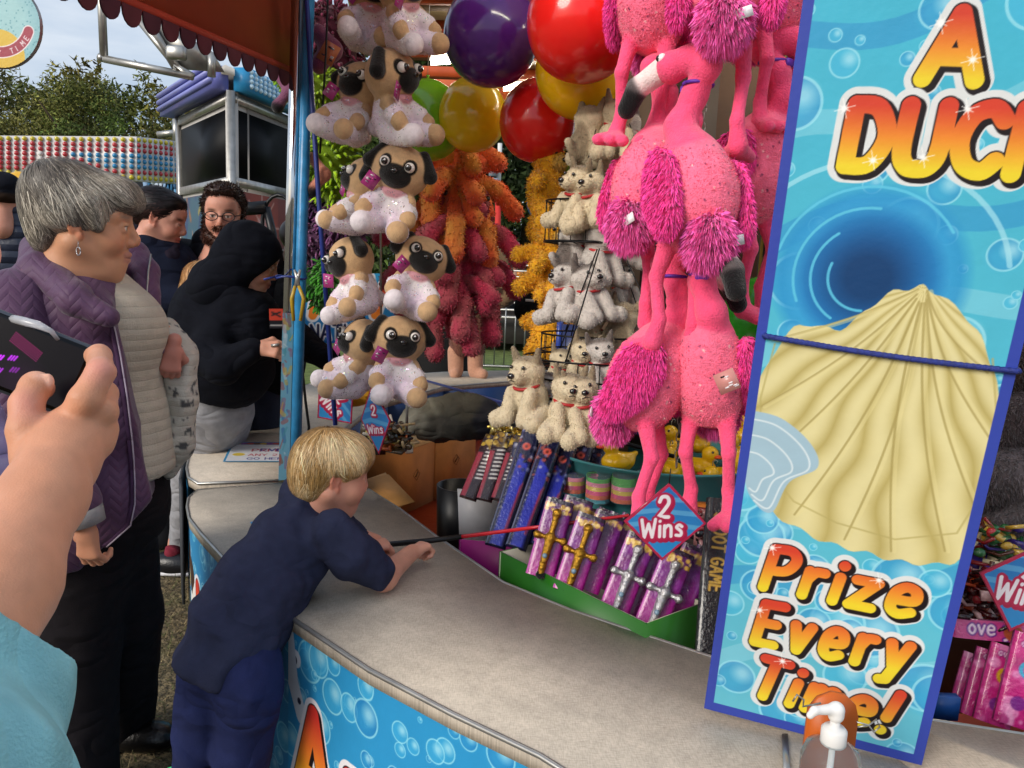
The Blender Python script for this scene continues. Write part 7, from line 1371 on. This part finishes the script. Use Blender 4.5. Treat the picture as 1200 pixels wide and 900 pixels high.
# ---------------------------------------------------------------- person beyond the post
t = thing('person', 'person in black top and dark blue jeans mostly hidden behind the blue post', 'person', P(310, 560, 3.75)*[1, 1, 0]); s = S(.03, YS); ph = P(352, 288, 3.72); pR = frame((.8, -.4, -.3)); head(s, ph, pR, .95, YS, closed=.6); Vh = s.mesh(.006); s = S(.03, YS); s.chain([ph-[0, 0, .1], P(335, 380, 3.7), P(325, 440, 3.7)], [.05, .1, .11]); s.chain([P(355, 400, 3.5), P(384, 420, 3.3)], [.04, .025]); s.chain([P(305, 450, 3.7), P(300, 540, 3.75), P(300, 590, 3.78)], [.07, .06, .05]); Vb = s.mesh(.015); A = joinarr(Vh, Vb); mk('body', A[0], A[1], SKIN, t, A[2], True)
s = S(.04, '101115'); s.ell(P(335, 365, 3.7), (.13, .16, .24)); s.ell(P(325, 425, 3.7), (.13, .16, .16)); s.chain([P(340, 390, 3.6), P(384, 421, 3.32)], [.08, .055], k=.03); garment(s, 'top', .012, CLOTH, t, .01, 14, 3); s = S(.03, '191f33'); s.ell(P(308, 455, 3.7), (.12, .13, .09)); s.chain([P(305, 460, 3.7), P(300, 540, 3.75), P(300, 600, 3.78)], [.12, .09, .07]); garment(s, 'jeans', .013, DENIM, t, .008, 16, 4)
s = S(.02, '2a1d16').at(ph, pR, .95); s.ell((-.02, 0, .045), (.11, .09, .09)); s.at(); sbuild(s, 'hair', .008, HAIR, t)
# ---------------------------------------------------------------- bearded man
bm = thing('person', 'bearded man with dark framed glasses and a black coat', 'person', P(255, 540, 3.7)*[1, 1, 0]); MS = 'c98f7a'; mh = P(262, 253, 3.5); mR = frame((.22, -1, -.12)); s = S(.012, MS); head(s, mh, mR, 1.04, MS, 'a05a50', '3a2418', closed=.35, fat=.9); Vh = s.mesh(.0042)
s = S(.03, MS); s.chain([mh-[0, 0, .1], P(262, 330, 3.55), P(258, 420, 3.6)], [.07, .14, .15]); s.chain([P(215, 300, 3.6), P(212, 380, 3.6)], [.06, .05]); s.chain([P(250, 450, 3.6), P(245, 560, 3.65), P(245, 610, 3.7)], [.1, .07, .05]); Vb = s.mesh(.016); A = joinarr(Vh, Vb); mk('body', A[0], A[1], SKIN, bm, A[2], True)
s = S(.016, '33211a').at(mh, mR, 1.04); s.ell((-.03, 0, .058), (.1, .084, .082)); s.ell((.035, 0, .105), (.05, .065, .028)); 
for g in (-1, 1): s.cone((-.01, g*.078, .05), (.004, g*.078, .0), .015, .008)
s.at(); V, Fq, C = s.mesh(.004); V, Fq, C = fur(V, Fq, C, 4500, .016, .002, None, .2, .7, .2, 4); mk('hair', V, Fq, HAIR, bm, C, True)
s = S(.014, '4a2a1e').at(mh, mR, 1.04)
for g in (-1, 1): s.cone((.008, g*.072, -.02), (.04, g*.055, -.085), .014, .026); s.cone((.04, g*.05, -.088), (.075, g*.012, -.11), .026, .026); s.cone((.085, g*.024, -.05), (.1, 0, -.043), .008, .008)
s.ell((.068, 0, -.115), (.032, .045, .03)); s.ell((.095, 0, -.06), (.02, .017, .0085), sub=True, k=.004); s.at(); V, Fq, C = s.mesh(.0038); V, Fq, C = fur(V, Fq, C, 4500, .014, .0016, None, .5, .6, .2, 6); mk('beard', V, Fq, HAIR, bm, C, True)
b = B('1a1012'); 
for g in (-1, 1): 
    ce = np.array([.1, g*.034, .004]); b.tube([mh+mR@((ce+[0, .025*math.cos(a), .018*math.sin(a)])*1.04) for a in np.linspace(0, 6.28, 18)], .0022, 5)
    b.tube([mh+mR@(np.array([.1, g*.06, .008])*1.04), mh+mR@(np.array([.0, g*.084, .012])*1.04)], .0022, 5)
b.tube([mh+mR@(np.array([.104, -.01, .006])*1.04), mh+mR@(np.array([.104, .01, .006])*1.04)], .0022, 5); b.build('glasses', MATS['black_plastic'], bm)
s = S(.04, '12141b'); s.ell(P(258, 330, 3.62), (.24, .15, .2)); s.ell(P(255, 400, 3.62), (.24, .16, .28)); s.chain([P(212, 305, 3.62), P(205, 400, 3.6)], [.1, .09]); s.chain([P(305, 300, 3.62), P(310, 400, 3.6)], [.1, .09]); s.cone(P(245, 285, 3.55), P(285, 285, 3.55), .07, .07); garment(s, 'coat', .012, CLOTH, bm, .01, 14, 6)
cv = Cv(.13, .2, .004, '232a3c'); [cv.line([(random.random()*.13, random.random()*.2), (random.random()*.13, random.random()*.2)], .004, random.choice(['46506a', '141a28', '5a6478']), .7) for _ in range(28)]
cv.build('shirt', CLOTH, bm, lambda x, y: np.stack([P(251, 330, 3.455)[0]+x, 3.455-.028*np.sin(x/.13*math.pi)+.0*y, P(251, 330, 3.455)[2]+y-.02], 1)); b = B('b8b8bc'); b.tube([P(266, 280, 3.4), P(268, 288, 3.4), P(267, 296, 3.4)], .006, 5); b.build('pendant', SILV, bm)
s = S(.03, '1a2030'); s.chain([P(245, 450, 3.65), P(240, 620, 3.7)], [.13, .08]); s.chain([P(275, 450, 3.65), P(275, 620, 3.7)], [.13, .08]); garment(s, 'trousers', .016, DENIM, bm)
# ---------------------------------------------------------------- dark haired woman
dw = thing('person', 'smiling dark haired woman in a navy coat looking down to the right', 'person', P(180, 560, 3.6)*[1, 1, 0]); dh = P(189, 258, 3.42); dR = frame((.95, .12, -.28)); s = S(.012, 'c8907c'); head(s, dh, dR, 1.0, 'c8907c', 'b0584e', '2a1a16', closed=.6, fat=.5); Vh = s.mesh(.004)
s = S(.03, 'c8907c'); s.chain([dh-[0, 0, .1], P(185, 340, 3.45), P(190, 420, 3.5)], [.05, .12, .12]); s.chain([P(190, 450, 3.5), P(190, 600, 3.6)], [.1, .05]); s.chain([P(175, 310, 3.35), P(178, 345, 3.3), P(218, 350, 3.3)], [.05, .04, .03]); Vb = s.mesh(.016); A = joinarr(Vh, Vb); mk('body', A[0], A[1], SKIN, dw, A[2], True)
s = S(.02, '1e1214').at(dh, dR, 1.); s.ell((-.028, 0, .05), (.106, .088, .088)); s.ell((.035, 0, .085), (.05, .066, .04)); s.ell((-.085, 0, .0), (.04, .05, .05)); s.ell((-.02, .07, .02), (.03, .02, .04)); s.at(); Vc = s.mesh(.005)
strands(dw, 'hair', Vc, lambda p: dR@np.array([-.8, 0, -.3]), 1800, .07, .0018, ['1c1012', '2c1a1a', '3a2422', '120c0c'], .003, 5, 8)
s = S(.04, '151a2b'); s.ell(P(186, 330, 3.45), (.19, .18, .22)); s.ell(P(192, 400, 3.5), (.2, .18, .3)); s.chain([P(172, 300, 3.38), P(165, 350, 3.3), P(216, 352, 3.28)], [.095, .08, .055], k=.03); s.ell(P(205, 330, 3.42), (.1, .12, .14)); garment(s, 'coat', .011, CLOTH, dw, .01, 15, 7)
s = S(.02, '201a26'); s.chain([P(163, 272, 3.45), P(180, 298, 3.36), P(200, 303, 3.36), P(206, 292, 3.42)], [.035, .038, .034, .025]); garment(s, 'fur_collar', .008, CLOTH, dw, .01, 50, 3); s = S(.03, '16181f'); s.chain([P(190, 450, 3.5), P(190, 620, 3.6)], [.15, .1]); garment(s, 'trousers', .016, DENIM, dw)
b = B('a8744c'); b.tube([P(168, 362, 3.26), P(180, 352, 3.26), P(188, 340, 3.3)], .012, 8); o = b.build('bag_strap', LEATH); tag(o, 'tan bag strap hanging below the navy coat sleeve', 'strap')
# ---------------------------------------------------------------- small child
ch = thing('person', 'small child with reddish blond hair in front of the couple', 'person', P(240, 520, 3.3)*[1, 1, 0]); kh = P(241, 337, 3.28); kR = frame((.6, .7, -.3)); s = S(.012, 'd09c84'); head(s, kh, kR, .76, 'd09c84'); Vh = s.mesh(.006); s = S(.03, 'd09c84'); s.chain([kh-[0, 0, .1], P(243, 400, 3.3)], [.04, .09]); s.chain([P(243, 420, 3.3), Z(243, 660, .05)], [.07, .04]); Vb = s.mesh(.014); A = joinarr(Vh, Vb); mk('body', A[0], A[1], SKIN, ch, A[2], True)
s = S(.02, 'a87848').at(kh, kR, .76); s.ell((-.02, 0, .04), (.118, .105, .1)); s.ell((-.06, 0, -.04), (.07, .09, .08)); s.at(); Vc = s.mesh(.006); strands(ch, 'hair', Vc, lambda p: np.array([p[0]-kh[0], p[1]-kh[1], -.12]), 2200, .1, .0018, ['a87848', 'c29664', '8e6238', 'd2aa7a'], .004, 6, 2); s = S(.04, '2c3048'); s.ell(P(243, 400, 3.32), (.15, .13, .2)); s.chain([P(243, 450, 3.32), P(243, 560, 3.3)], [.12, .09]); garment(s, 'clothes', .014, CLOTH, ch)
# ---------------------------------------------------------------- man in cap, left edge
cm = thing('person', 'man in dark cap and navy padded jacket at the left edge', 'person', P(5, 470, 4.5)*[1, 1, 0]); mh = P(6, 232, 4.4); mR = frame((-.25, 1, -.05)); s = S(.012, 'c08872'); head(s, mh, mR, 1.02, 'c08872'); Vh = s.mesh(.006); s = S(.03, 'c08872'); s.chain([mh-[0, 0, .1], P(8, 300, 4.45), P(8, 400, 4.5)], [.06, .14, .14]); s.chain([P(8, 420, 4.5), P(8, 540, 4.6)], [.12, .07]); Vb = s.mesh(.018); A = joinarr(Vh, Vb); mk('body', A[0], A[1], SKIN, cm, A[2], True)
s = S(.02, '14161e').at(mh, mR, 1.02); s.ell((-.012, 0, .05), (.11, .094, .09)); s.cone((.1, -.03, .03), (.1, .03, .03), .02, .02); s.ell((-.03, 0, -.0), (.09, .088, .04), '2c2018'); s.at(); sbuild(s, 'cap', .006, CLOTH, cm)
s = S(.05, '1a2236'); s.ell(P(2, 300, 4.5), (.27, .2, .26)); s.ell(P(2, 370, 4.5), (.27, .2, .34)); s.chain([P(30, 275, 4.45), P(33, 380, 4.45)], [.1, .09]); s.cone(P(-8, 250, 4.45), P(18, 250, 4.45), .09, .09); garment(s, 'padded_jacket', .012, PUFF, cm, .012, 12, 3); s = S(.03, '22242c'); s.chain([P(-5, 420, 4.5), P(-5, 560, 4.6)], [.15, .1]); s.chain([P(22, 420, 4.5), P(22, 560, 4.6)], [.15, .1]); garment(s, 'trousers', .018, DENIM, cm)
b = B('d8a41c'); b.ball(P(24, 232, 9), (.25, .1, .3), 8); b.ball(P(27, 224, 9), (.2, .1, .2), 8); o = b.build('inflatable_toy', BULB, None, True); tag(o, 'small yellow inflatable shape behind the man in the cap', 'toy')
# ---------------------------------------------------------------- person in lavender at the left edge
lv = thing('person', 'person in a shiny lavender padded coat behind the phone', 'person', P(-60, 900, 1.15)*[1, 1, 0]); s = S(.03, 'c8907c'); lh = P(-115, 395, 1.2); head(s, lh, frame((1, .3, 0)), .95, 'c8907c'); Vh = s.mesh(.008); s = S(.03, 'c8907c'); s.chain([lh-[0, 0, .1], P(-90, 600, 1.2), P(-90, 800, 1.2)], [.05, .1, .1]); Vb = s.mesh(.015); A = joinarr(Vh, Vb); mk('body', A[0], A[1], SKIN, lv, A[2], True)
s = S(.04, '7f749c'); s.ell(P(-70, 600, 1.22), (.13, .14, .2)); s.chain([P(-55, 500, 1.2), P(-30, 560, 1.12), P(-42, 700, 1.1)], [.075, .07, .06]); garment(s, 'padded_coat', .007, PUFF, lv, .008, 18, 6)
# ---------------------------------------------------------------- photographer's arm and phone
pt = thing('person', 'bare forearm and hand in a teal sleeve holding up a phone', 'person', P(-40, 900, .5)); HS = 'c88c6c'; s = S(.01, HS)
s.chain([P(-63, 810, .46), P(0, 685, .54), P(52, 580, .63), P(70, 528, .675)], [.041, .037, .031, .028], HS, .02)
for a_, r_ in (((60, 515, .69), .020), ((82, 502, .695), .021), ((98, 498, .70), .021), ((110, 508, .705), .018)): s.cone(P(68, 545, .67), P(*a_), .026, r_*.92, HS, .015)
s.chain([P(42, 535, .67), P(32, 505, .675), P(31, 474, .685), P(42, 453, .70), P(50, 455, .715)], [.021, .0162, .0136, .0132, .0105], HS, .005)
s.chain([P(84, 502, .695), P(100, 468, .69), P(118, 436, .705), P(116, 417, .745), P(100, 418, .775)], [.0175, .0142, .0124, .011, .0092], HS, .004)
s.chain([P(102, 506, .70), P(118, 483, .705), P(121, 462, .735), P(100, 458, .775)], [.0168, .0148, .013, .0105], HS, .004)
s.chain([P(102, 516, .70), P(119, 503, .708), P(120, 487, .74), P(98, 482, .775)], [.016, .014, .0125, .01], HS, .004)
s.chain([P(98, 525, .695), P(114, 518, .70), P(118, 500, .735), P(92, 500, .775)], [.016, .0138, .012, .0095], HS, .006)
s.paint(P(52, 440, .70), (.012, .01, .004), 'dca890', .003); s.paint(P(120, 430, .695), (.014, .012, .012), 'd08c7c', .012); s.paint(P(32, 470, .668), (.014, .012, .012), 'd08c7c', .012)
s.ell(P(56, 447, .699), (.006, .004, .0075), 'e0b09a', .002)
for (a_, b_, c_), (d_, e_, f_) in (((100, 470, .674), (118, 478, .684)), ((104, 463, .675), (121, 470, .684)), ((62, 560, .626), (98, 566, .634)), ((66, 570, .620), (94, 573, .626))): s.cone(P(a_, b_, c_), P(d_, e_, f_), .0007, .0005, k=.003, sub=True)
V, Fq, C = s.mesh(.0017); N = normals(V, Fq); V = V+N*(noise3(V*[1, 1, 2.2], 130, 3, 3)*.00035)[:, None]; C = C*(1+.03*noise3(V, 60, 2)[:, None]); C = C*(1+.025*noise3(V, 240, 9, 2)[:, None]); mk('body', V, Fq, SKIN, pt, C, True)
s = S(.02, '86bcc2'); s.chain([P(-110, 920, .42), P(-68, 850, .46), P(-32, 790, .485), P(-14, 760, .497)], [.095, .068, .056, .051]); s.cut(P(-8, 742, .5), P(-8, 742, .5)-P(-68, 850, .46)+[.0, 0, -.01]); garment(s, 'sleeve', .0035, CLOTH, pt, .006, 24, 8)
ph = thing('mobile_phone', 'black mobile phone with purple lights on its screen held sideways', 'phone', P(30, 430, .74)); TR, BR = P(114, 408, .75), P(78, 490, .735); vv = BR-TR; ux = P(-81, 366, .745)-TR; ux = ux-(ux@vv)/(vv@vv)*vv; ux = ux/np.linalg.norm(ux)*.158; nn_ = np.cross(ux, vv); nn_ /= np.linalg.norm(nn_); nn_ = nn_ if nn_[1] < 0 else -nn_
def rq(x, y): return TR+ux*x+vv*y
def rrect(i_, rx_):
    o_ = []; lx_, ly_ = .158, np.linalg.norm(vv)
    for cx, cy, a0_ in ((rx_+i_, rx_+i_, math.pi), (lx_-rx_-i_, rx_+i_, 1.5*math.pi), (lx_-rx_-i_, ly_-rx_-i_, 0), (rx_+i_, ly_-rx_-i_, .5*math.pi)):
        for k in range(7): a = a0_+k*math.pi/12; o_.append(rq((cx+rx_*math.cos(a))/lx_, (cy+rx_*math.sin(a))/ly_))
    return o_
B('3a3f48').prism(rrect(0, .011), -nn_*.009).build('phone_case', mat('phone_case', None, .25, .05, 9, coat=.5), ph); B('0a0a0c').prism([p+nn_*.0006 for p in rrect(.0025, .009)], -nn_*.0004).build('bezel', mat('bezel', '060607', .2, .02, 5, spec=.3), ph)
cv = Cv(.158-.012, np.linalg.norm(vv)-.012, .0006, '08060a'); LW, LH = cv.w, cv.h      # x runs from the right end to the left, y downwards
for i in range(22):
    for j in range(6): cv.disc(.040+i*.00145+j*.0004, .020-i*.00045+j*.0019-.002, .0006, '7a1850', .9)
for x, y in ((.060, .032), (.072, .036), (.054, .042), (.068, .048), (.084, .03), (.09, .042)):
    for k in range(3): cv.line([(x+k*.0026, y-.002+k*.0006), (x+k*.0026+.0015, y+.0025+k*.0006)], .0018, 'b42ae0', .95)
cv.disc(.05, .05, .02, '1a0a1c', .6, .02)
scm = mat('phone_screen', None, .25, .02, 5, emit=.8, spec=.12); cv.build('screen', scm, ph, lambda x, y: (TR+nn_*.0013)[None]+((x+.006)/.158)[:, None]*ux+((y+.006)/np.linalg.norm(vv))[:, None]*vv)
b = B('d9d9de'); b.tube([P(6, 372, .76), P(25, 376, .745), P(45, 381, .74), P(60, 388, .742), P(68, 398, .748)], [.0045, .0045, .004, .0025, .002], 8); b.build('strap', mat('milky_plastic', None, .2, .05, 9, trans=.5), ph, True)
# ---------------------------------------------------------------- far visitors and backpack
def far(px, py, D_, top, hair, lb, extra=None, yaw=0.):
    t = thing('person', lb, 'person', P(px, 400, D_)*[1, 1, 0], None); h_ = P(px, py, D_); Rm = frame((math.sin(yaw), -math.cos(yaw), 0)); s = S(.012, 'c8987e'); head(s, h_, Rm, 1.05, 'c8987e'); Vh = s.mesh(.016); s = S(.03, 'c8987e'); s.chain([h_-[0, 0, .1], h_-[0, 0, .8], h_-[0, 0, 1.5]], [.06, .14, .1]); Vb = s.mesh(.04); A = joinarr(Vh, Vb); mk('body', A[0], A[1], SKIN, t, A[2], True)
    s = S(.04, top); s.ell(h_-[0, 0, .45], (.24, .15, .27)); s.cone(h_-[.22, 0, .32], h_-[.24, .1, .7], .08, .07); s.cone(h_-[-.22, 0, .32], h_-[-.24, .1, .7], .08, .07); s.cone(h_-[0, 0, .7], h_-[0, 0, 1.5], .16, .12); sbuild(s, 'clothes', .03, CLOTH, t)
    if hair: s = S(.02, hair).at(h_, Rm, 1.05); s.ell((-.02, 0, .05), (.11, .09, .09)); s.at(); sbuild(s, 'hair', .014, HAIR, t)
    return t
t = far(603, 311, 16, '1d2026', '2c2018', 'man in dark suit with an orange drink by the red wall'); b = B('d8821c'); b.lathe(P(609, 323, 15.7), [(0, -.09), (.05, -.09), (.07, .1), (0, .1)], 10); b.build('drink', BULB, None); o = COL.objects['drink']; tag(o, 'glass of orange drink held by the man in the dark suit', 'drink')
far(640, 317, 17, '2a2c30', 'c9c0b4', 'pale haired visitor far behind the crowd barrier', yaw=2.5); far(657, 314, 15, '1f2734', None, 'balding man in suit facing left far behind the barrier', yaw=-1.3); far(614, 322, 18, '3a3a40', '3a2a20', 'visitor with dark hair furthest behind the barrier', yaw=1.)
t = thing('person', 'person in rust brown clothes facing away, hidden behind the yellow bears', 'person', P(650, 560, 6.5)*[1, 1, 0]); s = S(.03, 'b8866c'); bh_ = P(656, 262, 6.5); head(s, bh_, frame((.3, 1, 0)), 1., 'b8866c'); Vh = s.mesh(.012); s = S(.03, 'b8866c'); s.chain([bh_-[0, 0, .1], P(652, 380, 6.5), P(650, 480, 6.5)], [.06, .12, .06]); Vb = s.mesh(.03); A = joinarr(Vh, Vb); mk('body', A[0], A[1], SKIN, t, A[2], True)
s = S(.05, '5a3428'); s.ell(P(655, 330, 6.5), (.2, .16, .36)); s.chain([P(648, 390, 6.5), P(646, 480, 6.5)], [.14, .1]); garment(s, 'coat', .02, CLOTH, t, .012, 14, 5); s = S(.02, '2a1c16'); s.ell(bh_+[0, 0, .04], (.1, .11, .1)); sbuild(s, 'hair', .015, HAIR, t)
for px, py in ((638, 432),): s = S(.02, 'c8c6c2'); s.ell(P(px, py+3, 6.4), (.05, .08, .04)); sbuild(s, 'shoe', .01, LEATH, t)
bk = thing('backpack', 'black backpack with a small white logo on the rust clothed person', 'backpack', P(625, 350, 6.2)); s = S(.05, '0e0f12'); s.ell(P(624, 350, 6.25), (.14, .1, .2)); s.ell(P(618, 362, 6.18), (.11, .08, .12)); s.cone(P(636, 322, 6.3), P(640, 330, 6.35), .06, .05); o_ = garment(s, 'bag_body', .013, CLOTH, bk, .01, 14, 3); b = B('b8b8bc'); b.box(P(621, 352, 6.09), (.07, .004, .02)); b.build('logo', MATT, bk)
